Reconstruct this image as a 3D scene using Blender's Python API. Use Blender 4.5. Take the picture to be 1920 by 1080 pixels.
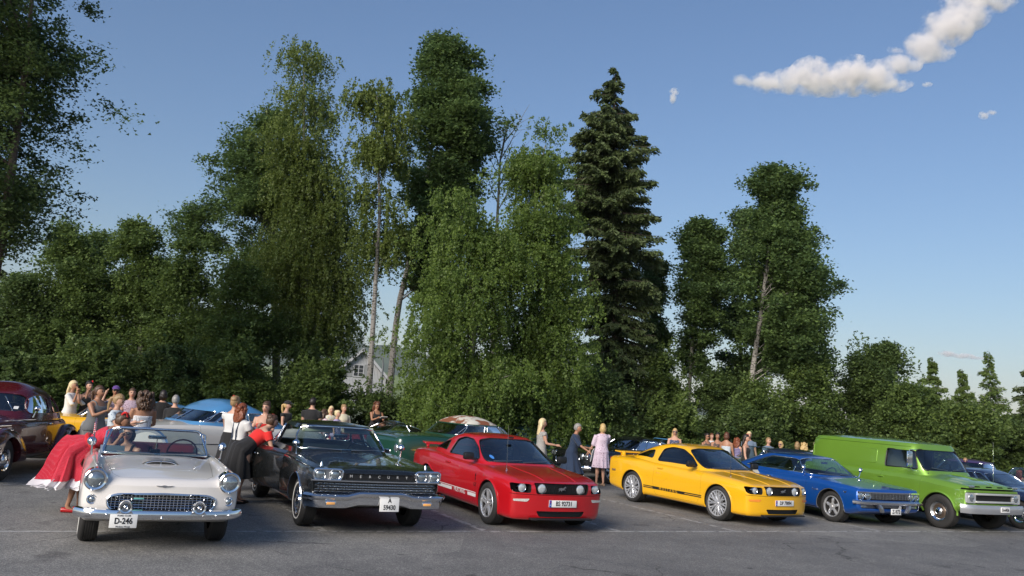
import bpy, bmesh, math, random
import numpy as np
from mathutils import Vector, Matrix
R = math.radians
random.seed(7); rng = np.random.default_rng(7)
for o in list(bpy.data.objects): bpy.data.objects.remove(o)
SC = bpy.context.scene
COL = SC.collection
# ---------------------------------------------------------------- camera
CAM_H, CAM_PITCH, CAM_ROLL, CAM_F = 2.02, R(7.84), R(4.52), 1569.0
_f = Vector((0, math.cos(CAM_PITCH), math.sin(CAM_PITCH)))
_u = Vector((0, -math.sin(CAM_PITCH), math.cos(CAM_PITCH)))
_x = Vector((1, 0, 0))
CX = math.cos(CAM_ROLL)*_x + math.sin(CAM_ROLL)*_u
CU = -math.sin(CAM_ROLL)*_x + math.cos(CAM_ROLL)*_u
CF = _f
cam_d = bpy.data.cameras.new('camera'); cam = bpy.data.objects.new('camera', cam_d); COL.objects.link(cam)
cam.matrix_world = Matrix(((CX.x, CU.x, -CF.x, 0), (CX.y, CU.y, -CF.y, 0), (CX.z, CU.z, -CF.z, CAM_H), (0, 0, 0, 1)))
cam_d.sensor_fit = 'HORIZONTAL'; cam_d.sensor_width = 36.0; cam_d.lens = 36.0*CAM_F/1920
cam_d.clip_start = .1; cam_d.clip_end = 20000
SC.camera = cam
# ---------------------------------------------------------------- sky, sun, exposure
SUN_EL, SUN_AZ = R(27), R(212)          # compass-style: 0 = +Y (view direction), clockwise
world = bpy.data.worlds.new('World'); SC.world = world; world.use_nodes = True
wn = world.node_tree.nodes; wl = world.node_tree.links
wbg = wn['Background']; sky = wn.new('ShaderNodeTexSky'); sky.sky_type = 'NISHITA'
sky.sun_disc = False; sky.sun_elevation = SUN_EL; sky.sun_rotation = SUN_AZ
sky.altitude = 200; sky.air_density = 1.5; sky.dust_density = .5; sky.ozone_density = 6.0
gm = wn.new('ShaderNodeGamma'); gm.inputs[1].default_value = .9
tn = wn.new('ShaderNodeMix'); tn.data_type = 'RGBA'; tn.blend_type = 'MULTIPLY'; tn.inputs[0].default_value = 1; tn.inputs[7].default_value = (.90, .895, 1, 1)
wl.new(sky.outputs[0], gm.inputs[0]); wl.new(gm.outputs[0], tn.inputs[6]); wl.new(tn.outputs[2], wbg.inputs[0]); wbg.inputs[1].default_value = .0525
sun_d = bpy.data.lights.new('sun', 'SUN'); sun_d.energy = 2.0; sun_d.angle = R(32); sun_d.color = (1, .91, .81)
sun = bpy.data.objects.new('sun', sun_d); COL.objects.link(sun)
sdir = Vector((math.sin(SUN_AZ)*math.cos(SUN_EL), math.cos(SUN_AZ)*math.cos(SUN_EL), math.sin(SUN_EL)))
sun.rotation_euler = sdir.to_track_quat('Z', 'Y').to_euler()
SC.view_settings.view_transform = 'Standard'; SC.view_settings.look = 'None'
SC.view_settings.gamma = 1; SC.view_settings.use_curve_mapping = False
SC.view_settings.exposure = 1.35
SC.cycles.max_bounces = 6; SC.cycles.transparent_max_bounces = 12
SC.cycles.diffuse_bounces = 4; SC.cycles.glossy_bounces = 3; SC.cycles.transmission_bounces = 2
SC.cycles.volume_bounces = 12
SC.cycles.sample_clamp_indirect = 6
try: SC.cycles.use_denoising = True
except Exception: pass
# ---------------------------------------------------------------- helpers
def ray(px, py):
    return (CX*((px-960)/CAM_F) + CU*((540-py)/CAM_F) + CF)
def at(px, py, D):                      # point of the place seen at a pixel at depth D
    return Vector((0, 0, CAM_H)) + ray(px, py)*D
def ground(px, py, z=0.0):
    r = ray(px, py); return Vector((0, 0, CAM_H)) + r*((z-CAM_H)/r.z)
def foot(px, py, D):                    # ground point under a pixel at depth D
    p = at(px, py, D); return Vector((p.x, p.y, 0))

MATS = {}
def nt(name):
    m = bpy.data.materials.new(name); m.use_nodes = True
    n = m.node_tree.nodes; l = m.node_tree.links
    return m, n, l, n['Principled BSDF']
def mat(name, col, rough=.5, metal=0., coat=0., var=.12, scale=6., bump=0., spec=.5, flake=0.):
    if name in MATS: return MATS[name]
    m, n, l, b = nt(name)
    b.inputs['Roughness'].default_value = rough; b.inputs['Metallic'].default_value = metal
    b.inputs['Coat Weight'].default_value = coat; b.inputs['Coat Roughness'].default_value = .04
    b.inputs['Specular IOR Level'].default_value = spec
    tc = n.new('ShaderNodeTexCoord'); no = n.new('ShaderNodeTexNoise')
    no.inputs['Scale'].default_value = scale; no.inputs['Detail'].default_value = 5
    l.new(tc.outputs['Object'], no.inputs['Vector'])
    mx = n.new('ShaderNodeMix'); mx.data_type = 'RGBA'
    c = np.array(col); mx.inputs[6].default_value = (*np.clip(c*(1-var), 0, 1), 1); mx.inputs[7].default_value = (*np.clip(c*(1+var), 0, 1), 1)
    l.new(no.outputs[0], mx.inputs[0]); l.new(mx.outputs[2], b.inputs['Base Color'])
    if bump:
        bp = n.new('ShaderNodeBump'); bp.inputs['Strength'].default_value = bump; bp.inputs['Distance'].default_value = .01
        l.new(no.outputs[0], bp.inputs['Height']); l.new(bp.outputs[0], b.inputs['Normal'])
    MATS[name] = m; return m
def glass_mat(name, tint=(.75, .85, .82), dens=.25, rough=.0):
    if name in MATS: return MATS[name]
    m = bpy.data.materials.new(name); m.use_nodes = True
    n = m.node_tree.nodes; l = m.node_tree.links; n.clear()
    out = n.new('ShaderNodeOutputMaterial'); tr = n.new('ShaderNodeBsdfTransparent'); gl = n.new('ShaderNodeBsdfGlossy')
    tr.inputs[0].default_value = (*[t*(1-dens) for t in tint], 1); gl.inputs['Roughness'].default_value = .015
    gl.inputs[0].default_value = (.9, .95, 1, 1)
    fr = n.new('ShaderNodeFresnel'); fr.inputs[0].default_value = 1.55
    ma = n.new('ShaderNodeMath'); ma.operation = 'MULTIPLY_ADD'; ma.inputs[1].default_value = 1.6; ma.inputs[2].default_value = .03
    l.new(fr.outputs[0], ma.inputs[0])
    mx = n.new('ShaderNodeMixShader'); l.new(ma.outputs[0], mx.inputs[0]); l.new(tr.outputs[0], mx.inputs[1]); l.new(gl.outputs[0], mx.inputs[2])
    l.new(mx.outputs[0], out.inputs[0]); MATS[name] = m; return m
def paint(name, col, metal=0., rough=.28, coat=1.):
    """car paint: base coat with a faint flake and dust, clear coat on top"""
    if name in MATS: return MATS[name]
    m, n, l, b = nt(name)
    b.inputs['Metallic'].default_value = metal; b.inputs['Coat Weight'].default_value = coat; b.inputs['Coat Roughness'].default_value = .03
    b.inputs['Coat IOR'].default_value = 1.5
    tc = n.new('ShaderNodeTexCoord')
    no = n.new('ShaderNodeTexNoise'); no.inputs['Scale'].default_value = 2.5; no.inputs['Detail'].default_value = 6
    l.new(tc.outputs['Object'], no.inputs['Vector'])
    mx = n.new('ShaderNodeMix'); mx.data_type = 'RGBA'; c = np.array(col)
    mx.inputs[6].default_value = (*(c*.93), 1); mx.inputs[7].default_value = (*np.clip(c*1.05+.002, 0, 1), 1)
    l.new(no.outputs[0], mx.inputs[0]); l.new(mx.outputs[2], b.inputs['Base Color'])
    mr = n.new('ShaderNodeMapRange'); mr.inputs[3].default_value = rough-.05; mr.inputs[4].default_value = rough+.08
    l.new(no.outputs[0], mr.inputs[0]); l.new(mr.outputs[0], b.inputs['Roughness'])
    if metal > 0:
        vo = n.new('ShaderNodeTexVoronoi'); vo.inputs['Scale'].default_value = 700
        l.new(tc.outputs['Object'], vo.inputs['Vector'])
        bp = n.new('ShaderNodeBump'); bp.inputs['Strength'].default_value = .05; bp.inputs['Distance'].default_value = .002
        l.new(vo.outputs[0], bp.inputs['Height']); l.new(bp.outputs[0], b.inputs['Normal'])
    MATS[name] = m; return m

def tag(o, label=None, cat=None, group=None, kind=None):
    if label: o['label'] = label
    if cat: o['category'] = cat
    if group: o['group'] = group
    if kind: o['kind'] = kind
    return o
def empty(name, loc=(0, 0, 0), rz=0., parent=None):
    o = bpy.data.objects.new(name, None); COL.objects.link(o); o.location = loc; o.rotation_euler = (0, 0, rz)
    o.empty_display_size = .2
    if parent: o.parent = parent
    return o
def link(name, me, mats=None, parent=None, sharp=38):
    if mats is not None:
        if not isinstance(mats, (list, tuple)): mats = [mats]
        for i, m in enumerate(mats):
            if i < len(me.materials): me.materials[i] = m
            else: me.materials.append(m)
    if sharp is not None:
        me.shade_smooth() if hasattr(me, 'shade_smooth') else None
        me.set_sharp_from_angle(angle=R(sharp))
    o = bpy.data.objects.new(name, me); COL.objects.link(o)
    if parent: o.parent = parent
    return o
def mesh_of(name, v, f, mi=None):
    me = bpy.data.meshes.new(name); me.from_pydata([tuple(p) for p in v], [], [tuple(q) for q in f]); me.update()
    if mi is not None: me.polygons.foreach_set('material_index', mi)
    return me

class MB:
    """collects shapes; build() links them as one mesh object"""
    def __init__(s): s.v = []; s.f = []; s.m = []; s.cur = 0; s.T = None
    def add(s, v, f, m=None):
        n = len(s.v); T = s.T
        s.v += [tuple(T @ Vector(p)) for p in v] if T is not None else [tuple(p) for p in v]
        s.f += [tuple(i+n for i in q) for q in f]
        s.m += [s.cur if m is None else m]*len(f); return s
    def box(s, c, d, rot=None, bev=0.):
        x, y, z = [k/2 for k in d]
        if bev > 0:
            b = min(bev, x*.9, y*.9, z*.9); pts = []
            bm = bmesh.new(); bmesh.ops.create_cube(bm, size=1)
            for v in bm.verts: v.co = Vector((v.co.x*2*x, v.co.y*2*y, v.co.z*2*z))
            bmesh.ops.bevel(bm, geom=bm.edges[:], offset=b, segments=2, affect='EDGES', profile=.5)
            v = [p.co.copy() for p in bm.verts]; bm.verts.index_update(); f = [[q.index for q in fc.verts] for fc in bm.faces]; bm.free()
        else:
            v = [Vector((i*x, j*y, k*z)) for i in (-1, 1) for j in (-1, 1) for k in (-1, 1)]
            f = [(0, 1, 3, 2), (4, 6, 7, 5), (0, 4, 5, 1), (2, 3, 7, 6), (0, 2, 6, 4), (1, 5, 7, 3)]
        if rot is not None: v = [rot @ p for p in v]
        return s.add([p+Vector(c) for p in v], f)
    def tube(s, pts, rad, n=8, caps=True):
        pts = [Vector(p) for p in pts]; rad = rad if isinstance(rad, (list, tuple, np.ndarray)) else [rad]*len(pts)
        V = []; F = []; prev = None
        for i, p in enumerate(pts):
            t = (pts[min(i+1, len(pts)-1)]-pts[max(i-1, 0)])
            t = t.normalized() if t.length > 1e-9 else Vector((0, 0, 1))
            if prev is None: a = t.cross(Vector((0, 0, 1)) if abs(t.z) < .9 else Vector((1, 0, 0))).normalized()
            else: a = (prev - t*prev.dot(t)); a = a.normalized() if a.length > 1e-6 else prev
            prev = a; b = t.cross(a)
            for k in range(n):
                w = 2*math.pi*k/n; V.append(p + (a*math.cos(w)+b*math.sin(w))*rad[i])
        for i in range(len(pts)-1):
            for k in range(n): F.append((i*n+k, i*n+(k+1) % n, (i+1)*n+(k+1) % n, (i+1)*n+k))
        if caps: F.append(tuple(range(n-1, -1, -1))); F.append(tuple((len(pts)-1)*n+k for k in range(n)))
        return s.add(V, F)
    def lathe(s, prof, n=32, axis='y', c=(0, 0, 0), closed=False):
        """prof: (radius, along) pairs turned round the axis"""
        V = []; F = []; c = Vector(c); P = len(prof)
        for k in range(n):
            w = 2*math.pi*k/n; a, b = math.cos(w), math.sin(w)
            for r, h in prof:
                V.append(c + (Vector((r*a, h, r*b)) if axis == 'y' else Vector((h, r*a, r*b)) if axis == 'x' else Vector((r*a, r*b, h))))
        for k in range(n):
            k2 = (k+1) % n
            for i in range(P if closed else P-1):
                j = (i+1) % P; F.append((k*P+i, k*P+j, k2*P+j, k2*P+i))
        return s.add(V, F)
    def ell(s, c, r, n=12, m=8, rot=None, fn=None):
        V = []; F = []
        for i in range(m+1):
            t = math.pi*i/m
            for k in range(n):
                w = 2*math.pi*k/n; p = Vector((math.sin(t)*math.cos(w), math.sin(t)*math.sin(w), math.cos(t)))
                if fn: p = fn(p)
                p = Vector((p.x*r[0], p.y*r[1], p.z*r[2]))
                if rot is not None: p = rot @ p
                V.append(p+Vector(c))
        for i in range(m):
            for k in range(n): F.append((i*n+k, (i+1)*n+k, (i+1)*n+(k+1) % n, i*n+(k+1) % n))
        return s.add(V, F)
    def loft(s, rings, close=True, caps=True, flip=False):
        n = len(rings[0]); V = [p for r in rings for p in r]; F = []
        for i in range(len(rings)-1):
            for k in range(n if close else n-1):
                q = (i*n+k, i*n+(k+1) % n, (i+1)*n+(k+1) % n, (i+1)*n+k); F.append(q[::-1] if flip else q)
        if caps and close: F.append(tuple(range(n-1, -1, -1))); F.append(tuple((len(rings)-1)*n+k for k in range(n)))
        return s.add(V, F)
    def prism(s, poly, h0, h1, axis='z'):
        """2-D polygon pushed along an axis: z:(x,y)  y:(x,z)  x:(y,z)"""
        def P(a, b, h): return (a, b, h) if axis == 'z' else (a, h, b) if axis == 'y' else (h, a, b)
        ar = sum(poly[i-1][0]*poly[i][1]-poly[i][0]*poly[i-1][1] for i in range(len(poly)))*(h1-h0)*(-1 if axis == 'y' else 1)
        if ar < 0: poly = list(poly)[::-1]
        n = len(poly); V = [P(a, b, h0) for a, b in poly]+[P(a, b, h1) for a, b in poly]
        F = [tuple(range(n-1, -1, -1)), tuple(range(n, 2*n))]+[(i, (i+1) % n, n+(i+1) % n, n+i) for i in range(n)]
        return s.add(V, F)
    def sweep(s, path, prof, up=(0, 0, 1), caps=True):
        """prof = (out, up) pairs; out is to the right of the path direction seen from above"""
        path = [Vector(p) for p in path]; up = Vector(up); rings = []
        for i, p in enumerate(path):
            t = (path[min(i+1, len(path)-1)]-path[max(i-1, 0)]).normalized(); o = t.cross(up).normalized(); u = o.cross(t)
            rings.append([p+o*a+u*b for a, b in prof])
        return s.loft(rings, True, caps)
    def mesh(s, name='m', fix=False):
        me = mesh_of(name, s.v, s.f, s.m)
        if fix:
            bm = bmesh.new(); bm.from_mesh(me); bmesh.ops.recalc_face_normals(bm, faces=bm.faces); bm.to_mesh(me); bm.free()
        return me
    def build(s, name, mats, parent=None, sharp=38, fix=True):
        return link(name, s.mesh(name, fix), mats, parent, sharp)

def outward(me):
    bm = bmesh.new(); bm.from_mesh(me); bmesh.ops.recalc_face_normals(bm, faces=bm.faces)
    if bm.calc_volume(signed=True) < 0: bmesh.ops.reverse_faces(bm, faces=bm.faces)
    bm.to_mesh(me); bm.free(); return me
TMP = bpy.data.scenes.new('workbench')
def bench_graph():
    with bpy.context.temp_override(scene=TMP, view_layer=TMP.view_layers[0]):
        dg = bpy.context.evaluated_depsgraph_get(); dg.update(); return dg
def evaluated(me, mods, others=()):
    """apply modifiers to a mesh on a side bench and return the new mesh"""
    o = bpy.data.objects.new('w', me); TMP.collection.objects.link(o); tmp = [o]
    for m2 in others:
        q = bpy.data.objects.new('w', m2); TMP.collection.objects.link(q); tmp.append(q)
    mods(o, tmp[1:])
    dg = bench_graph()
    out = bpy.data.meshes.new_from_object(o.evaluated_get(dg), preserve_all_data_layers=True, depsgraph=dg)
    for q in tmp: bpy.data.objects.remove(q)
    return out
def boolean(a, b, op='DIFFERENCE', solver='MANIFOLD'):
    def md(o, q):
        m = o.modifiers.new('b', 'BOOLEAN'); m.operation = op; m.object = q[0]; m.solver = solver
        if solver == 'EXACT': m.use_self = False; m.material_mode = 'INDEX'
    return evaluated(a, md, [b])
def copy_tree(o, parent=None):
    c = o.copy(); COL.objects.link(c); c.parent = parent
    for ch in list(o.children): copy_tree(ch, c)
    return c
def finish_workbench():
    bpy.data.scenes.remove(TMP)
def pchip(xk, yk, x):
    """monotone cubic through keys (xk ascending)"""
    xk = np.asarray(xk, float); yk = np.asarray(yk, float); ok = np.r_[True, np.diff(xk) > 1e-6]; xk, yk = xk[ok], yk[ok]; x = np.clip(np.asarray(x, float), xk[0], xk[-1])
    if len(xk) == 1: return np.full_like(x, yk[0])
    h = np.diff(xk); d = np.diff(yk)/h; m = np.zeros(len(xk)); m[0] = d[0]; m[-1] = d[-1]
    for i in range(1, len(xk)-1):
        if d[i-1]*d[i] > 0:
            w1 = 2*h[i]+h[i-1]; w2 = h[i]+2*h[i-1]; m[i] = (w1+w2)/(w1/d[i-1]+w2/d[i])
    i = np.clip(np.searchsorted(xk, x, side='right')-1, 0, len(h)-1); t = (x-xk[i])/h[i]
    return ((2*t**3-3*t**2+1)*yk[i]+(t**3-2*t**2+t)*h[i]*m[i]+(-2*t**3+3*t**2)*yk[i+1]+(t**3-t**2)*h[i]*m[i+1])
def text_mesh(body, size, depth=.003, font_scale=1., align='CENTER', spacing=1.0, bold=0.):
    cu = bpy.data.curves.new('t', 'FONT'); cu.body = body; cu.size = size; cu.extrude = depth; cu.align_x = align; cu.align_y = 'CENTER'
    cu.space_character = spacing; cu.resolution_u = 3; cu.offset = bold
    o = bpy.data.objects.new('t', cu); TMP.collection.objects.link(o); dg = bench_graph()
    me = bpy.data.meshes.new_from_object(o.evaluated_get(dg)); bpy.data.objects.remove(o)
    if font_scale != 1: me.transform(Matrix.Scale(font_scale, 4, (1, 0, 0)))
    return me
# ---------------------------------------------------------------- the ground
U = Vector((math.cos(R(27.3)), math.sin(R(27.3)), 0))      # along the bay line
Vv = Vector((-U.y, U.x, 0))                                 # into the bays
L0 = ground(960, 997)
def asphalt():
    m, n, l, b = nt('asphalt'); b.inputs['Roughness'].default_value = .82; b.inputs['Specular IOR Level'].default_value = .35
    tc = n.new('ShaderNodeTexCoord'); g = tc.outputs['Object']
    def noise(s, d=4, r=.6):
        q = n.new('ShaderNodeTexNoise'); q.inputs['Scale'].default_value = s; q.inputs['Detail'].default_value = d; q.inputs['Roughness'].default_value = r
        l.new(g, q.inputs['Vector']); return q
    def ramp(src, p0, c0, p1, c1):
        q = n.new('ShaderNodeValToRGB'); e = q.color_ramp.elements; e[0].position = p0; e[0].color = (*c0, 1); e[1].position = p1; e[1].color = (*c1, 1)
        l.new(src, q.inputs[0]); return q
    def mix(f, a, c, mode='MIX'):
        q = n.new('ShaderNodeMix'); q.data_type = 'RGBA'; q.blend_type = mode
        if isinstance(f, float): q.inputs[0].default_value = f
        else: l.new(f, q.inputs[0])
        l.new(a, q.inputs[6]); l.new(c, q.inputs[7]) if not isinstance(c, tuple) else setattr(q.inputs[7], 'default_value', (*c, 1)); return q.outputs[2]
    big = ramp(noise(.33, 6, .6).outputs[0], .33, (.155, .153, .150), .66, (.212, .208, .198))
    mid = ramp(noise(1.7, 5, .7).outputs[0], .3, (.78, .78, .79), .75, (1.16, 1.15, 1.13))
    c = mix(1.0, big.outputs[0], mid.outputs[0], 'MULTIPLY')
    vo = n.new('ShaderNodeTexVoronoi'); vo.inputs['Scale'].default_value = 80; l.new(g, vo.inputs['Vector'])
    st = ramp(vo.outputs['Color'], .45, (.82, .82, .82), .97, (1.9, 1.88, 1.8)); c = mix(1.0, c, st.outputs[0], 'MULTIPLY')
    vo3 = n.new('ShaderNodeTexVoronoi'); vo3.inputs['Scale'].default_value = 11; l.new(g, vo3.inputs['Vector'])
    sp = ramp(vo3.outputs['Distance'], .05, (1, 1, 1), .075, (0, 0, 0))
    c = mix(sp.outputs[0], c, (.40, .38, .35))
    # cracks
    wv = noise(2.2, 3); ad = n.new('ShaderNodeVectorMath'); ad.operation = 'MULTIPLY_ADD'; ad.inputs[1].default_value = (.5, .5, 0)
    l.new(wv.outputs[1], ad.inputs[0]); l.new(g, ad.inputs[2])
    vc = n.new('ShaderNodeTexVoronoi'); vc.feature = 'DISTANCE_TO_EDGE'; vc.inputs['Scale'].default_value = .33; l.new(ad.outputs[0], vc.inputs['Vector'])
    cr = ramp(vc.outputs[0], .0016, (1, 1, 1), .005, (0, 0, 0)); msk = ramp(noise(.5, 2).outputs[0], .5, (0, 0, 0), .6, (1, 1, 1))
    cm = n.new('ShaderNodeMath'); cm.operation = 'MULTIPLY'; l.new(cr.outputs[0], cm.inputs[0]); l.new(msk.outputs[0], cm.inputs[1])
    c = mix(cm.outputs[0], c, (.055, .054, .052))
    # oil drips where cars stand
    oil = ramp(noise(.9, 3, .5).outputs[0], .66, (1, 1, 1), .72, (.62, .62, .63)); c = mix(1.0, c, oil.outputs[0], 'MULTIPLY')
    # squarish repaired patches, a shade darker or lighter
    pv = n.new('ShaderNodeTexVoronoi'); pv.distance = 'CHEBYCHEV'; pv.inputs['Scale'].default_value = .16; l.new(g, pv.inputs['Vector']); sp3 = n.new('ShaderNodeSeparateColor'); l.new(pv.outputs['Color'], sp3.inputs[0])
    pr = ramp(sp3.outputs[0], .25, (.86, .86, .87), .75, (1.06, 1.06, 1.05)); c = mix(1.0, c, pr.outputs[0], 'MULTIPLY')
    # drips and tyre scuffs
    dp = ramp(noise(3.1, 2, .4).outputs[0], .70, (1, 1, 1), .76, (.55, .55, .56)); c = mix(1.0, c, dp.outputs[0], 'MULTIPLY')
    l.new(c, b.inputs['Base Color'])
    bp = n.new('ShaderNodeBump'); bp.inputs['Strength'].default_value = .6; bp.inputs['Distance'].default_value = .006
    l.new(vo.outputs['Distance'], bp.inputs['Height']); l.new(bp.outputs[0], b.inputs['Normal'])
    return m
def sheet(name, pts, z, m, sub=0):
    me = mesh_of(name, [(p[0], p[1], z) for p in pts], [tuple(range(len(pts)))]); return link(name, me, m, sharp=None)
# a big meadow sheet out to the horizon, falling gently behind the tree line
meadow_m = mat('meadow', (.07, .085, .03), .95, var=.45, scale=.05)
def terrain():
    xs = np.concatenate([np.linspace(-5500, -400, 12), np.linspace(-300, 300, 31), np.linspace(400, 5500, 12)])
    ys = np.concatenate([np.linspace(-1500, -100, 5), np.linspace(-50, 400, 46), np.linspace(500, 5500, 16)])
    Z = lambda x, y: -.06-.9*float(np.clip((y-75)/150, 0, 1))-(18*float(np.clip((y-200)/900, 0, 1)))
    V = [(x, y, Z(x, y)) for y in ys for x in xs]; W = len(xs)
    F = [(j*W+i, j*W+i+1, (j+1)*W+i+1, (j+1)*W+i) for j in range(len(ys)-1) for i in range(W-1)]
    o = link('ground', mesh_of('ground', V, F), meadow_m, sharp=60); tag(o, kind='structure')
terrain()
def Q(u, v): p = L0+U*u+Vv*v; return (p.x, p.y)
lot = sheet('parking_lot', [Q(-60, -40), Q(60, -40), Q(60, 20.5), Q(20, 18), Q(-2, 17), Q(-60, 14)], 0, asphalt()); tag(lot, kind='structure')
def line_mat():
    m, n, l, b = nt('worn_line_paint'); b.inputs['Roughness'].default_value = .8
    tc = n.new('ShaderNodeTexCoord'); no = n.new('ShaderNodeTexNoise'); no.inputs['Scale'].default_value = 14; no.inputs['Detail'].default_value = 8; no.inputs['Roughness'].default_value = .75
    l.new(tc.outputs['Object'], no.inputs['Vector'])
    r = n.new('ShaderNodeValToRGB'); e = r.color_ramp.elements; e[0].position = .36; e[0].color = (.30, .30, .29, 1); e[1].position = .60; e[1].color = (.50, .50, .48, 1)
    l.new(no.outputs[0], r.inputs[0]); l.new(r.outputs[0], b.inputs['Base Color'])
    # paint gone in places
    al = n.new('ShaderNodeValToRGB'); e = al.color_ramp.elements; e[0].position = .38; e[0].color = (0, 0, 0, 1); e[1].position = .5; e[1].color = (.75, .75, .75, 1)
    no2 = n.new('ShaderNodeTexNoise'); no2.inputs['Scale'].default_value = 5; no2.inputs['Detail'].default_value = 8; l.new(tc.outputs['Object'], no2.inputs['Vector'])
    l.new(no2.outputs[0], al.inputs[0]); l.new(al.outputs[0], b.inputs['Alpha']); return m
LM = line_mat()
def stripe(a, b, w=.10):
    a = Vector(a).to_3d(); b = Vector(b).to_3d(); d = (b-a).normalized(); s = Vector((-d.y, d.x, 0))*w/2
    o = sheet('bay_marking', [a-s, b-s, b+s, a+s], .004, LM); tag(o, kind='structure'); o.location.z = 0
stripe(Q(-30, 0), Q(40, 0), .11)
for k in (-10.9, -8.3, -5.7, -3.05, -.45, 2.1, 4.72, 8.7, 12.4, 15.2): stripe(Q(k, .06), Q(k, 5.0), .12)
stripe(Q(-30, 4.6), Q(-5.9, 4.6), .09)
# ---------------------------------------------------------------- distant hills
def hill(name, D, pts, m, depth, seed):
    r = np.random.default_rng(seed); V = []; F = []; N = 120
    px = np.linspace(pts[0][0], pts[-1][0], N); py = np.interp(px, [p[0] for p in pts], [p[1] for p in pts])
    prof = [0, .35, .7, 1., .8, .3, 0]
    off = [-1, -.6, -.25, 0, .3, .7, 1]
    for i in range(N):
        p = at(px[i], py[i], D)
        for a, o_ in zip(prof, off):
            z = -22+(p.z+22)*a*(1+.04*r.normal()*(0 < a)); V.append((p.x, p.y+o_*depth+depth*.1*r.normal()*(a not in (0,)), z))
    K = len(prof)
    for i in range(N-1):
        for k in range(K-1): F.append((i*K+k, (i+1)*K+k, (i+1)*K+k+1, i*K+k+1))
    o = link(name, mesh_of(name, V, F), m, sharp=180); tag(o, kind='structure'); return o
forest = mat('far_forest', (.035, .06, .028), .95, var=.6, scale=.012)
fields = mat('far_fields', (.15, .20, .05), .95, var=.75, scale=.006)
hill('hills', 3300, [(-300, 600), (200, 612), (560, 628), (640, 633), (700, 640), (770, 655), (900, 690), (1200, 745), (1700, 800), (2200, 845)], forest, 700, 1)
hill('hills', 1500, [(-300, 660), (300, 676), (600, 690), (680, 690), (740, 700), (800, 712), (1000, 745), (1500, 798), (2200, 850)], fields, 500, 2)
# ---------------------------------------------------------------- foliage
def leaf_mat(name, col, var=.35, trans=.45, rough=.5):
    m, n, l, b = nt(name); b.inputs['Roughness'].default_value = rough; b.inputs['Specular IOR Level'].default_value = .35
    at_ = n.new('ShaderNodeAttribute'); at_.attribute_name = 'tint'
    hs = n.new('ShaderNodeMix'); hs.data_type = 'RGBA'; c = np.array(col)
    hs.inputs[6].default_value = (*(c*(1-var)*np.array([.85, .95, 1.15])), 1); hs.inputs[7].default_value = (*np.clip(c*(1+var)*np.array([1.25, 1.08, .75]), 0, 1), 1)
    l.new(at_.outputs['Fac'], hs.inputs[0]); l.new(hs.outputs[2], b.inputs['Base Color'])
    tr = n.new('ShaderNodeBsdfTranslucent'); l.new(hs.outputs[2], tr.inputs[0])
    mx = n.new('ShaderNodeMixShader'); mx.inputs[0].default_value = trans
    l.new(b.outputs[0], mx.inputs[1]); l.new(tr.outputs[0], mx.inputs[2]); l.new(mx.outputs[0], n['Material Output'].inputs[0])
    MATS[name] = m; return m
def bark(name, dark, light, s=3., white=False):
    m, n, l, b = nt(name); b.inputs['Roughness'].default_value = .85
    tc = n.new('ShaderNodeTexCoord'); mp = n.new('ShaderNodeMapping'); mp.inputs['Scale'].default_value = (3, 3, 9) if white else (9, 9, 1.5)
    l.new(tc.outputs['Object'], mp.inputs[0]); no = n.new('ShaderNodeTexNoise'); no.inputs['Scale'].default_value = s; no.inputs['Detail'].default_value = 6
    l.new(mp.outputs[0], no.inputs['Vector']); r = n.new('ShaderNodeValToRGB'); e = r.color_ramp.elements
    e[0].position = .38 if white else .3; e[0].color = (*dark, 1); e[1].position = .47 if white else .7; e[1].color = (*light, 1)
    l.new(no.outputs[0], r.inputs[0]); l.new(r.outputs[0], b.inputs['Base Color'])
    bp = n.new('ShaderNodeBump'); bp.inputs['Strength'].default_value = .5; bp.inputs['Distance'].default_value = .03; l.new(no.outputs[0], bp.inputs['Height']); l.new(bp.outputs[0], b.inputs['Normal'])
    MATS[name] = m; return m
LEAF = dict(
    birch=leaf_mat('birch_leaves', (0.121, 0.178, 0.050)),
    litbirch=leaf_mat('lit_birch_leaves', (0.118, 0.195, 0.052), trans=.5),  # birch leaves again, the sunlit look put into a brighter green
    aspen=leaf_mat('aspen_leaves', (0.102, 0.172, 0.068), rough=.42),
    alder=leaf_mat('alder_leaves', (0.112, 0.180, 0.062)),
    dark=leaf_mat('dark_leaves', (0.088, 0.145, 0.056)),
    bush=leaf_mat('bush_leaves', (0.108, 0.172, 0.055)),
    spruce=leaf_mat('spruce_needles', (0.058, 0.090, 0.040), trans=.12, rough=.6))
BARK = dict(birch=bark('birch_bark', (.05, .045, .04), (.34, .32, .29), white=True), grey=bark('aspen_bark', (.11, .11, .09), (.27, .26, .21)),
            brown=bark('spruce_bark', (.05, .035, .028), (.12, .09, .07)))
LK = 1.55      # more, smaller leaves: one triangle each
def leaves_to_mesh(name, c, u, v, tint):
    """one pointed triangle per leaf: centre c, half-axes u (length) and v (width)"""
    N = len(c); V = np.empty((N, 3, 3), np.float32)
    V[:, 0] = c-u; V[:, 1] = c+u*.7+v*1.15; V[:, 2] = c+u*.7-v*1.15
    me = bpy.data.meshes.new(name); me.vertices.add(3*N); me.vertices.foreach_set('co', V.ravel())
    me.loops.add(3*N); me.loops.foreach_set('vertex_index', np.arange(3*N, dtype=np.int32))
    me.polygons.add(N); me.polygons.foreach_set('loop_start', np.arange(0, 3*N, 3, dtype=np.int32))
    at_ = me.attributes.new('tint', 'FLOAT', 'FACE'); at_.data.foreach_set('value', np.clip(tint, 0, 1).astype(np.float32))
    me.update(calc_edges=True); return me
def unit(a): return a/np.maximum(np.linalg.norm(a, axis=-1, keepdims=True), 1e-9)
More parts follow.
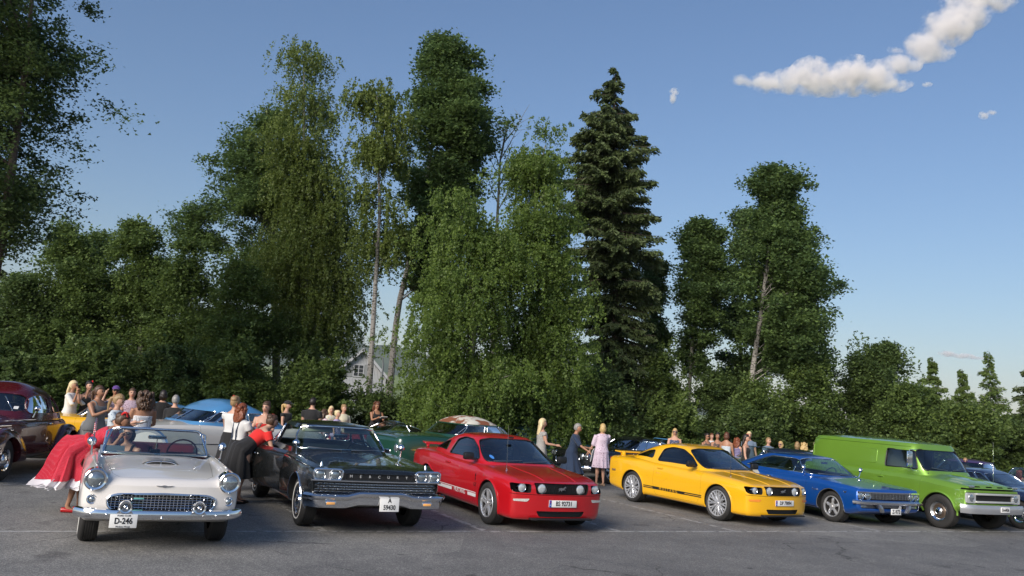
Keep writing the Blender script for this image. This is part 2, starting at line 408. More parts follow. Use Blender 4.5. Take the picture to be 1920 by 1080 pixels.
def leaf_axes(r, n, L, W, up=.0, droop=0.):
    """random leaf orientations; droop pulls the long axis down"""
    a = unit(r.normal(size=(n, 3))+np.array([0, 0, -droop])); b = r.normal(size=(n, 3)); b = unit(b-a*(a*b).sum(1, keepdims=True))
    if up:
        nrm = np.cross(a, b); t = unit(nrm+np.array([0, 0, up])*np.sign(nrm[:, 2:3]+1e-6)); a = unit(a-t*(a*t).sum(1, keepdims=True)); b = np.cross(t, a)
    s = r.uniform(.7, 1.25, (n, 1)); return a*L*s, b*W*s
def envelope(sil, D):
    """silhouette rows (py, pxl, pxr) -> heights, centre line, radii"""
    Z = []; C = []; Rr = []
    for py, a, b in sil:
        p = at((a+b)/2, py, D); Z.append(p.z); C.append((p.x, p.y)); Rr.append((b-a)/2/CAM_F*D)
    o = np.argsort(Z); Z = np.array(Z)[o]; C = np.array(C)[o]; Rr = np.array(Rr)[o]
    return Z, C, Rr
def tree(label, sil, D, kind='aspen', n=30000, leaf=(.085, .055), clump=.55, style='clump', trunk=None, barkm='grey', name='broadleaf_tree',
         tr=.16, seed=1, group=None, depth=1., limbs=26, base=None, sparse=0., cat='tree', shell=.45, wob=.20, bough=(), clear=None, bk=8):
    n = int(n*LK); leaf = (leaf[0]/LK**.5, leaf[1]/LK**.5)
    r = np.random.default_rng(seed); Z, C, Rd = envelope(sil, D)
    if trunk is None and Z[0] > .2:      # foliage down to the ground
        Z = np.r_[.12, Z]; C = np.vstack([C[:1], C]); Rd = np.r_[Rd[0]*.9, Rd]
    z0, z1 = Z[0], Z[-1]
    Zg = np.linspace(z0, z1, 60); Cx = np.interp(Zg, Z, C[:, 0]); Cy = np.interp(Zg, Z, C[:, 1]); Rg = np.interp(Zg, Z, Rd)
    if base is None: b0 = Vector((Cx[0], Cy[0], 0))
    else: b0 = foot(base[0], base[1], D)
    root = empty(name, b0); tag(root, label, cat, group)
    # boughs first, then the leaf clumps along each bough
    per = 110 if style != 'strand' else 150
    K = max(8, int(n/per)); B_ = max(9, K//bk); w = Rg+.15; w = w/w.sum(); zi = r.choice(60, B_, p=w)
    zc = Zg[zi]+r.uniform(-.5, .5, B_)*(Zg[1]-Zg[0]); th = r.uniform(0, 2*np.pi, B_)
    rad = np.interp(zc, Zg, Rg); rad = rad*(1+wob*np.sin(3*th+zc*1.7+seed)+wob*.7*np.sin(5*th-zc*2.9+seed*2))
    fr = np.where(r.random(B_) < .70, r.uniform(.72, 1.0, B_), r.uniform(.15, .72, B_))
    cl = min(clump, max(.12, (z1-z0)*.12)); bs = np.clip(.34*rad+.10, .15, .75 if cat == 'bush' else 1.7)
    rr = np.maximum(rad-bs*.95, .05)*fr; zc = np.minimum(zc, z1-bs*.45)
    PB = np.stack([np.interp(zc, Zg, Cx)+rr*np.cos(th), np.interp(zc, Zg, Cy)+rr*depth*np.sin(th), zc], 1)
    kb = r.integers(0, B_, K); dd = r.normal(size=(K, 3))*np.array([.46, .46, .33]); out_ = np.stack([np.cos(th[kb]), np.sin(th[kb]), -.15*np.ones(K)], 1)
    P = PB[kb]+dd*bs[kb][:, None]+out_*(r.uniform(-.5, .42, K)*bs[kb])[:, None]
    for bx, by, br, bn in bough:
        q = np.array(at(bx, by, D)); P = np.vstack([P, q+r.normal(size=(bn, 3))*np.array([1, .8, .55])*br])
    K = len(P)
    if style == 'strand':
        S = K*7; k = r.integers(0, K, S); st = P[k]+r.normal(0, cl*.55, (S, 3))*np.array([1, 1, .6]); ln = r.uniform(.25, 1.0, S)**1.5*clump*1.7
        ln = np.minimum(ln, np.maximum(st[:, 2]-max(z0-.3, .3), .2))
        m = max(1, n//S); s_ = np.repeat(np.arange(S), m); t = np.tile((np.arange(m)+.5)/m, S)+r.uniform(-.02, .02, S*m)
        out = unit(st-np.stack([np.interp(st[:, 2], Zg, Cx), np.interp(st[:, 2], Zg, Cy), st[:, 2]], 1))
        pos = st[s_]+out[s_]*(.28*clump*np.sqrt(t))[:, None]; pos[:, 2] += -ln[s_]*t**1.4+.06*np.sqrt(t); pos += r.normal(0, .04, pos.shape)
        a, b = leaf_axes(r, len(pos), leaf[0], leaf[1], droop=1.0); tint = .25+.3*r.random(K)[k][s_]+.4*r.random(len(pos))
    elif style == 'needle':
        pos = a = b = None
    else:
        m = max(1, n//K); k = np.repeat(np.arange(K), m); d = r.normal(size=(K*m, 3)); d = unit(d)*np.abs(r.normal(.62, .28, (K*m, 1)))
        sc = cl*r.uniform(.6, 1.25, K)[k][:, None]
        pos = P[k]+d*sc*np.array([1, 1, .62]); a, b = leaf_axes(r, len(pos), leaf[0], leaf[1], up=.5); tint = .15+.35*r.random(K)[k]+.45*r.random(len(pos))
    pos = pos[pos[:, 2] > .08] if False else pos
    if cat == 'bush' or kind in ('alder', 'bush'):       # upright young shoots
        S = 60 if cat == 'tree' else 46; m = 26; zs = r.uniform(.55, .93, S)*(z1-z0)+z0; ra = np.interp(zs, Zg, Rg)*r.uniform(.5, 1., S); ta = r.uniform(0, 2*np.pi, S); hh = r.uniform(.35, 1.0, S)
        base_ = np.stack([np.interp(zs, Zg, Cx)+ra*np.cos(ta), np.interp(zs, Zg, Cy)+ra*np.sin(ta), zs], 1); t = np.tile(np.linspace(0, 1, m), S); i_ = np.repeat(np.arange(S), m)
        q = base_[i_]+r.normal(0, .06, (S*m, 3))*(1.5-t)[:, None]; q[:, 2] += hh[i_]*t; q[:, 0] += .15*np.sin(i_)*t*hh[i_]; a2, b2 = leaf_axes(r, S*m, leaf[0], leaf[1], up=.3, droop=-.6)
        pos = np.vstack([pos, q]); a = np.vstack([a, a2]); b = np.vstack([b, b2]); tint = np.r_[tint, .5+.4*r.random(S*m)]
    if clear is not None and trunk:      # the crown opens in front of the trunk
        tpx = [at(x_, y_, D) for x_, y_ in trunk]; tz = np.array([p.z for p in tpx]); tx = np.array([p.x for p in tpx]); ty = np.array([p.y for p in tpx]); o_ = np.argsort(tz)
        dxt = np.abs(pos[:, 0]*np.interp(pos[:, 2], tz[o_], ty[o_])/pos[:, 1]-np.interp(pos[:, 2], tz[o_], tx[o_])); fr_ = (pos[:, 1] < np.interp(pos[:, 2], tz[o_], ty[o_])+.1) & (pos[:, 2] < clear[1]) & (dxt < clear[0]*(.5+.8*(np.sin(pos[:, 2]*2.3+seed) > -.45))) & (r.random(len(pos)) < .93)
        pos, a, b, tint = pos[~fr_], a[~fr_], b[~fr_], tint[~fr_]
    keep = pos[:, 2] > .1; pos, a, b, tint = pos[keep], a[keep], b[keep], tint[keep]
    off = np.array([b0.x, b0.y, 0])
    cr = link('crown', leaves_to_mesh('crown', pos-off, a, b, tint), LEAF[kind], root, sharp=None)
    cr['kind'] = 'stuff'
    # trunk and limbs
    tb = MB(); zt = z0+(z1-z0)*.93
    if trunk:
        pts = [at(px, py, D) for px, py in trunk]; pts = [p-b0 for p in pts]
        if pts[0].z > .05: pts = [Vector((pts[0].x, pts[0].y, -.3))]+pts
        last = Vector((np.interp(zt, Zg, Cx), np.interp(zt, Zg, Cy), zt))-b0
        if last.z > pts[-1].z+.5: pts.append(last)
    else:
        pts = [Vector((0, 0, -.3))]+[Vector((np.interp(z, Zg, Cx)-b0.x+r.normal(0, .06), np.interp(z, Zg, Cy)-b0.y, z)) for z in np.linspace(max(z0, .6), zt, 7)]
    pz = np.array([p.z for p in pts]); px_ = np.array([p.x for p in pts]); py_ = np.array([p.y for p in pts])
    zz = np.linspace(pz[0], pz[-1], 16); rt = tr*(1-.88*np.linspace(0, 1, 16)**1.1); rt[0] *= 1.35
    tb.tube([(np.interp(z, pz, px_), np.interp(z, pz, py_), z) for z in zz], list(rt), 9)
    trunk_o = tb.build('trunk', BARK[barkm], root)
    lb = MB()
    for i in r.choice(K, min(limbs, K), replace=False):
        q = Vector(P[i])-b0; h = max(q.z-(.25+.35*r.random())*math.hypot(q.x-np.interp(q.z, pz, px_), q.y)-.2, max(.6, pz[0]+.5)); h = min(h, q.z)
        s = Vector((np.interp(h, pz, px_), np.interp(h, pz, py_), h)); r0 = max(.012, .24*tr*(1-.8*(h-pz[0])/(pz[-1]-pz[0]+.01)))
        mid = s.lerp(q, .5)+Vector((0, 0, .12*(q-s).length)); lb.tube([s, s.lerp(mid, .55)+Vector(r.normal(0, .05, 3)), mid, mid.lerp(q, .6)+Vector(r.normal(0, .06, 3)), q], [r0, r0*.8, r0*.6, r0*.4, .008], 5)
    if limbs: lb.build('limbs', BARK[barkm], root)['kind'] = 'stuff'
    return root
def spruce(label, sil, D, n=40000, seed=1, base=None, group=None, nb=9, sag=.35, tr=.24, L=.13, W=.022, step=.38, name='spruce_tree', barkm='brown', kind='spruce'):
    r = np.random.default_rng(seed); Z, C, Rd = envelope(sil, D); z0, z1 = Z[0], Z[-1]
    b0 = foot(*(base or (sil[-1][1]*.5+sil[-1][2]*.5, sil[-1][0])), D); root = empty(name, b0); tag(root, label, 'tree', group)
    Cx = lambda z: np.interp(z, Z, C[:, 0]); Cy = lambda z: np.interp(z, Z, C[:, 1]); Rf = lambda z: np.interp(z, Z, Rd)
    lb = MB(); A = []; B = []; z = max(z0, .5)
    while z < z1-.15:
        for k in range(nb if z < z1-1.5 else 6):
            th = r.uniform(0, 2*np.pi); ln = max(.15, Rf(z)*r.uniform(.42, 1.18)); zb = z+r.uniform(-.2, .2)
            o = np.array([Cx(zb), Cy(zb), zb]); d = np.array([math.cos(th), math.sin(th), 0])
            T = np.linspace(0, 1, 7); up = .25*(1-(z1-z)/(z1-z0))
            pts = [o+d*ln*t+np.array([0, 0, (up*t-sag*t**1.3+.30*sag*t**4)*ln*.9]) for t in T]
            lb.tube([Vector(p)-b0 for p in pts[::2]], [.035*ln/2+.006, .02*ln/2+.004, .012, .004], 4, caps=False)
            A += pts[:-1]; B += pts[1:]
        z += step*r.uniform(.7, 1.25)
    A = np.array(A); B = np.array(B); ln = np.linalg.norm(B-A, axis=1); tpar = np.tile(np.arange(6)/6, len(A)//6)
    w = ln*(.25+tpar); w /= w.sum(); k = r.choice(len(A), n, p=w); t = r.random((n, 1)); pos = A[k]*(1-t)+B[k]*t; d = unit(B[k]-A[k])
    side = unit(np.cross(d, [0, 0, 1])); s = r.choice([-1, 1], (n, 1))*r.uniform(0, 1, (n, 1))**.7*(.10+.30*ln[k][:, None]*2.2*(1-tpar[k][:, None]*.6))
    pos = pos+side*s; pos[:, 2] -= np.abs(s[:, 0])*r.uniform(.2, 1.1, n)+r.uniform(0, .10, n)
    a = unit(d*.7+side*np.sign(s)*.6+np.array([0, 0, -.55])+r.normal(0, .35, (n, 3)))*L*r.uniform(.6, 1.3, (n, 1)); b = unit(np.cross(a, r.normal(size=(n, 3))))*W
    tint = .2+.5*tpar[k]+.3*r.random(n)
    cr = link('crown', leaves_to_mesh('crown', pos-np.array([b0.x, b0.y, 0]), a, b, tint), LEAF[kind], root, sharp=None); cr['kind'] = 'stuff'
    tb = MB(); zz = np.linspace(-.3, z1, 14); tb.tube([Vector((Cx(max(z, z0))*min(1, max(0, z)/max(z0, .01)) + b0.x*(1-min(1, max(0, z)/max(z0, .01))), Cy(max(z, z0)), z))-Vector((b0.x, b0.y, 0)) for z in zz], list(tr*(1-.95*np.linspace(0, 1, 14))), 9)
    tb.build('trunk', BARK[barkm], root); lb.build('branches', BARK[barkm], root, fix=False)['kind'] = 'stuff'
    return root
# ---- the row of trees behind the cars, left to right
tree('huge dark birch at the left edge with the sky showing through its crown', [(-230, -200, 60), (-150, -330, 150), (-60, -380, 170), (0, -380, 150), (60, -370, 158), (130, -360, 150), (200, -320, 128), (300, -300, 122), (380, -260, 110), (430, -230, 90), (462, -180, 60)], 21, 'dark', 105000, (.060, .046), .55, 'clump', [(-60, 760), (5, 440), (45, 150), (62, -20), (72, -120)], 'brown', 'birch_tree', .17, 11, limbs=60, base=(-60, 760), wob=.12, bk=5)
spruce('dark spruce tip peeping in at the left edge below the big birch', [(485, -8, 6), (540, -45, 28), (610, -70, 40), (700, -90, 40), (770, -95, 40)], 34, 22000, 12, group='spruces')
tree('birch with a yellowish top rising at the left of the dark alders', [(422, 112, 132), (470, 85, 180), (520, 60, 205), (600, 30, 215), (700, 15, 220), (765, 20, 210)], 33, 'alder', 42000, (.075, .055), .6, 'clump', None, 'grey', 'birch_tree', .16, 13, 'alders and birches at the back left')
tree('bushy alder at the left edge, lower than its neighbours', [(520, 20, 60), (560, -30, 100), (650, -70, 120), (765, -80, 120)], 32, 'dark', 30000, (.075, .055), .6, 'clump', None, 'grey', 'alder_tree', .12, 14, 'alders and birches at the back left')
tree('round topped alder whose peak is the second from the left', [(428, 165, 200), (470, 150, 225), (540, 130, 240), (650, 120, 250), (765, 120, 250)], 35, 'alder', 26000, (.075, .055), .6, 'clump', None, 'grey', 'alder_tree', .13, 15, 'alders and birches at the back left')
tree('pointed alder standing tallest in the dark bank of alders', [(412, 245, 258), (450, 215, 300), (500, 195, 335), (570, 180, 350), (660, 175, 355), (765, 180, 350)], 33, 'alder', 46000, (.075, .055), .6, 'clump', None, 'grey', 'alder_tree', .16, 16, 'alders and birches at the back left')
tree('alder directly left of the tall weeping birch, with a broad top', [(455, 340, 365), (500, 310, 405), (560, 290, 425), (660, 280, 430), (765, 285, 425)], 32, 'alder', 36000, (.075, .055), .6, 'clump', None, 'grey', 'alder_tree', .14, 17, 'alders and birches at the back left')
tree('light green alder in front of the foot of the tall birches', [(478, 440, 462), (530, 405, 495), (600, 385, 520), (690, 375, 530), (765, 380, 530)], 30, 'bush', 36000, (.07, .05), .55, 'clump', None, 'grey', 'alder_tree', .12, 18)
tree('aspen with a long bough reaching left into the sky', [(176, 486, 500), (210, 470, 545), (270, 430, 580), (330, 400, 590), (400, 408, 590), (470, 425, 590), (540, 450, 590)], 35, 'aspen', 40000, (.08, .06), .62, 'clump', [(520, 765), (510, 400), (500, 200)], 'grey', 'aspen_tree', .2, 19, limbs=70, bough=((395, 395, .34, 12), (372, 402, .34, 12), (352, 412, .32, 11), (338, 432, .3, 8), (375, 440, .34, 10), (400, 445, .36, 12), (356, 445, .26, 6), (420, 300, .4, 10), (425, 460, .4, 12)))
tree('yellow tinged weeping birch, tallest of the left half', [(92, 562, 578), (125, 530, 610), (200, 525, 620), (260, 505, 640), (340, 490, 665), (440, 478, 690), (520, 470, 694), (590, 470, 690), (650, 500, 655)], 33, 'birch', 95000, (.06, .040), .75, 'strand', [(572, 765), (572, 600), (570, 300), (570, 110)], 'birch', 'weeping_birch', .17, 20, limbs=50, base=(572, 765))
tree('slender birch with a bare white trunk left of the gap', [(168, 700, 716), (190, 664, 745), (240, 660, 760), (300, 672, 755), (380, 665, 752), (450, 672, 745), (520, 680, 738)], 29, 'birch', 17000, (.062, .042), .55, 'strand', [(690, 765), (697, 650), (704, 530), (712, 400), (706, 180)], 'birch', 'birch_tree', .125, 21, limbs=34, base=(689, 775), clear=(.16, 9.5))
tree('tall dense aspen whose white trunk leans right of the gap', [(72, 838, 858), (100, 795, 892), (140, 760, 905), (165, 752, 930), (230, 768, 945), (300, 755, 925), (380, 745, 905), (460, 748, 880), (540, 755, 840), (575, 760, 830)], 32, 'aspen', 60000, (.085, .065), .6, 'clump', [(727, 770), (738, 650), (746, 575), (790, 400), (835, 120)], 'birch', 'aspen_tree', .155, 22, limbs=44, base=(726, 775))
def dead_tree():
    D = 33; b0 = foot(925, 765, D); root = empty('dead_tree', b0); tag(root, 'leafless dead tree with bare grey branches between aspen and birch', 'tree')
    m = MB(); r = np.random.default_rng(4); tp = [at(925, 600, D), at(932, 420, D), at(938, 300, D), at(952, 222, D)]
    m.tube([Vector((0, 0, -.3))]+[p-b0 for p in tp], [.12, .09, .06, .035, .008], 7); o = m.build('trunk', BARK['grey'], root)
    for (sx, sy, ex, ey) in ((931, 400, 965, 330), (933, 380, 912, 320), (935, 350, 985, 270), (936, 330, 962, 268), (937, 315, 923, 262), (938, 300, 978, 222), (941, 290, 952, 235), (943, 270, 988, 214), (939, 345, 952, 300), (938, 330, 916, 290), (946, 250, 930, 215)):
        s = at(sx, sy, D)-b0; e = at(ex, ey, D)-b0+Vector((0, r.normal(0, .5), 0)); q = MB(); mid = s.lerp(e, .5)-Vector((0, 0, .12))
        q.tube([s, mid, e], [.028, .018, .005], 5)
        for t in (.35, .55, .75, .9):
            a = s.lerp(e, t)-Vector((0, 0, .1*(1-abs(2*t-1)))); q.tube([a, a+Vector((r.normal(0, .3), r.normal(0, .3), r.uniform(.1, .5)))], [.01, .003], 4)
        q.build('branch', BARK['grey'], root)
dead_tree()
tree('broad light green weeping birch in the middle, nearest of the row', [(362, 800, 872), (385, 778, 940), (440, 772, 990), (520, 762, 1010), (590, 748, 1020), (660, 745, 1020), (720, 752, 1015), (775, 765, 1010)], 26, 'litbirch', 90000, (.052, .036), .50, 'strand', None, 'grey', 'weeping_birch', .16, 24, limbs=40, wob=.16)
tree('light green weeping birch with a peak beside the dead tree', [(228, 1022, 1040), (262, 985, 1048), (300, 965, 1050), (345, 935, 1062), (400, 930, 1072), (480, 940, 1078), (540, 950, 1092), (620, 950, 1102), (700, 955, 1108), (780, 960, 1115)], 27.5, 'litbirch', 90000, (.052, .036), .50, 'strand', None, 'grey', 'weeping_birch', .16, 25, limbs=40, wob=.16)
spruce('tall dark spruce, the tallest tree right of the middle', [(128, 1150, 1158), (165, 1122, 1185), (205, 1095, 1212), (260, 1066, 1222), (330, 1052, 1224), (420, 1060, 1235), (520, 1068, 1240), (600, 1075, 1235), (700, 1085, 1225), (775, 1090, 1225)], 33, 95000, 26, (1155, 775), nb=13, sag=.42, step=.33, L=.15, W=.028)
tree('thin airy aspen just right of the tall spruce', [(478, 1222, 1240), (520, 1205, 1258), (580, 1198, 1264), (650, 1200, 1262), (705, 1210, 1255)], 37, 'aspen', 15000, (.085, .065), .5, 'clump', [(1240, 770), (1238, 500)], 'grey', 'aspen_tree', .08, 27, limbs=24, base=(1240, 775))
tree('aspen with a long bare reddish trunk, shorter of the right pair', [(420, 1300, 1330), (450, 1280, 1352), (510, 1252, 1376), (570, 1252, 1368), (620, 1258, 1352), (665, 1262, 1330), (700, 1275, 1318)], 36, 'aspen', 34000, (.085, .065), .55, 'clump', [(1290, 770), (1298, 640), (1308, 500), (1318, 430)], 'grey', 'aspen_tree', .12, 28, limbs=30, base=(1288, 775), clear=(.2, 5.5), wob=.34)
tree('aspen with a pale trunk and forked lower limbs, tallest on the right', [(320, 1445, 1462), (345, 1415, 1508), (400, 1402, 1528), (450, 1400, 1538), (520, 1380, 1556), (580, 1375, 1568), (640, 1390, 1572), (690, 1430, 1560)], 34, 'aspen', 72000, (.085, .065), .58, 'clump', [(1402, 770), (1412, 690), (1425, 600), (1440, 480), (1452, 350)], 'birch', 'aspen_tree', .15, 29, limbs=40, base=(1400, 775), clear=(.26, 9.2), wob=.28)
tree('darker aspen tucked behind the pale forked one', [(385, 1388, 1412), (420, 1370, 1430), (500, 1358, 1425), (600, 1345, 1425), (700, 1340, 1440), (770, 1340, 1440)], 38, 'dark', 30000, (.09, .07), .6, 'clump', None, 'grey', 'aspen_tree', .12, 30, limbs=26, wob=.3)
GB = 'bushy young trees along the right edge of the lot'
for i, (lab, sil, D, kind, n) in enumerate((
    ('green thicket at the foot of the tall spruce', [(655, 1235, 1260), (700, 1200, 1290), (760, 1190, 1300), (815, 1195, 1300)], 33, 'bush', 26000),
    ('low dark bush between the two aspen trunks', [(700, 1330, 1350), (740, 1300, 1400), (800, 1290, 1410), (830, 1295, 1405)], 34, 'dark', 18000),
    ('bush under the pale forked aspen, in front of its trunk', [(722, 1400, 1440), (760, 1370, 1480), (810, 1360, 1490), (845, 1365, 1485)], 32, 'alder', 26000),
    ('grey green willow bush right of the forked aspen', [(690, 1500, 1530), (720, 1470, 1570), (770, 1455, 1585), (850, 1460, 1580)], 33, 'alder', 28000),
    ('bush whose top is the highest of the right thicket', [(648, 1640, 1670), (675, 1585, 1712), (720, 1560, 1725), (790, 1550, 1730), (860, 1555, 1730)], 34, 'dark', 46000),
    ('round bush behind the green panel truck', [(728, 1680, 1720), (770, 1650, 1770), (830, 1640, 1790), (870, 1640, 1790)], 31, 'alder', 32000),
    ('low bush hiding the foot of the spindly young trees', [(760, 1790, 1830), (790, 1750, 1880), (840, 1740, 1900), (880, 1745, 1900)], 31, 'bush', 30000),
    ('bush beyond the right edge next to the parking lot', [(790, 2050, 2100), (830, 2000, 2160), (880, 2000, 2170)], 32, 'alder', 12000),
    ('bush at the right edge behind the navy car', [(775, 1890, 1940), (810, 1850, 1990), (850, 1840, 2010), (880, 1845, 2000)], 32, 'dark', 26000))):
    tree(lab, sil, D, kind, n, (.075, .055), .5, 'clump', None, 'grey', 'bush', .06, 40+i, GB, limbs=14, cat='bush')
for i, (lab, sil, D, n) in enumerate((
    ('spindly young tree with a pointed top behind the truck cab', [(668, 1747, 1749), (700, 1739, 1759), (760, 1712, 1790), (860, 1705, 1800)], 35, 34000),
    ('second spindly young tree, lower and thinner', [(690, 1803, 1805), (730, 1795, 1818), (800, 1775, 1845), (870, 1772, 1845)], 35, 22000),
    ('wispy pale sapling standing clear against the pink sky', [(655, 1852, 1854), (690, 1845, 1863), (740, 1828, 1885), (800, 1820, 1895)], 33, 6000))):
    spruce(lab, sil, D, n, 60+i, group='spindly young trees at the right', nb=6, sag=.12, tr=.04, L=.075, W=.02, step=.17, name='young_tree', barkm='grey', kind='alder')
spruce('dark spruce at the very right edge', [(672, 1925, 1931), (720, 1900, 1955), (800, 1885, 1990), (880, 1880, 1990)], 33, 22000, 66, group='spruces', nb=10)
GL = 'low bushes along the far edge of the lot'
for i, (lab, sil, D, kind, n) in enumerate((
    ('dark leafy bush behind the maroon coupe', [(660, -40, 20), (700, -80, 90), (770, -90, 110), (815, -80, 100)], 27, 'dark', 30000),
    ('dark bush behind the woman in the white top', [(640, 150, 190), (680, 90, 260), (740, 80, 280), (800, 90, 270)], 28, 'alder', 42000),
    ('leafy bush behind the woman in the polka dot dress', [(660, 300, 350), (700, 250, 410), (750, 240, 425), (800, 250, 420)], 28, 'dark', 36000),
    ('bright leafy bush behind the blue roofed car', [(640, 420, 450), (690, 385, 500), (750, 375, 530), (800, 380, 530)], 27.5, 'bush', 36000),
    ('yellow green bush in front of the white house', [(688, 600, 632), (715, 545, 655), (750, 520, 668), (800, 515, 672)], 27.5, 'bush', 32000),
    ('dark conifer like shrub below the house gable', [(650, 560, 585), (700, 520, 610), (760, 505, 640), (800, 510, 650)], 30, 'dark', 24000),
    ('small bush at the foot of the two white trunks', [(742, 690, 705), (758, 650, 770), (785, 640, 800), (810, 645, 800)], 28, 'dark', 16000),
    ('shaded shrub beneath the broad weeping birch', [(720, 770, 800), (750, 750, 870), (800, 750, 880), (830, 755, 880)], 29, 'alder', 18000),
    ('dark shrub behind the rusty roofed green car', [(700, 880, 960), (750, 860, 1060), (800, 860, 1090), (840, 870, 1090)], 30, 'dark', 32000),
    ('shaded shrub behind the woman in navy', [(690, 1080, 1130), (740, 1050, 1190), (800, 1050, 1210), (850, 1060, 1210)], 29, 'dark', 30000),
    ('leafy shrub behind the woman in sunglasses', [(760, 1240, 1280), (790, 1195, 1330), (830, 1190, 1350), (855, 1195, 1350)], 30, 'bush', 20000),
    ('dark shrub behind the group of women', [(775, 1380, 1420), (800, 1330, 1480), (840, 1320, 1500), (870, 1325, 1500)], 31, 'dark', 20000))):
    tree(lab, sil, D, kind, n, (.075, .055), .5, 'clump', None, 'grey', 'bush', .05, 80+i, GL, limbs=14, cat='bush')
def verge():
    """tall grass and weeds along the edge of the asphalt"""
    r = np.random.default_rng(99); n = 60000; u = r.uniform(-40, 45, n); edge = np.interp(u, [-60, -2, 20, 60], [14, 17, 18, 20.5]); v = edge+np.abs(r.normal(0, 2.2, n))-.1
    p = np.array([[L0.x, L0.y, 0]])+u[:, None]*np.array(U)+v[:, None]*np.array(Vv); h = r.uniform(.12, .42, n)*(.5+np.clip(v-edge, 0, 1)); p[:, 2] = h*.5
    a = unit(np.stack([r.normal(0, .3, n), r.normal(0, .3, n), np.ones(n)], 1))*h[:, None]*.5; b = unit(np.cross(a, r.normal(size=(n, 3))))*.018
    o = link('grass', leaves_to_mesh('grass', p, a, b, r.random(n)), LEAF['bush'], sharp=None); tag(o, 'rough grass and weeds along the far edge of the asphalt', 'grass', kind='stuff')
verge()
# ---------------------------------------------------------------- the white house beyond the trees, its neighbour and the lamp
HOUSEW = mat('white_boards', (.36, .37, .38), .7, var=.08, scale=1.2); ROOFT = mat('roof_tiles', (.11, .095, .085), .8, var=.25, scale=2)
def white_house():
    D = 95; apex = at(671, 656, D); l_ = at(629, 690, D); r_ = at(725, 731, D); ze = (l_.z+r_.z)/2; W = (r_-l_).length/2*1.02; c = Vector(((l_.x+r_.x)/2, apex.y, 0))
    hz = empty('house', (c.x, c.y, 0), R(13)); tag(hz, 'white weatherboarded house gable seen between the tree trunks', 'house')
    zb = -1.2; za = apex.z
    # boards of the gable, one by one
    n = 34; m0 = None; x0 = -W+.35
    def top(x): return ze+(za-ze)*(1-abs(x)/W)-.12
    for i in range(n):
        a = x0+(2*(W-.35))*i/n; b = x0+(2*(W-.35))*(i+1)/n-.02; m = MB(); t0, t1 = top(a), top(b); off = -.03*(i % 2)
        m.prism([(a, zb), (b, zb), (b, t1), (a, t0)], off, .12, 'y'); m.build('board', HOUSEW, hz)
    m = MB(); m.box((0, 6.1, (zb+ze)/2), (2*(W-.4), 12, ze-zb)); m.build('wall', HOUSEW, hz)
    rf = MB()
    for s in (-1, 1):
        d = Vector((s*W, 0, ze-za)).normalized(); P0 = Vector((0, 0, za)); P1 = Vector((s*(W+.25), 0, za+(ze-za)*(W+.25)/W))
        rf.add([P0+Vector((0, -.6, 0)), P1+Vector((0, -.6, 0)), P1+Vector((0, 12.6, 0)), P0+Vector((0, 12.6, 0)), P0+Vector((0, -.6, .22)), P1+Vector((0, -.6, .22)), P1+Vector((0, 12.6, .22)), P0+Vector((0, 12.6, .22))], [(0, 1, 2, 3), (4, 7, 6, 5), (0, 4, 5, 1), (1, 5, 6, 2), (2, 6, 7, 3), (3, 7, 4, 0)])
        f = MB(); f.add([P0+Vector((0, -.66, -.12)), P1+Vector((0, -.66, -.12)), P1+Vector((0, -.66, .26)), P0+Vector((0, -.66, .26)), P0+Vector((0, -.605, -.12)), P1+Vector((0, -.605, -.12)), P1+Vector((0, -.605, .26)), P0+Vector((0, -.605, .26))], [(0, 1, 2, 3), (4, 7, 6, 5), (0, 4, 5, 1), (2, 6, 7, 3)]); f.build('barge_board', HOUSEW, hz)
    rf.build('roof', ROOFT, hz)
    w = at(673, 695, D)-c; fr = MB(); fr.box((w.x, -.08, w.z), (1.25, .12, 1.45)); o = fr.build('window', HOUSEW, hz)
    for i in (-1, 1):
        for j in (-1, 0, 1): p = MB(); p.box((w.x+i*.27, -.15, w.z+j*.42), (.44, .03, .36)); p.build('pane', mat('dark_pane', (.03, .035, .04), .1), o)
    for i in (-1, 1): p = MB(); p.box((w.x+i*.98, -.08, w.z), (.62, .08, 1.45)); p.build('shutter', mat('grey_shutter', (.20, .21, .21), .7), hz)
    a = MB(); a.tube([(0, 0, za), (0, 0, za+1.5)], .03, 6); [a.tube([(-.5+.2*k, 0, za+1.35-.3*(k % 2)), (.5, 0, za+1.35-.3*(k % 2))], .015, 4) for k in range(2)]; a.tube([(-1.3, 0, za+1.15), (.1, 0, za+1.2)], .018, 4)
    an = a.build('roof_aerial', STEEL_ if 0 else mat('grey_pole', (.16, .17, .17), .5, .5), hz)
white_house()
def red_house():
    D = 80; a = at(871, 757, D); b = empty('house', (a.x, a.y, 0)); tag(b, 'small red house gable glimpsed through the weeping birch', 'house'); W = 2.3; z1 = a.z; ze = z1-1.5
    m = MB(); m.prism([(-W, -1), (W, -1), (W, ze), (0, z1), (-W, ze)], 0, 6, 'y'); m.build('wall', mat('red_boards', (.20, .05, .035), .8), b)
    for s in (-1, 1):
        r = MB(); P = [(0, z1+.05), (s*(W+.4), ze-.2), (s*(W+.4), ze-.03), (0, z1+.25)]; r.prism(P, -.4, 6.4, 'y'); r.build('roof', ROOFT, b); f = MB(); f.prism([(0, z1), (s*(W+.4), ze-.25), (s*(W+.4), ze), (0, z1+.27)], -.46, -.405, 'y'); f.build('barge_board', HOUSEW, b)
red_house()
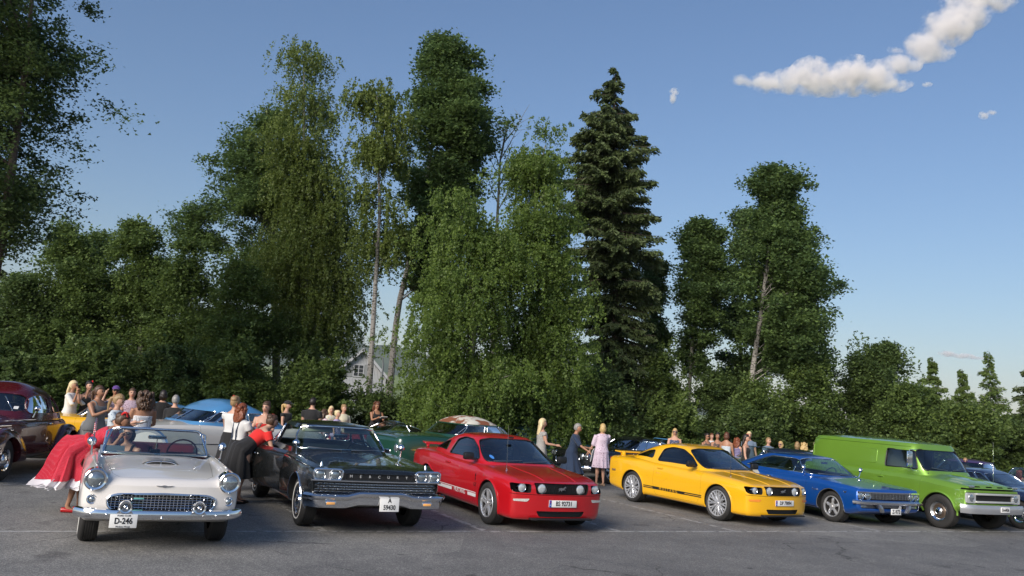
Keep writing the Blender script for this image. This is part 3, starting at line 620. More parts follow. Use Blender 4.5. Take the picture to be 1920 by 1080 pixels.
def street_lamp():
    D = 60; b0 = foot(713, 740, D); r = empty('street_lamp', b0); tag(r, 'thin street lamp with a curved arm right of the white house', 'street lamp'); t = at(715, 668, D).z
    m = MB(); m.tube([(0, 0, -.5), (0, 0, t*.6), (0, 0, t-.5), (-.08, 0, t-.12), (-.30, 0, t), (-.55, 0, t-.03)], [.09, .08, .06, .05, .045, .04], 8); m.build('pole', mat('grey_pole', (.16, .17, .17), .5, .5), r)
    m = MB(); m.ell((-.75, 0, t-.10), (.28, .12, .09), 12, 8); m.build('lamp_head', mat('grey_pole', (.16, .17, .17), .5, .5), r)
street_lamp()
# ---------------------------------------------------------------- clouds
def cloud(name, label, blobs, D, seed, dens=.012, thick=.5):
    """blobs: (px, py, half width px, half height px); a real body of vapour at distance D"""
    r = np.random.default_rng(seed); P = [(at(a, b, D), w/CAM_F*D, h/CAM_F*D) for a, b, w, h in blobs]; c = sum((p[0] for p in P), Vector())/len(P)
    bm = MB()
    for p, w, h in P:
        q = p-c; bm.ell((q.x, q.y, q.z), (w*1.15, max(h, w*thick)*1.1, h*1.2), 20, 12)
    me = remesh_cloud(bm.mesh('c', True), max(2., min(p[2] for p in P)*.16))
    m = bpy.data.materials.new('vapour'); m.use_nodes = True; n = m.node_tree.nodes; l = m.node_tree.links; n.clear(); out = n.new('ShaderNodeOutputMaterial'); v = n.new('ShaderNodeVolumePrincipled')
    v.inputs['Color'].default_value = (1, .975, .965, 1); v.inputs['Anisotropy'].default_value = 0.
    tc = n.new('ShaderNodeTexCoord'); no = n.new('ShaderNodeTexNoise'); sc = 1/(max(p[1] for p in P)*.62); no.inputs['Scale'].default_value = sc; no.inputs['Detail'].default_value = 6; no.inputs['Roughness'].default_value = .74
    l.new(tc.outputs['Object'], no.inputs['Vector'])
    # density falls off towards each blob's edge
    last = None
    for p, w, h in P:
        q = p-c; mp = n.new('ShaderNodeVectorMath'); mp.operation = 'SUBTRACT'; mp.inputs[1].default_value = q; l.new(tc.outputs['Object'], mp.inputs[0])
        dv = n.new('ShaderNodeVectorMath'); dv.operation = 'DIVIDE'; dv.inputs[1].default_value = (w*1.1, max(h, w*thick)*1.05, h*1.15); l.new(mp.outputs[0], dv.inputs[0]); ln = n.new('ShaderNodeVectorMath'); ln.operation = 'LENGTH'; l.new(dv.outputs[0], ln.inputs[0])
        if last is None: last = ln.outputs['Value']
        else: mi = n.new('ShaderNodeMath'); mi.operation = 'SMOOTH_MIN'; mi.inputs[2].default_value = .25; l.new(last, mi.inputs[0]); l.new(ln.outputs['Value'], mi.inputs[1]); last = mi.outputs[0]
    k = n.new('ShaderNodeMath'); k.operation = 'SUBTRACT'; k.inputs[0].default_value = 1.12; l.new(last, k.inputs[1])
    a = n.new('ShaderNodeMath'); a.operation = 'MULTIPLY_ADD'; a.inputs[1].default_value = 4.2; a.inputs[2].default_value = -2.15; l.new(no.outputs[0], a.inputs[0])
    s = n.new('ShaderNodeMath'); s.operation = 'ADD'; l.new(k.outputs[0], s.inputs[0]); l.new(a.outputs[0], s.inputs[1])
    cl = n.new('ShaderNodeMapRange'); cl.interpolation_type = 'SMOOTHERSTEP'; cl.inputs[1].default_value = -.12; cl.inputs[2].default_value = 1.05; cl.inputs[3].default_value = 0; cl.inputs[4].default_value = dens*3.2; l.new(s.outputs[0], cl.inputs[0]); l.new(cl.outputs[0], v.inputs['Density'])
    l.new(v.outputs[0], out.inputs['Volume'])
    o = link(name, me, m, sharp=None); o.location = c; tag(o, label, 'cloud', kind='stuff'); return o
def remesh_cloud(me, vox):
    return evaluated(me, lambda o, q: (setattr(o.modifiers.new('r', 'REMESH'), 'mode', 'VOXEL'), setattr(o.modifiers['r'], 'voxel_size', vox)))
cloud('cloud', 'long white cumulus cloud in the upper right sky', [(1392, 150, 22, 10), (1440, 156, 40, 18), (1480, 152, 34, 22), (1522, 144, 40, 34), (1560, 150, 44, 28), (1600, 142, 40, 34), (1645, 146, 34, 30), (1668, 158, 34, 14), (1695, 156, 18, 8)], 1500, 1, .030)
cloud('cloud', 'ragged white cloud climbing out of the top right corner', [(1690, 120, 36, 16), (1735, 88, 40, 26), (1760, 100, 30, 14), (1775, 50, 46, 34), (1810, 20, 48, 34), (1845, -12, 60, 34), (1680, 94, 16, 8)], 1500, 2, .026)
cloud('cloud', 'tiny cloud right of the tall spruce', [(1264, 172, 9, 7), (1262, 184, 6, 10)], 1500, 3, .05)
cloud('cloud', 'tiny wisp of cloud under the big corner cloud', [(1738, 158, 10, 5)], 1500, 4, .04)
cloud('cloud', 'tiny cloud near the right edge of the sky', [(1845, 216, 10, 7), (1860, 211, 9, 5)], 1500, 5, .045)
cloud('cloud', 'flat pink cloud low over the trees at the right', [(1780, 664, 20, 5), (1805, 667, 20, 5), (1830, 671, 16, 3.5)], 9500, 6, .008)

def haze():
    m = bpy.data.materials.new('evening_haze'); m.use_nodes = True; n = m.node_tree.nodes; l = m.node_tree.links; n.clear(); o = n.new('ShaderNodeOutputMaterial'); v = n.new('ShaderNodeVolumePrincipled')
    v.inputs['Color'].default_value = (.90, .94, 1, 1); v.inputs['Density'].default_value = .00007; l.new(v.outputs[0], o.inputs['Volume'])
    q = MB(); q.box((0, 2000, 170), (11400, 7600, 386)); b = q.build('haze', m, sharp=None); tag(b, 'thin evening haze over the valley', 'haze', kind='stuff')
haze()
# ---------------------------------------------------------------- materials of the cars
CHROME = mat('chrome', (.80, .81, .83), .08, 1., var=.03, scale=3)
BLACK = mat('black_trim', (.012, .012, .013), .45, var=.2)
DARK = mat('dark_interior', (.022, .021, .021), .75, var=.25)
WELL = mat('wheel_well', (.008, .008, .008), .9, var=.2)
RUBBER = mat('tyre_rubber', (.022, .021, .020), .75, var=.25, scale=9)
WHITEW = mat('whitewall', (.62, .60, .55), .6, var=.06)
ALLOY = mat('alloy', (.72, .73, .75), .26, .7, var=.05)
STEEL = mat('brushed_steel', (.42, .43, .45), .35, .9, var=.08)
LENS = mat('lamp_lens', (.34, .38, .40), .10, .75, coat=1., var=.55, scale=26)
AMBER = mat('amber_lens', (.85, .28, .04), .2, coat=1., var=.1)
PLATEW = mat('plate_white', (.74, .74, .72), .45, var=.02)
PLATEB = mat('plate_blue', (.02, .07, .40), .45, var=.02)
INK = mat('plate_ink', (.012, .012, .014), .5, var=.02)
GLASS = glass_mat('clear_glass', (.78, .88, .84), .12)
DGLASS = glass_mat('tinted_glass', (.30, .36, .38), .45)
MIRRORG = mat('mirror_glass', (.55, .6, .65), .03, 1., var=.02)

class Body:
    """car body lofted through rails; x forward, y left, z up, metres"""
    def __init__(s, rails, xf, xr, nx=84, sub=4, nose=.07, tail=.07, bow=.10, rbow=.08, lean=0., rlean=0., reach=.8):
        s.rails = rails; s.xf = xf; s.xr = xr; s.nose = nose; s.tail = tail; s.bow = bow; s.rbow = rbow; s.lean = lean; s.rlean = rlean; s.sub = sub; s.reach = reach
        s.W = max(max(k[1] for k in r['k']) for r in rails); s.zm = .6
        L = xf-xr; t = np.linspace(0, 1, nx); s.xs = xr+L*t
        def cap(r): return [1-math.cos(a) for a in np.linspace(0, math.pi/2, 6)]
        inner = s.xs[(s.xs > xr+tail) & (s.xs < xf-nose)]
        fr = [(xf-nose+nose*math.sin(a), nose*(1-math.cos(a))) for a in np.linspace(0, math.pi/2, 6)]
        rr = [(xr+tail-tail*math.sin(a), tail*(1-math.cos(a))) for a in np.linspace(math.pi/2, 0, 6)]
        s.st = rr+[(x, 0.) for x in inner]+fr
        s.pts = [s.section(x, d) for x, d in s.st]
    def rail(s, r, x):
        k = sorted(r['k'])
        xs = [a[0] for a in k]; return float(pchip(xs, [a[1] for a in k], x)), float(pchip(xs, [a[2] for a in k], x))
    def section(s, x, inset=0.):
        P = [s.rail(r, x) for r in s.rails]; sh = [r.get('s', 0) for r in s.rails]; out = []
        n = len(P); P = np.array(P)
        T = np.zeros_like(P)
        for i in range(n):
            if i == 0: T[i] = ((P[1]-P[0])[0], 0)
            elif i == n-1: T[i] = ((P[i]-P[i-1])[0], 0)
            else: T[i] = (P[i+1]-P[i-1])/2
        for i in range(n-1):
            a, b = P[i], P[i+1]; d = b-a; ln = np.linalg.norm(d)
            ta = d if sh[i] else T[i]*min(1, ln/(np.linalg.norm(T[i])+1e-9)*1.0); tb = d if sh[i+1] else T[i+1]*min(1, ln/(np.linalg.norm(T[i+1])+1e-9))
            for t in np.linspace(0, 1, s.sub, endpoint=False):
                h = (2*t**3-3*t**2+1)*a+(t**3-2*t**2+t)*ta+(-2*t**3+3*t**2)*b+(t**3-t**2)*tb; out.append(h)
        out.append(P[-1]); out = np.array(out)
        if inset > 0:
            zt = out[0, 1]; zb = out[-1, 1]; zmid = (zt+zb)/2; h = (zt-zb)/2
            out[:, 1] = zmid+(out[:, 1]-zmid)*(1-inset/h); out[:, 0] *= 1-inset/s.W
        out[0, 0] = 0; out[-1, 0] = 0
        return out
    def dx(s, x, y, z):
        t = np.clip((x-(s.xf-s.reach))/s.reach, 0, 1)**1.5; u = np.clip(((s.xr+s.reach)-x)/s.reach, 0, 1)**1.5
        q = (abs(y)/s.W)**2.4
        return t*(-s.bow*q+s.lean*(z-s.zm))+u*(s.rbow*q-s.rlean*(z-s.zm))
    def fx(s, y, z): return s.xf+float(s.dx(s.xf, y, z))
    def rx(s, y, z): return s.xr+float(s.dx(s.xr, y, z))
    def mesh(s, K=12):
        V = []; F = []; M = len(s.pts[0]); N = len(s.st)
        def vid(): return len(V)-1
        R_ = []; L_ = []
        for (x, _), p in zip(s.st, s.pts):
            r = []; l = []
            for j, (y, z) in enumerate(p):
                V.append((x+float(s.dx(x, y, z)), y, z)); l.append(vid())
                if j in (0, M-1): r.append(l[-1])
                else: V.append((x+float(s.dx(x, y, z)), -y, z)); r.append(vid())
            L_.append(l); R_.append(r)
        for i in range(N-1):
            for j in range(M-1):
                F.append((L_[i][j], L_[i+1][j], L_[i+1][j+1], L_[i][j+1])); F.append((R_[i][j+1], R_[i+1][j+1], R_[i+1][j], R_[i][j]))
        for e, (l, r, p, x) in enumerate(((L_[0], R_[0], s.pts[0], s.st[0][0]), (L_[-1], R_[-1], s.pts[-1], s.st[-1][0]))):
            rows = []
            for j in range(M):
                if j in (0, M-1): rows.append([l[j]]); continue
                y, z = p[j]; row = [l[j]]
                for k in range(1, K):
                    yy = y*(1-2*k/K); V.append((x+float(s.dx(x, yy, z)), yy, z)); row.append(vid())
                row.append(r[j]); rows.append(row)
            for j in range(M-1):
                a, b = rows[j], rows[j+1]
                if len(a) == 1: f = [(a[0], b[k], b[k+1]) for k in range(K)]
                elif len(b) == 1: f = [(a[k+1], a[k], b[0]) for k in range(K)]
                else: f = [(a[k], b[k], b[k+1], a[k+1]) for k in range(K)]
                F += [q[::-1] for q in f] if e == 0 else f
        me = mesh_of('body', V, F); bm = bmesh.new(); bm.from_mesh(me)
        bmesh.ops.remove_doubles(bm, verts=bm.verts, dist=1e-5); bm.to_mesh(me); bm.free(); return outward(me)
    def side_y(s, x, z):
        p = s.section(min(max(x, s.xr), s.xf)); best = 0
        for a, b in zip(p[:-1], p[1:]):
            if (a[1]-z)*(b[1]-z) <= 0 and abs(a[1]-b[1]) > 1e-6: best = max(best, a[0]+(b[0]-a[0])*(z-a[1])/(b[1]-a[1]))
        return best or s.W*.9
    def top_z(s, x, y):
        p = s.section(min(max(x, s.xr), s.xf)); best = 0; y = abs(y)
        for a, b in zip(p[:-1], p[1:]):
            if (a[0]-y)*(b[0]-y) <= 0 and abs(a[0]-b[0]) > 1e-6: best = max(best, a[1]+(b[1]-a[1])*(y-a[0])/(b[0]-a[0]))
        return best
class House:
    """greenhouse: superellipse rings. keys: (z, x front, x rear, half width)"""
    def __init__(s, keys, n=5., crown=.05, nr=None):
        s.k = sorted(keys); s.n = n; s.crown = crown; s.z0 = s.k[0][0]; s.z1 = s.k[-1][0]
    def par(s, z):
        zs = [k[0] for k in s.k]; return [float(pchip(zs, [k[i] for k in s.k], z)) for i in (1, 2, 3)]
    def ring(s, z, off=0., sc=1., zz=None, N=88):
        a, b, w = s.par(z); a -= off; b += off; w -= off; cx = (a+b)/2; hx = (a-b)/2; out = []
        for k in range(N):
            t = 2*math.pi*k/N; t = t+.0*math.sin(4*t); c, q = math.cos(t), math.sin(t); e = 2/s.n
            out.append((cx+hx*sc*math.copysign(abs(c)**e, c), w*sc*math.copysign(abs(q)**e, q), z if zz is None else zz))
        return out
    def solid(s, off=0., zlow=None):
        rings = []; zs = list(np.linspace(s.z0 if zlow is None else zlow, s.z1, 12))
        for z in zs: rings.append(s.ring(max(z, s.z0), off, 1, z-off*(z == s.z1)))
        top = s.z1-off
        for t in (.04, .12, .25, .42, .62, .82): rings.append(s.ring(s.z1, off, 1-t, top+s.crown*(1-(1-t)**2.2)))
        m = MB(); m.loft(rings, True, True); return outward(m.mesh('gh'))
    def side_y(s, x, z, off=0.):
        a, b, w = s.par(z); cx = (a+b)/2; hx = (a-b)/2-off; q = 1-min(.999, abs((x-cx)/hx))**s.n; return (w-off)*q**(1/s.n)
    def front_x(s, y, z, off=0., rear=False):
        a, b, w = s.par(z); cx = (a+b)/2; hx = (a-b)/2-off; q = 1-min(.999, abs(y/(w-off)))**s.n; return cx+(-1 if rear else 1)*hx*q**(1/s.n)
def rounded(poly, r=.04, n=4):
    """round the corners of a polygon"""
    out = []; N = len(poly)
    for i in range(N):
        p0, p1, p2 = np.array(poly[i-1]), np.array(poly[i]), np.array(poly[(i+1) % N]); rr = poly[i][2] if len(poly[i]) > 2 else r
        p0, p1, p2 = p0[:2], p1[:2], p2[:2]
        a = p0-p1; b = p2-p1; la, lb = np.linalg.norm(a), np.linalg.norm(b); d = min(rr, la*.45, lb*.45); A = p1+a/la*d; B = p1+b/lb*d
        for t in np.linspace(0, 1, n+1): out.append(tuple((1-t)**2*A+2*t*(1-t)*p1+t*t*B))
    return out
def inset(poly, d):
    P = np.array([p[:2] for p in poly]); N = len(P); area = sum(P[i][0]*P[(i+1) % N][1]-P[(i+1) % N][0]*P[i][1] for i in range(N)); sg = 1 if area > 0 else -1; out = []
    for i in range(N):
        a, b, c = P[i-1], P[i], P[(i+1) % N]; t1 = (b-a)/(np.linalg.norm(b-a)+1e-9); t2 = (c-b)/(np.linalg.norm(c-b)+1e-9)
        n1 = np.array([-t1[1], t1[0]])*sg; n2 = np.array([-t2[1], t2[0]])*sg; m = n1+n2; m = m/max(.35, np.linalg.norm(m)**2/1.0)*1.0 if np.linalg.norm(m) > .3 else n1
        out.append(tuple(b+m*d*(1.0)))
    return out
def sheet_on(poly, fn, step=.07):
    """fill a 2-D polygon, cut it into a grid, and lay it on a surface with fn(a,b)->point"""
    bm = bmesh.new(); vs = [bm.verts.new((a, b, 0)) for a, b in poly]; bm.faces.new(vs)
    A = np.array(poly); lo, hi = A.min(0), A.max(0)
    for ax in (0, 1):
        for q in np.arange(lo[ax]+step, hi[ax]-step*.3, step):
            co = Vector((q, 0, 0)) if ax == 0 else Vector((0, q, 0)); no = Vector((1, 0, 0)) if ax == 0 else Vector((0, 1, 0))
            bmesh.ops.bisect_plane(bm, geom=bm.verts[:]+bm.edges[:]+bm.faces[:], plane_co=co, plane_no=no, dist=1e-5)
    for v in bm.verts: v.co = Vector(fn(v.co.x, v.co.y))
    me = bpy.data.meshes.new('pane'); bm.to_mesh(me); bm.free(); return me
def closed_tube(m, pts, r, n=6):
    pts = [Vector(p) for p in pts]; N = len(pts); V = []; F = []
    for i in range(N):
        t = (pts[(i+1) % N]-pts[i-1]).normalized(); a = t.cross(Vector((0, 0, 1)) if abs(t.z) < .95 else Vector((1, 0, 0))).normalized(); b = t.cross(a)
        for k in range(n): w = 2*math.pi*k/n; V.append(pts[i]+(a*math.cos(w)+b*math.sin(w))*r)
    for i in range(N):
        j = (i+1) % N
        for k in range(n): F.append((i*n+k, i*n+(k+1) % n, j*n+(k+1) % n, j*n+k))
    m.add(V, F)
def prism_mesh(poly, h0, h1, axis, mi=0):
    m = MB(); m.cur = mi; m.prism([p[:2] for p in poly], h0, h1, axis); return m.mesh('c')
SLOT = {'paint': 0, 'black': 1, 'inside': 2, 'well': 3, 'trim': 4}

class Car:
    def __init__(s, name, label, pos, psi, col, group=None, roofcol=None, inside=None, cat='car', sedan=True):
        s.root = empty(name, pos, psi-math.pi/2); tag(s.root, label, cat, group)
        s.paint = col; s.roof = roofcol or col; s.inside = inside or DARK
        s.slots = [s.paint, BLACK, s.inside, WELL, s.roof]
    def part(s, name, m, mats, parent=None, sharp=38):
        return m.build(name, mats, parent or s.root, sharp) if isinstance(m, MB) else link(name, m, mats, parent or s.root, sharp)
    def body(s, B, cuts=(), wheels=(), wr=.36, doors=(), hood=None, trunk=None, cabin=None, lip=None):
        """cuts: (poly, h0, h1, axis, slot); doors: polygons in side view; hood/trunk: polygons in plan"""
        s.B = B; me = B.mesh()
        for m in range(5): me.materials.append(s.slots[m])
        C = MB()
        for x, y0, r in wheels:
            C.cur = 3
            for sg in (-1, 1):
                poly = [(x+r*math.cos(a), wr+r*math.sin(a)) for a in np.linspace(0, 2*math.pi, 40, endpoint=False)]
                C.prism(poly, sg*y0, sg*1.4, 'y')
        cm = C.mesh('c')
        for m in range(5): cm.materials.append(s.slots[m])
        if wheels: me = boolean(me, cm)
        for poly, h0, h1, ax, sl in cuts:
            c = prism_mesh(poly, h0, h1, ax, SLOT[sl])
            for m in range(5): c.materials.append(s.slots[m])
            me = boolean(me, c)
        out = []
        def split(name, poly, h0, h1, ax, gap=.006):
            nonlocal me
            a = prism_mesh(poly, h0, h1, ax, 1); b = prism_mesh(inset(poly, gap), h0+.004*np.sign(h1-h0), h1, ax, 1)
            for q in (a, b):
                for m in range(5): q.materials.append(s.slots[m])
            piece = boolean(me, b, 'INTERSECT'); me = boolean(me, a)
            if len(piece.polygons): out.append(s.part(name, piece, s.slots, sharp=32))
        for poly in doors:
            for sg in (1, -1): split('door', poly, sg*(B.W-.20), sg*(B.W+.2), 'y')
        if hood: split('hood', hood[0], hood[1], 2.0, 'z')
        if trunk: split('trunk_lid', trunk[0], trunk[1], 2.0, 'z')
        s.body_o = s.part('body', me, s.slots, sharp=32); return out
    def house(s, H, side=(), front=None, rear=None, glass=None, fglass=None, off=.012, shell=.045, cuty=True, frame=None, fr=.010, roofname='roof', gaps=(), split=None):
        s.H = H; me = H.solid(); inn = H.solid(shell, H.z0-.3)
        for q in (me, inn):
            for p in q.polygons: p.material_index = 4 if q is me else 2
            for m in range(5): q.materials.append(s.slots[m])
        me = boolean(me, inn)
        cx = sum(H.par(H.z0)[:2])/2
        for poly in side:
            c = prism_mesh(poly, -1.5, 1.5, 'y', 1); [c.materials.append(q) for q in s.slots]; me = boolean(me, c)
        if front: c = prism_mesh(front, cx, 4, 'x', 1); [c.materials.append(q) for q in s.slots]; me = boolean(me, c)
        if rear: c = prism_mesh(rear, cx, -8, 'x', 1); [c.materials.append(q) for q in s.slots]; me = boolean(me, c)
        if split:      # pillars in body colour under a roof of another colour
            for p in me.polygons:
                if p.material_index == 4 and p.center.z < split: p.material_index = 0
        s.roof_o = s.part(roofname, me, s.slots, sharp=32)
        g = glass or GLASS; fm = frame or BLACK
        for poly in side:
            for sg in (1, -1):
                w = s.part('window', sheet_on(poly, lambda a, b: (a, sg*H.side_y(a, b, off), b)), g, sharp=60)
                f = MB(); closed_tube(f, [(a, sg*(H.side_y(a, b, -.002)), b) for a, b in poly], fr); f.build('window_frame', fm, w, 60)
        for poly, nm, rr in ((front, 'windscreen', False), (rear, 'rear_window', True)):
            if poly:
                w = s.part(nm, sheet_on(poly, lambda a, b: (H.front_x(a, b, off, rr), a, b)), fglass or g, sharp=60)
                f = MB(); closed_tube(f, [(H.front_x(a, b, -.002, rr), a, b) for a, b in poly], fr); f.build('window_frame', fm, w, 60)
    # ---- wheels
    def wheel(s, x, y, r, w=.22, rim=.235, style='cap', white=None, steer=0.):
        """y = outer face of the tyre; sign gives the side"""
        sg = 1 if y > 0 else -1
        e = empty('wheel', (x, y, r), steer, s.root)
        M = Matrix.Identity(4) if sg > 0 else Matrix.Rotation(math.pi, 4, 'Z')
        t = MB(); t.T = M; hw = w
        prof = [(rim, -.012), (rim+.012, 0), (rim+(r-rim)*.45, .012), (r-.035, .004), (r-.010, -.012), (r, -.035)]
        k = 5
        for i in range(k):
            a = -.035-(hw-.07)*i/k; b = -.035-(hw-.07)*(i+1)/k
            prof += [(r, a-.001), (r, b+.010), (r-.009, b+.009), (r-.009, b+.001)]
        prof += [(r, -hw+.035), (r-.010, -hw+.012), (r-.035, -hw-.004), (rim, -hw+.01)]
        t.lathe(prof, 40, 'y'); ty = t.build('tyre', RUBBER, e, 40)
        if white:
            q = MB(); q.T = M; q.lathe([(white[0], .0095), (white[1], .0155 if white[1]-white[0] < .06 else .013), ((white[0]+white[1])/2, .0165)][0:1]+[((white[0]+white[1])/2, .0155), (white[1], .0115)], 40, 'y'); q.build('whitewall', WHITEW, ty, 40)
        h = MB(); h.T = M
        if style in ('double5', 'mesh', 'torq'):
            lipd = .02 if style != 'torq' else .03
            h.lathe([(rim+.004, -.010), (rim-.004, .004), (rim-.016, .004), (rim-.022, -.012), (rim-.024, -.035)], 44, 'y'); bl = MB(); bl.T = M; bl.lathe([(rim-.0235, -.034), (rim-.028, -.06), (rim-.035, -hw*.75), (rim-.04, -hw)], 44, 'y'); bl.build('rim_barrel', mat('dark_barrel', (.05, .05, .05), .5, .6), e, 40)
            hub = .075 if style != 'mesh' else .06
            h.lathe([(.001, -.008), (.028, -.008), (.034, -.014), (hub, -.02), (hub+.006, -.03), (hub, -.05)], 24, 'y')
            def spoke(a0, r0, a1, r1, w0, w1, y0, y1, th=.03):
                P = [];
                A = Vector((math.cos(a0)*r0, y0, math.sin(a0)*r0)); Bq = Vector((math.cos(a1)*r1, y1, math.sin(a1)*r1)); d = (Bq-A).normalized(); n = d.cross(Vector((0, 1, 0))).normalized()
                V = [A+n*w0, A-n*w0, Bq-n*w1, Bq+n*w1]; V2 = [v-Vector((0, th, 0)) for v in V]
                V1 = [A+n*w0*.45+Vector((0, .006, 0)), A-n*w0*.45+Vector((0, .006, 0)), Bq-n*w1*.45+Vector((0, .006, 0)), Bq+n*w1*.45+Vector((0, .006, 0))]
                h.add(V+V2+V1, [(8, 9, 10, 11), (0, 8, 11, 3), (1, 2, 10, 9), (0, 3, 7, 4), (1, 5, 6, 2), (4, 7, 6, 5)])
            R0 = rim-.018
            if style == 'double5':
                for k in range(5):
                    a = 2*math.pi*k/5+math.pi/2
                    for q in (-1, 1): spoke(a+q*.30, hub*.75, a+q*.155, R0, .017, .020, -.022, -.010)
            elif style == 'mesh':
                for k in range(10):
                    a = 2*math.pi*k/10
                    spoke(a, hub*.7, a, R0*.62, .011, .009, -.02, -.008)
                    for q in (-1, 1): spoke(a, R0*.58, a+q*.155, R0, .008, .008, -.008, .0)
                    for q in (-1, 1): spoke(a+q*.20, hub*.7, a+q*.16, R0*.99, .006, .006, -.02, -.002)
            else:
                for k in range(5):
                    a = 2*math.pi*k/5+math.pi/2; spoke(a, hub*.6, a, R0*.72, .019, .030, -.025, -.035); spoke(a, R0*.70, a, R0, .030, .022, -.035, -.055)
            h.build('rim', ALLOY, e, 30)
            bk = MB(); bk.T = M; bk.lathe([(.001, -.075), (rim-.03, -.075)], 32, 'y'); bk.lathe([(.05, -.07), (rim*.62, -.068), (rim*.62, -.08)], 28, 'y'); bk.build('brake_disc', mat('brake_disc', (.018, .017, .017), .6, .3), e, 30)
        elif style == 'steel':     # truck steel wheel with trim ring and small cap
            h.lathe([(rim+.004, -.012), (rim-.004, .006), (rim-.03, -.004), (rim-.055, -.045)], 44, 'y'); h.build('trim_ring', CHROME, e, 40)
            q = MB(); q.T = M; q.lathe([(rim-.055, -.045), (rim-.085, -.03), (.11, -.035), (.085, -.05), (.001, -.05)], 40, 'y'); q.build('rim', mat('rim_bronze', (.16, .12, .09), .35, .7), e, 40)
            q = MB(); q.T = M; q.lathe([(.088, -.05), (.085, -.01), (.06, .012), (.03, .02), (.001, .022)], 32, 'y'); q.build('hub_cap', CHROME, e, 40)
        else:                      # full hubcap
            h.lathe([(rim+.006, -.012), (rim, .008), (rim-.02, .0), (rim-.05, -.022), (rim-.075, -.006), (rim*.48, -.012), (rim*.42, .012), (rim*.2, .030), (.001, .034)], 44, 'y'); h.build('hub_cap', CHROME if style == 'cap' else STEEL, e, 40)
            q = MB(); q.T = M
            for k in range(16):
                a = 2*math.pi*k/16; q.box((math.cos(a)*(rim-.045), -.012, math.sin(a)*(rim-.045)), (.034, .012, .008), Matrix.Rotation(-a, 3, 'Y'))
            q.build('cap_slots', BLACK, e, 40)['kind'] = 'stuff'
        return e
    # ---- lamps, plates and small parts
    def lamp(s, name, y, z, r, x=None, depth=.04, bezel=.02, mats=(CHROME, LENS), pod=0., dish=.012, parent=None):
        x = s.B.fx(y, z) if x is None else x
        b = MB(); b.lathe([(r+bezel, -depth), (r+bezel, 0+pod), (r+bezel*.6, .010+pod), (r, .004+pod), (r-.004, -.012+pod), (r*.6, -.03+pod)], 28, 'x', (x, y, z)); o = b.build(name, mats[0], parent or s.root, 40)
        l = MB(); l.lathe([(r-.002, -.004+pod), (r*.8, dish*.5+pod), (r*.45, dish*.9+pod), (.001, dish+pod)], 26, 'x', (x, y, z)); l.build('lens', mats[1], o, 40)
        return o
    def plate(s, y, z, text, w=.52, h=.11, x=None, blue=False, lines=None, size=None, border=False, tilt=0.):
        x = (s.B.fx(y, z) if x is None else x)
        M = Matrix.Translation((x, y, z)) @ Matrix.Rotation(tilt, 4, 'Y')
        m = MB(); m.T = M; m.box((0, 0, 0), (.012, w, h), bev=.004); o = m.build('licence_plate', PLATEW, s.root)
        def put(body, sz, dy, dz, col=INK, sx=1.):
            t = text_mesh(body, sz, .001, sx, bold=.0022 if sz > .05 else 0); t.transform(M @ Matrix.Translation((.0085, dy, dz)) @ Matrix(((0, 0, 1, 0), (1, 0, 0, 0), (0, 1, 0, 0), (0, 0, 0, 1)))); link('lettering', t, col, o, sharp=None)
        if lines:
            for body, sz, dy, dz, sx in lines: put(body, sz, dy, dz, INK, sx)
        else: put(text, size or h*.92, .02 if blue else 0, 0, INK, .82)
        if blue:
            b = MB(); b.T = M; b.box((.005, -w/2+.022, 0), (.008, .04, h*.96)); b.build('country_band', PLATEB, o)
            f = MB(); f.T = M; f.box((.010, -w/2+.022, h*.22), (.003, .028, .022)); f.build('flag', mat('flag_red', (.6, .02, .03), .5), o)
            f = MB(); f.T = M; f.box((.0125, -w/2+.022, h*.22), (.003, .028, .005)); f.box((.0125, -w/2+.018, h*.22), (.0032, .005, .022)); f.build('flag_cross', mat('flag_blue', (.03, .05, .35), .5), o)
            put('N', .03, -w/2+.022, -h*.22, PLATEW)
        return o
    def side_text(s, body, size, x, z, mt, sg=-1, off=.004, sx=1., spacing=1.):
        y = sg*(s.B.side_y(x, z)+off); t = text_mesh(body, size, .001, sx, spacing=spacing)
        t.transform(Matrix(((1 if sg < 0 else -1, 0, 0, x), (0, 0, sg, y), (0, 1, 0, z), (0, 0, 0, 1)))); me = t
        # wrap each vertex on the body side
        for v in me.vertices: v.co.y += sg*(s.B.side_y(v.co.x, v.co.z)-s.B.side_y(x, z))
        return s.part('lettering', me, mt, sharp=None)
    def front_text(s, body, size, y, z, mt, off=.004, sx=1., x=None, spacing=1., parent=None):
        t = text_mesh(body, size, .002, sx, spacing=spacing)
        for v in t.vertices:
            a, b = y+v.co.x, z+v.co.y; v.co = Vector(((s.B.fx(a, b) if x is None else x)+off+v.co.z, a, b))
        return s.part('lettering', t, mt, parent, sharp=None)
    def strip(s, name, pts, h, mt, off=.006, sides=(-1, 1), parent=None, t=.012):
        """a moulding or painted stripe along the body side through (x,z) points"""
        for sg in sides:
            m = MB(); rings = []
            P = np.array(pts, float); N = max(2, int(abs(P[-1][0]-P[0][0])/.06)); xs = np.linspace(P[0][0], P[-1][0], N); o_ = np.argsort(P[:, 0]); zs = np.interp(xs, P[o_, 0], P[o_, 1])
            for x, z in zip(xs, zs):
                a = s.B.side_y(x, z+h/2); b = s.B.side_y(x, z-h/2); mdl = (a+b)/2
                dxx = float(s.B.dx(x, mdl, z))
                rings.append([(x+dxx, sg*(a-.004), z+h/2), (x+dxx, sg*(mdl+off), z+h*.35), (x+dxx, sg*(mdl+off), z-h*.35), (x+dxx, sg*(b-.004), z-h/2)] if t else
                             [(x+dxx, sg*(a+off), z+h/2), (x+dxx, sg*(b+off), z-h/2)])
            m.loft(rings, close=bool(t), caps=bool(t)); s.part(name, m, mt, parent)
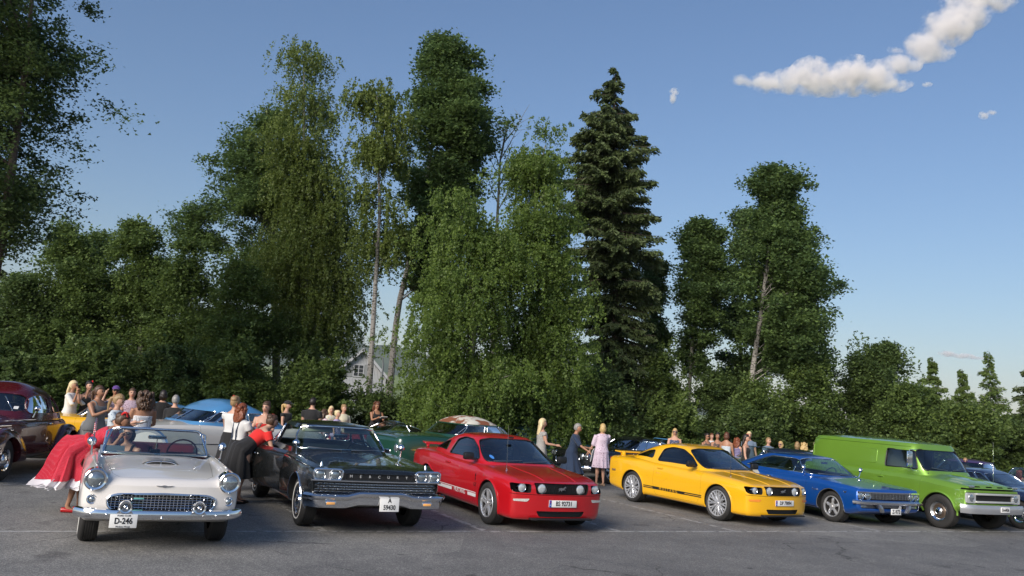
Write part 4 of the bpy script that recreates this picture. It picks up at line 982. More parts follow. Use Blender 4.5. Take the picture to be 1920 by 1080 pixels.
    def arch(s, x, r, z, mt, wd=.025, a0=-8, a1=188, rad=.012, off=.002, name='wheel_arch_lip'):
        for sg in (-1, 1):
            m = MB(); pts = []
            for a in np.linspace(R(a0), R(a1), 30):
                px_, pz = x+r*math.cos(a), z+r*math.sin(a); pts.append((px_, sg*(s.B.side_y(px_, pz)+off), pz))
            m.tube(pts, rad, 6); s.part(name, m, mt)
    def mirror(s, x, y, z, mt=CHROME, kind='round', sg=1):
        m = MB()
        if kind == 'round':
            m.tube([(x, y, z), (x+.01, y+sg*.03, z+.09), (x+.01, y+sg*.05, z+.14)], [.016, .009, .009], 8); m.lathe([(.001, .06), (.03, .05), (.052, .02), (.058, 0), (.05, -.01)], 20, 'x', (x+.0, y+sg*.05, z+.17))
            o = s.part('door_mirror', m, mt); g = MB(); g.lathe([(.05, -.008), (.001, -.008)], 20, 'x', (x, y+sg*.05, z+.17)); g.build('mirror_glass', MIRRORG, o)
        else:
            m.box((x, y+sg*.10, z+.05), (.09, .20, .13), bev=.035); m.box((x+.01, y, z+.0), (.06, .10, .03), bev=.01); o = s.part('door_mirror', m, mt)
            g = MB(); g.box((x-.046, y+sg*.10, z+.05), (.004, .17, .10)); g.build('mirror_glass', MIRRORG, o)
        return o
    def seat(s, x, y, w=.5, z=.28, top=.98, mt=None, head=True, depth=.5):
        m = MB(); m.box((x, y, z+.08), (depth, w, .16), bev=.05); rt = Matrix.Rotation(R(-14), 3, 'Y'); m.box((x-depth/2-.02, y, (z+.1+top)/2), (.13, w, top-z-.1), rt, bev=.05)
        if head: m.box((x-depth/2-.10, y, top+.06), (.09, w*.5, .14), rt, bev=.035)
        return s.part('seat', m, mt or s.inside)
    def steering(s, x, y, z, r=.19, mt=None, tilt=25):
        m = MB(); rt = Matrix.Rotation(R(tilt), 3, 'Y'); c = Vector((x, y, z))
        closed_tube(m, [c+rt @ Vector((0, r*math.cos(a), r*math.sin(a))) for a in np.linspace(0, 2*math.pi, 24, endpoint=False)], .012, 6)
        for a in (0, math.pi, -math.pi/2): m.tube([c, c+rt @ Vector((0, r*math.cos(a), r*math.sin(a)))], .009, 5)
        m.tube([c, c+rt @ Vector((.35, 0, -.02))], .022, 8); return s.part('steering_wheel', m, mt or BLACK)
    def dash(s, x, z, w, mt=None):
        m = MB(); m.box((x, 0, z), (.30, w*2, .16), bev=.05); return s.part('dashboard', m, mt or s.inside)
    def wiper(s, y0, y1, z0, z1=None):
        H = s.H; z1 = z1 if z1 is not None else z0+.03; m = MB()
        P = [(H.front_x(y0+(y1-y0)*t, z0+(z1-z0)*t, -.018), y0+(y1-y0)*t, z0+(z1-z0)*t) for t in np.linspace(0, 1, 7)]
        m.tube(P, [.008]*3+[.006]*4, 5); return s.part('wiper', m, mat('wiper_metal', (.25, .26, .27), .35, .8))
    def aerial(s, x, y, z, L=.8, tilt=(-.3, 0)):
        m = MB(); m.tube([(x, y, z), (x, y, z+.03)], .014, 8); m.tube([(x, y, z+.02), (x+tilt[0]*L, y+tilt[1]*L, z+L)], [.004, .002], 5); return s.part('aerial', m, CHROME)
    def bumper(s, name, prof, hw, z, x0=None, bow=.12, rear=False, mt=None, wrap=.0, N=26, dz=None, ylist=None):
        """prof = (out, up) section swept across the car; wrap bends the ends back"""
        m = MB(); rings = []; x0 = (s.B.xr if rear else s.B.xf) if x0 is None else x0; sgn = -1 if rear else 1
        for t in np.linspace(-1, 1, N):
            y = hw*t; bk = bow*abs(t)**2.4+wrap*max(0, (abs(t)-.86)/.14)**2; xx = x0-sgn*bk; zz = z+(dz(y) if dz else 0)
            nx = 1.0; ny = 0.
            if abs(t) > .86: k = (abs(t)-.86)/.14; nx = math.cos(k*1.0*(wrap > 0)); ny = math.copysign(math.sin(k*1.0*(wrap > 0)), t)
            rings.append([(xx+sgn*a*nx, y+a*ny, zz+b) for a, b in prof])
        m.loft(rings, True, True); return s.part(name, m, mt or CHROME)
def place(px, py_front, D=None): pass
PSI = R(26)      # heading of the front row, measured from 'towards the camera'
def pos2(x, y): return (x, y, 0)
ROUND_BAR = lambda h, d: [(d*math.cos(a), h/2*math.sin(a)) for a in np.linspace(-math.pi/2, math.pi/2, 9)]+[(-.01, h/2*.9), (-.01, -h/2*.9)]
# ---------------------------------------------------------------- the front row
def mk_rails(top, sh, wd, zb, soft=.06, zmid=.62, tuck=.06, valley=.02, crease=(), low=.40, nose=None, ft=.90, mid_in=0.):
    f = lambda K, x: float(pchip([k[0] for k in sorted(K)], [k[1] for k in sorted(K)], x))
    xs = sorted(set([k[0] for k in top]+[k[0] for k in sh]+[k[0] for k in wd]+[k[0] for k in zb])); R_ = [[] for _ in range(10)]
    for x in xs:
        t, s_, w, b = f(top, x), f(sh, x), f(wd, x), f(zb, x); zl = max(b+.10, low); zm = max(zl+.08, min(zmid, s_-soft-.06))
        for r, y, z in zip(R_, (0, .40*w, .72*w, ft*w, .975*w, w-mid_in, w-.012, w-tuck*.6, w-tuck-.05, 0), (t, t-.006, (t+s_)/2-valley, s_, s_-soft, zm, zl, b+.05, b, b)): r.append((x, y, z))
    return [dict(k=r, s=int(i in crease)) for i, r in enumerate(R_)]
def arcpoly(cx, cz, rx, rz, n=20): return [(cx+rx*math.cos(a), cz+rz*math.sin(a)) for a in np.linspace(0, 2*math.pi, n, endpoint=False)]
WHITEP = paint('white_enamel', (.70, .67, .63), 0, .3); BLACKP = paint('black_enamel', (.006, .007, .007), 0, .25)
REDP = paint('red_clearcoat', (.44, .004, .009), 0, .3); YELP = paint('yellow_clearcoat', (.80, .42, .006), 0, .3)
BLUEP = paint('blue_metallic', (.005, .085, .38), .45, .3); GREENP = paint('lime_metallic', (.18, .35, .035), .4, .36)
MAROON = mat('maroon_leather', (.12, .012, .018), .5, var=.2)

def pony(c, y, z, w, mt, x, parent=None):
    P = [(-.5, .02), (-.30, .10), (-.12, .13), (.06, .10), (.20, .16), (.30, .26), (.36, .30), (.38, .24), (.50, .16), (.47, .10), (.36, .13), (.30, .04), (.24, -.06), (.40, -.04), (.46, -.16), (.42, -.18), (.36, -.09), (.20, -.12), (.02, -.12), (-.08, -.16), (-.02, -.28), (-.08, -.30), (-.16, -.18), (-.24, -.10), (-.34, -.22), (-.46, -.24), (-.46, -.20), (-.36, -.14), (-.32, -.02), (-.5, -.04)]
    m = MB(); m.prism([(y+a*w, z+b*w) for a, b in P], x, x+.012, 'x'); return c.part('horse_emblem', m, mt, parent, 60)
def mustang(name, label, pos, psi, col, kind):
    red = kind == 'red'
    c = Car(name, label, pos, psi, col)
    top = [(.93, .775), (.80, .815), (.5, .875), (0, .925), (-.45, .965), (-1.2, .975), (-2.6, 1.0), (-3.1, 1.035), (-3.55, 1.03), (-3.82, .99)]
    sh = [(.93, .765), (.5, .845), (0, .885), (-.45, .915), (-1.3, .935), (-2.1, .955), (-2.7, .985), (-3.2, .985), (-3.82, .955)]
    wd = [(.93, .86), (.55, .905), (0, .935), (-.6, .915), (-1.9, .912), (-2.35, .93), (-2.72, .948), (-3.3, .93), (-3.82, .87)]
    zb = [(.93, .20), (.6, .19), (0, .20), (-1.5, .21), (-3, .22), (-3.82, .28)]
    B = Body(mk_rails(top, sh, wd, zb, soft=.075, zmid=.66, tuck=.05, valley=.0, ft=.88, low=.38), .93, -3.82, nose=.085, tail=.08, bow=.22, rbow=.17, lean=.07, rlean=.05)
    gr = rounded([(-.52, .785), (.52, .785), (.48, .612), (-.48, .612)], .035); F0 = .80
    cuts = [(gr, .80, 1.2, 'x', 'black'), ([(-1, .596), (1, .596), (1, .604), (-1, .604)], .70, 1.2, 'x', 'black'),
            (rounded([(-.46, .345), (.46, .345), (.40, .255), (-.40, .255)], .03), .82, 1.2, 'x', 'black')]
    for sg in (-1, 1):
        cuts.append((rounded([(sg*.57, .765), (sg*.845, .765), (sg*.87, .66), (sg*.82, .625), (sg*.57, .625)], .03), .58, 1.2, 'x', 'black'))
    cuts.append((rounded([(-.75, -.70), (-.75, .70), (-2.45, .68), (-2.45, -.68)], .12), .35, 2., 'z', 'inside'))
    c.body(B, cuts, [(0, .52, .385), (-2.72, .52, .385)], .345,
           doors=[rounded([(-.52, 1.1), (-2.0, 1.1), (-2.02, .50), (-1.93, .27), (-.60, .27), (-.50, .5)], .06)],
           hood=([(-.40, -.52), (-.28, -.72), (.3, -.68), (.86, -.57), (.86, .57), (.3, .68), (-.28, .72), (-.40, .52)], .66))
    H = House([(.86, -.20, -3.45, .83), (.965, -.36, -3.28, .80), (1.10, -.64, -3.02, .735), (1.24, -.92, -2.68, .665), (1.34, -1.12, -2.36, .605), (1.388, -1.25, -2.12, .555)], n=4.6, crown=.05)
    c.house(H, [rounded([(-.78, 1.00), (-1.06, 1.19), (-1.36, 1.318), (-1.72, 1.338), (-1.98, 1.275), (-2.04, 1.01)], .07), rounded([(-2.22, 1.055), (-2.25, 1.235), (-2.46, 1.20), (-2.84, 1.06)], .05)],
            rounded([(-.70, .985), (.70, .985), (.66, 1.12), (.57, 1.325), (.38, 1.358), (-.38, 1.358), (-.57, 1.325), (-.66, 1.12)], .05), rounded([(-.55, 1.08), (.55, 1.08), (.47, 1.29), (-.47, 1.29)], .06), glass=DGLASS, fglass=glass_mat('windscreen_glass', (.45, .52, .54), .35))
    for y in (-.37, .37): c.seat(-1.55, y, .5, .30, .93, DARK)
    c.seat(-2.35, 0, 1.1, .32, .88, DARK, head=False); c.dash(-.72, .86, .62, DARK); c.steering(-1.12, .37, .90, .18)
    # face
    m = MB(); m.box((.83, 0, .695), (.02, .95, .15))
    for k in range(24): m.box((.845, -.46+.92*k/23, .695), (.012, .006, .15))
    for k in range(7): m.box((.845, 0, .63+.022*k), (.012, .94, .005))
    c.part('grille', m, BLACK)
    for y in (-.365, .365): c.lamp('fog_lamp', y, .695, .078, .850, depth=.06, bezel=.010, mats=(BLACK if red else CHROME, mat('bright_lens', (.72, .76, .78), .12, .5, coat=1., var=.35, scale=30)))
    for sg in (-1, 1):
        m = MB(); m.tube([(x, sg*(.30+.10*(.80-x)/1.2), B.top_z(x, .30+.10*(.80-x)/1.2)-.006) for x in np.linspace(.80, -.36, 12)], .014, 8); c.part('bonnet_crease', m, c.paint)
    pony(c, 0, .70, .15, CHROME, .875)
    for sg in (-1, 1):
        y = sg*.70; x = B.fx(y, .695); c.lamp('headlamp', y, .698, .066, x-.045, depth=.08, bezel=.008, mats=(CHROME, MATS['bright_lens']))
        t = c.part('turn_lamp', sheet_on(rounded([(sg*.58, .535), (sg*.84, .520), (sg*.83, .488), (sg*.62, .485)], .02), lambda a, b: (B.fx(a, b)+.006, a, b), .05), (mat('lamp_clear', (.75, .70, .66), .15, .3, coat=1., var=.4, scale=40) if red else AMBER))
    c.plate(0, .475 if not red else .47, 'BS 92731' if red else 'DP 79894', blue=True, x=B.fx(0, .47)+.012)
    m = MB(); m.box((.90, 0, .225), (.12, 1.15, .03), bev=.012); c.part('chin_spoiler', m, BLACK)
    if red:
        m = MB()
        for y in (-.62, .62): m.box((-3.56, y, 1.045), (.10, .05, .08), bev=.02)
        m.box((-3.62, 0, 1.085), (.22, 1.36, .035), Matrix.Rotation(R(5), 3, 'Y'), bev=.015); c.part('rear_spoiler', m, c.paint)
    else:
        m = MB()
        for y in (-.60, .60): m.box((-3.50, y, 1.05), (.14, .06, .10), bev=.02)
        m.box((-3.62, 0, 1.08), (.24, 1.36, .035), Matrix.Rotation(R(3), 3, 'Y'), bev=.018); c.part('rear_spoiler', m, c.paint)
    for sg in (-1, 1): c.mirror(-.78, sg*.86, 1.0, BLACK, 'box', sg)
    st = 'double5' if red else 'mesh'; rm = .235 if red else .262
    for x in (0, -2.72):
        for sg in (-1, 1): c.wheel(x, sg*.925, .345, .235, rm, st)
    for x in (0, -2.72): c.arch(x, .392, .345, c.paint, rad=.014, a0=-18, a1=198)
    for sg in (-1, 1):
        m = MB(); m.box((-1.80, sg*(B.side_y(-1.8, .86)+.015), .86), (.17, .035, .035), bev=.014); c.part('door_handle', m, c.paint)
    WS = mat('white_vinyl', (.72, .72, .72), .4, var=.02)
    if red:
        for sg in (-1, 1):
            for a, b_ in ((-.47, -.82), (-1.52, -2.30)): c.strip('side_stripe', [(a, .405), (b_, .405)], .055, WS, .003, (sg,), t=0)
            c.strip('side_stripe', [(-.47, .452), (-2.30, .452)], .012, WS, .003, (sg,), t=0); c.side_text('MUSTANG', .105, -1.17, .405, WS, sg)
        for sg in (-1, 1): c.side_text('GT', .09, -.52, .585, BLACK, sg)
        m = MB(); y = B.side_y(-.52, .72)
        for sg in (-1, 1): m.prism([(-.52+a*.06, .70+b*.10) for a, b in ((0, -.6), (.3, 0), (.1, .1), (.4, .5), (0, .9), (-.3, .4), (-.1, .1), (-.35, -.1))], sg*y, sg*(y+.006), 'y')
        c.part('fender_badge', m, CHROME)
    else:
        for sg in (-1, 1):
            for a, b_ in ((-.47, -.98), (-2.02, -2.32)):
                c.strip('side_stripe', [(a, .430), (b_, .430)], .022, BLACK, .003, (sg,), t=0)
                c.strip('side_stripe', [(a, .395), (b_, .395)], .022, BLACK, .003, (sg,), t=0)
            c.strip('side_stripe', [(-.98, .412), (-2.02, .412)], .060, BLACK, .003, (sg,), t=0); c.side_text('MUSTANG', .085, -1.5, .412, mat('yellow_vinyl', (.8, .42, .006), .4, var=.02), sg, off=.006, spacing=1.75)
        m = MB(); y = B.side_y(-3.42, .66)
        for sg in (-1, 1): m.box((-3.42, sg*y, .66), (.14, .03, .045), bev=.01)
        c.part('side_marker', m, mat('smoke_lens', (.20, .12, .06), .2, coat=1.))
    c.aerial(.05, -.62, B.top_z(.05, .62)-.01, .75, (-.02, -.02)); c.wiper(-.60, -.05, 1.0); c.wiper(-.05, .5, 1.0)
    m = MB()
    if red:
        m = MB(); xx = H.front_x(.0, 1.30, -.004); m.box((xx-.02, 0, 1.395), (.05, .09, .03), bev=.01); c.part('roof_sensor', m, BLACK)
        q = sheet_on(arcpoly(-.57, 1.06, .028, .030), lambda a, b: (H.front_x(a, b, .004), a, b), .06); c.part('sticker', q, mat('sticker_blue', (.05, .20, .55), .5))
        m = MB(); xx = H.front_x(0, 1.27, .10); m.box((xx, 0, 1.26), (.03, .20, .06), bev=.015); c.part('inner_mirror', m, BLACK)
        m = MB(); m.tube([(xx+.02, 0, 1.24), (xx+.02, 0, 1.16)], .004, 5); m.lathe([(.001, .07), (.03, .0), (.03, -.05), (.001, -.06)], 8, 'z', (xx+.02, 0, 1.11)); c.part('mirror_charm', m, mat('charm', (.55, .62, .5), .6))
    else:
        m = MB(); xx = H.front_x(0, 1.27, .10); m.box((xx, 0, 1.26), (.03, .20, .06), bev=.015); c.part('inner_mirror', m, BLACK)
    for sg in (-1, 1):
        m = MB(); m.box((B.rx(.60, .86)+.0, sg*.58, .86), (.03, .36, .15), bev=.01); c.part('tail_lamp', m, mat('red_lens', (.35, .01, .01), .15, coat=1.))
    return c

def thunderbird():
    c = Car('convertible_car', 'white fifties two seat convertible with round headlamps and mesh grille, top down', (-4.21, 10.76, 0), R(26.0), WHITEP, inside=MAROON)
    top = [(.78, .80), (.6, .835), (.2, .885), (-.4, .925), (-.95, .955), (-1.1, .93), (-2.3, .93), (-2.7, .93), (-3.2, .87), (-3.42, .80)]
    sh = [(.78, .885), (.6, .925), (.2, .935), (-.4, .945), (-.95, .955), (-1.7, .93), (-2.4, .92), (-3.1, .93), (-3.42, .90)]
    wd = [(.78, .85), (.5, .875), (0, .89), (-1.0, .885), (-2.0, .88), (-2.8, .88), (-3.42, .82)]
    zb = [(.78, .42), (.55, .34), (.3, .27), (-1, .25), (-3, .27), (-3.42, .34)]
    B = Body(mk_rails(top, sh, wd, zb, soft=.10, zmid=.60, tuck=.06, valley=.035, ft=.84, low=.40), .78, -3.42, nose=.10, tail=.08, bow=.12, rbow=.10, lean=-.05, reach=.6, nx=92)
    gp = rounded([(-.60, .60), (-.50, .645), (0, .66), (.50, .645), (.60, .60), (.575, .50), (.50, .455), (-.50, .455), (-.575, .50)], .05)
    cuts = [(gp, .62, 1.2, 'x', 'black'), (rounded([(-1.12, -.68), (-1.12, .68), (-2.42, .66), (-2.42, -.66)], .12), .32, 2., 'z', 'inside')]
    c.body(B, cuts, [(0, .50, .385), (-2.59, .50, .385)], .345, doors=[rounded([(-1.06, 1.2), (-2.12, 1.2), (-2.10, .32), (-1.12, .32)], .05)],
           hood=([(-.80, -.66), (.50, -.56), (.63, -.48), (.63, .48), (.50, .56), (-.80, .66)], .74))
    # grille: woven mesh in front of the dark hole, chrome surround
    m = MB(); fxg = lambda y, z: B.fx(y, z)-.02
    def inside(y, z):
        P = gp; r = False; j = len(P)-1
        for i in range(len(P)):
            if (P[i][1] > z) != (P[j][1] > z) and y < (P[j][0]-P[i][0])*(z-P[i][1])/(P[j][1]-P[i][1])+P[i][0]: r = not r
            j = i
        return r
    for k in range(29):
        y = -.585+1.17*k/28; zs = [z for z in np.linspace(.45, .665, 44) if inside(y, z)]
        if len(zs) > 2: m.tube([(fxg(y, z), y, z) for z in (zs[0], (zs[0]+zs[-1])/2, zs[-1])], .0040, 5)
    for k in range(7):
        z = .472+.028*k; ys = [y for y in np.linspace(-.62, .62, 90) if inside(y, z)]
        if len(ys) > 2: m.tube([(fxg(y, z)+.004, y, z) for y in np.linspace(ys[0], ys[-1], 14)], .0040, 5)
    c.part('grille', m, CHROME)
    m = MB(); closed_tube(m, [(B.fx(a, b)+.002, a, b) for a, b in gp], .014, 8); c.part('grille_surround', m, CHROME)
    m = MB(); m.box((B.fx(-.26, .60)+.012, -.26, .602), (.008, .11, .016), bev=.004); c.part('grille_badge', m, mat('turquoise_enamel', (.15, .45, .42), .3))
    for sg in (-1, 1):
        c.lamp('headlamp', sg*.735, .80, .092, B.fx(sg*.735, .80)+.005, depth=.16, bezel=.034, pod=.045, dish=.03)
        c.lamp('parking_lamp', sg*.745, .575, .038, None, depth=.03, bezel=.020, dish=.025)
    c.bumper('bumper', [(0, -.058), (.03, -.05), (.055, -.02), (.06, .015), (.045, .05), (.01, .062), (-.015, .05), (-.015, -.05)], .875, .43, .88, bow=.13, wrap=.10)
    for y in (-.395, .395):
        m = MB(); x = .88-.02
        m.lathe([(.052, -.04), (.072, -.02), (.078, .02), (.066, .05), (.050, .045), (.040, .0), (.001, .0)], 26, 'x', (x+.06, y, .525)); m.prism([(y-.09, .45), (y+.09, .45), (y+.045, .50), (y-.045, .50)], x, x+.075, 'x'); o = c.part('bumper_guard', m, CHROME)
        q = MB(); q.ell((x+.06, y, .525), (.05, .036, .036), 16, 10); q.build('bullet', CHROME, o, 60); q = MB(); q.lathe([(.041, .012), (.052, .040)], 24, 'x', (x+.06, y, .525)); q.build('dark_ring', BLACK, o)
    m = MB()
    for y in (-.74, -.58, .45, .60, .75, 0): m.ell((.945-.13*abs(y/.9)**2.4, y, .435 if y else .405), (.014, .014, .014), 8, 6)
    c.part('bumper_bolts', m, CHROME)['kind'] = 'stuff'
    c.plate(-.40, .375, '', .285, .150, x=.965, lines=[('D-246', .092, 0, 0, .80), ('FORD CLUB', .026, 0, .060, 1), ('Modum Norge', .025, 0, -.060, 1)])
    # bird badge, bonnet scoop
    m = MB(); P = [(-1, .35), (-.35, .25), (-.12, .55), (.12, .55), (.35, .25), (1, .35), (.8, -.05), (.3, -.25), (.1, -.6), (-.1, -.6), (-.3, -.25), (-.8, -.05)]
    m.prism([(a*.095, .745+b*.022) for a, b in P], B.fx(0, .745)-.01, B.fx(0, .745)+.012, 'x'); c.part('bird_badge', m, CHROME)
    m = MB(); rings = []
    for t in np.linspace(0, 1, 9):
        x = -.15-.60*t; hgt = .052*(1-t)**.8+.002; w = .235-.03*t; zt = B.top_z(x, 0)-.01
        rings.append([(x, w*a, zt+hgt*(1-abs(a)**3)) for a in np.linspace(-1, 1, 15)])
    m.loft(rings, close=False, caps=False); o = c.part('bonnet_scoop', m, c.paint)
    m = MB(); zt = B.top_z(-.15, 0)-.01; m.prism([(.20*a, zt+.040*(1-abs(a)**3)) for a in np.linspace(-1, 1, 13)]+[(.2, zt-.02), (-.2, zt-.02)], -.17, -.145, 'x'); m.build('scoop_mouth', BLACK, o)
    m = MB(); m.box((-.142, 0, zt+.012), (.012, .012, .05)); closed_tube(m, [(-.146, .205*a, zt+.045*(1-abs(a)**3)) for a in np.linspace(-1, 1, 13)]+[(-.146, 0, zt-.003)], .006); m.build('scoop_trim', CHROME, o)
    # windscreen in a chrome frame
    H = House([(.90, -.80, -2.6, .78), (1.0, -.93, -2.6, .745), (1.27, -1.30, -2.6, .645), (1.3, -1.34, -2.6, .63)], n=3.4)
    wp = rounded([(-.66, .955), (.66, .955), (.66, 1.0), (.585, 1.235), (.52, 1.27), (-.52, 1.27), (-.585, 1.235), (-.66, 1.0)], .04)
    w = c.part('windscreen', sheet_on(wp, lambda a, b: (H.front_x(a, b), a, b)), GLASS, sharp=60)
    m = MB(); closed_tube(m, [(H.front_x(a, b), a, b) for a, b in wp], .018, 8); m.build('windscreen_frame', CHROME, w, 60); c.H = H
    for sg in (-1, 1):
        m = MB(); m.tube([(H.front_x(.70*sg, .97), sg*.70, .97), (-1.28, sg*.665, .97)], .014, 6); m.tube([(-1.28, sg*.665, .97), (-1.36, sg*.64, 1.22)], .012, 6); m.tube([(-1.36, sg*.64, 1.22), (H.front_x(.585*sg, 1.24), sg*.585, 1.24)], .010, 6); c.part('quarter_frame', m, CHROME)
    c.wiper(-.5, -.04, .985, .972); c.wiper(.5, .04, .985, .972)
    c.dash(-1.22, .88, .64, MAROON); c.steering(-1.42, .36, .96, .20, MAROON, 20)
    m = MB(); m.box((-1.98, 0, .50), (.55, 1.25, .22), bev=.07)
    for y in (-.32, .32): m.box((-2.30, y, .78), (.16, .60, .46), Matrix.Rotation(R(-12), 3, 'Y'), bev=.07)
    c.part('seat', m, MAROON)
    m = MB(); xx = H.front_x(0, 1.20, .06); m.box((xx, 0, 1.17), (.03, .24, .05), bev=.015); m.tube([(xx, 0, 1.17), (xx+.03, 0, .97)], .006, 6); c.part('inner_mirror', m, CHROME)
    m = MB(); m.tube([(xx-.02, 0, 1.15), (xx-.02, 0, 1.08)], .003, 5); m.box((xx-.02, 0, 1.05), (.03, .05, .06), bev=.01); c.part('mirror_charm', m, mat('wood_charm', (.35, .14, .05), .6))
    m = MB(); m.box((-1.10, -.02, .985), (.05, .13, .07), bev=.01); c.part('dash_camera', m, BLACK)
    m = MB(); m.box((-1.15, -.55, .985), (.16, .30, .012), Matrix.Rotation(R(38), 3, 'Y')); c.part('folded_card', m, mat('grey_card', (.16, .20, .26), .6))
    # spare wheel in its chrome ring behind the boot
    m = MB(); rt = Matrix.Rotation(R(-8), 4, 'Y'); m.T = Matrix.Translation((-3.62, 0, .80)) @ rt; m.lathe([(.335, -.10), (.365, -.07), (.368, .06), (.33, .10), (.29, .085)], 40, 'x'); o = c.part('spare_wheel_cover', m, CHROME)
    m = MB(); m.T = Matrix.Translation((-3.62, 0, .80)) @ rt; m.lathe([(.295, .08), (.2, .09), (.001, .095)], 36, 'x'); m.lathe([(.295, -.08), (.2, -.10), (.001, -.11)], 36, 'x'); m.build('cover_disc', WHITEP, o)
    c.bumper('rear_bumper', [(0, -.06), (.05, -.03), (.055, .03), (0, .06), (-.015, .05), (-.015, -.05)], .88, .46, -3.78, bow=.22, rear=True)
    m = MB(); m.box((-1.15-1.5, 0, .955), (.5, 1.28, .06), bev=.03); c.part('folded_top_cover', m, MAROON)
    for sg in (-1, 1): c.mirror(-.80, sg*.80, .945, CHROME, 'round', sg*.3)
    for x in (0, -2.59):
        for sg in (-1, 1): c.wheel(x, sg*.83, .345, .20, .20, 'cap', white=(.215, .275))
    m = MB(); m.tube([(-.72, -.80, .94), (-.72, -.80, 1.42)], .005, 6); fl = c.part('flag_pole', m, CHROME)
    m = MB(); r = [];
    for t in np.linspace(0, 1, 8): r.append([(-.72-.10*t, -.80+.015*math.sin(t*7), 1.42-.02*t-.10*t), (-.72-.10*t, -.80+.015*math.sin(t*7+.5), 1.26-.10*t)])
    m.loft(r, close=False, caps=False); fm, n, l, b = nt('flag_stripes'); tc = n.new('ShaderNodeTexCoord'); sx = n.new('ShaderNodeSeparateXYZ'); l.new(tc.outputs['Object'], sx.inputs[0]); wv = n.new('ShaderNodeMath'); wv.operation = 'SINE'; ml = n.new('ShaderNodeMath'); ml.operation = 'MULTIPLY'; ml.inputs[1].default_value = 260; l.new(sx.outputs[2], ml.inputs[0]); l.new(ml.outputs[0], wv.inputs[0])
    rp = n.new('ShaderNodeValToRGB'); e = rp.color_ramp.elements; e[0].position = .45; e[0].color = (.6, .03, .05, 1); e[1].position = .55; e[1].color = (.8, .8, .8, 1); l.new(wv.outputs[0], rp.inputs[0]); l.new(rp.outputs[0], b.inputs['Base Color']); m.build('flag', fm, fl, None)
    m = MB(); m.box((-.745, -.80, 1.375), (.05, .012, .08)); m.build('flag_canton', PLATEB, fl)
    return c

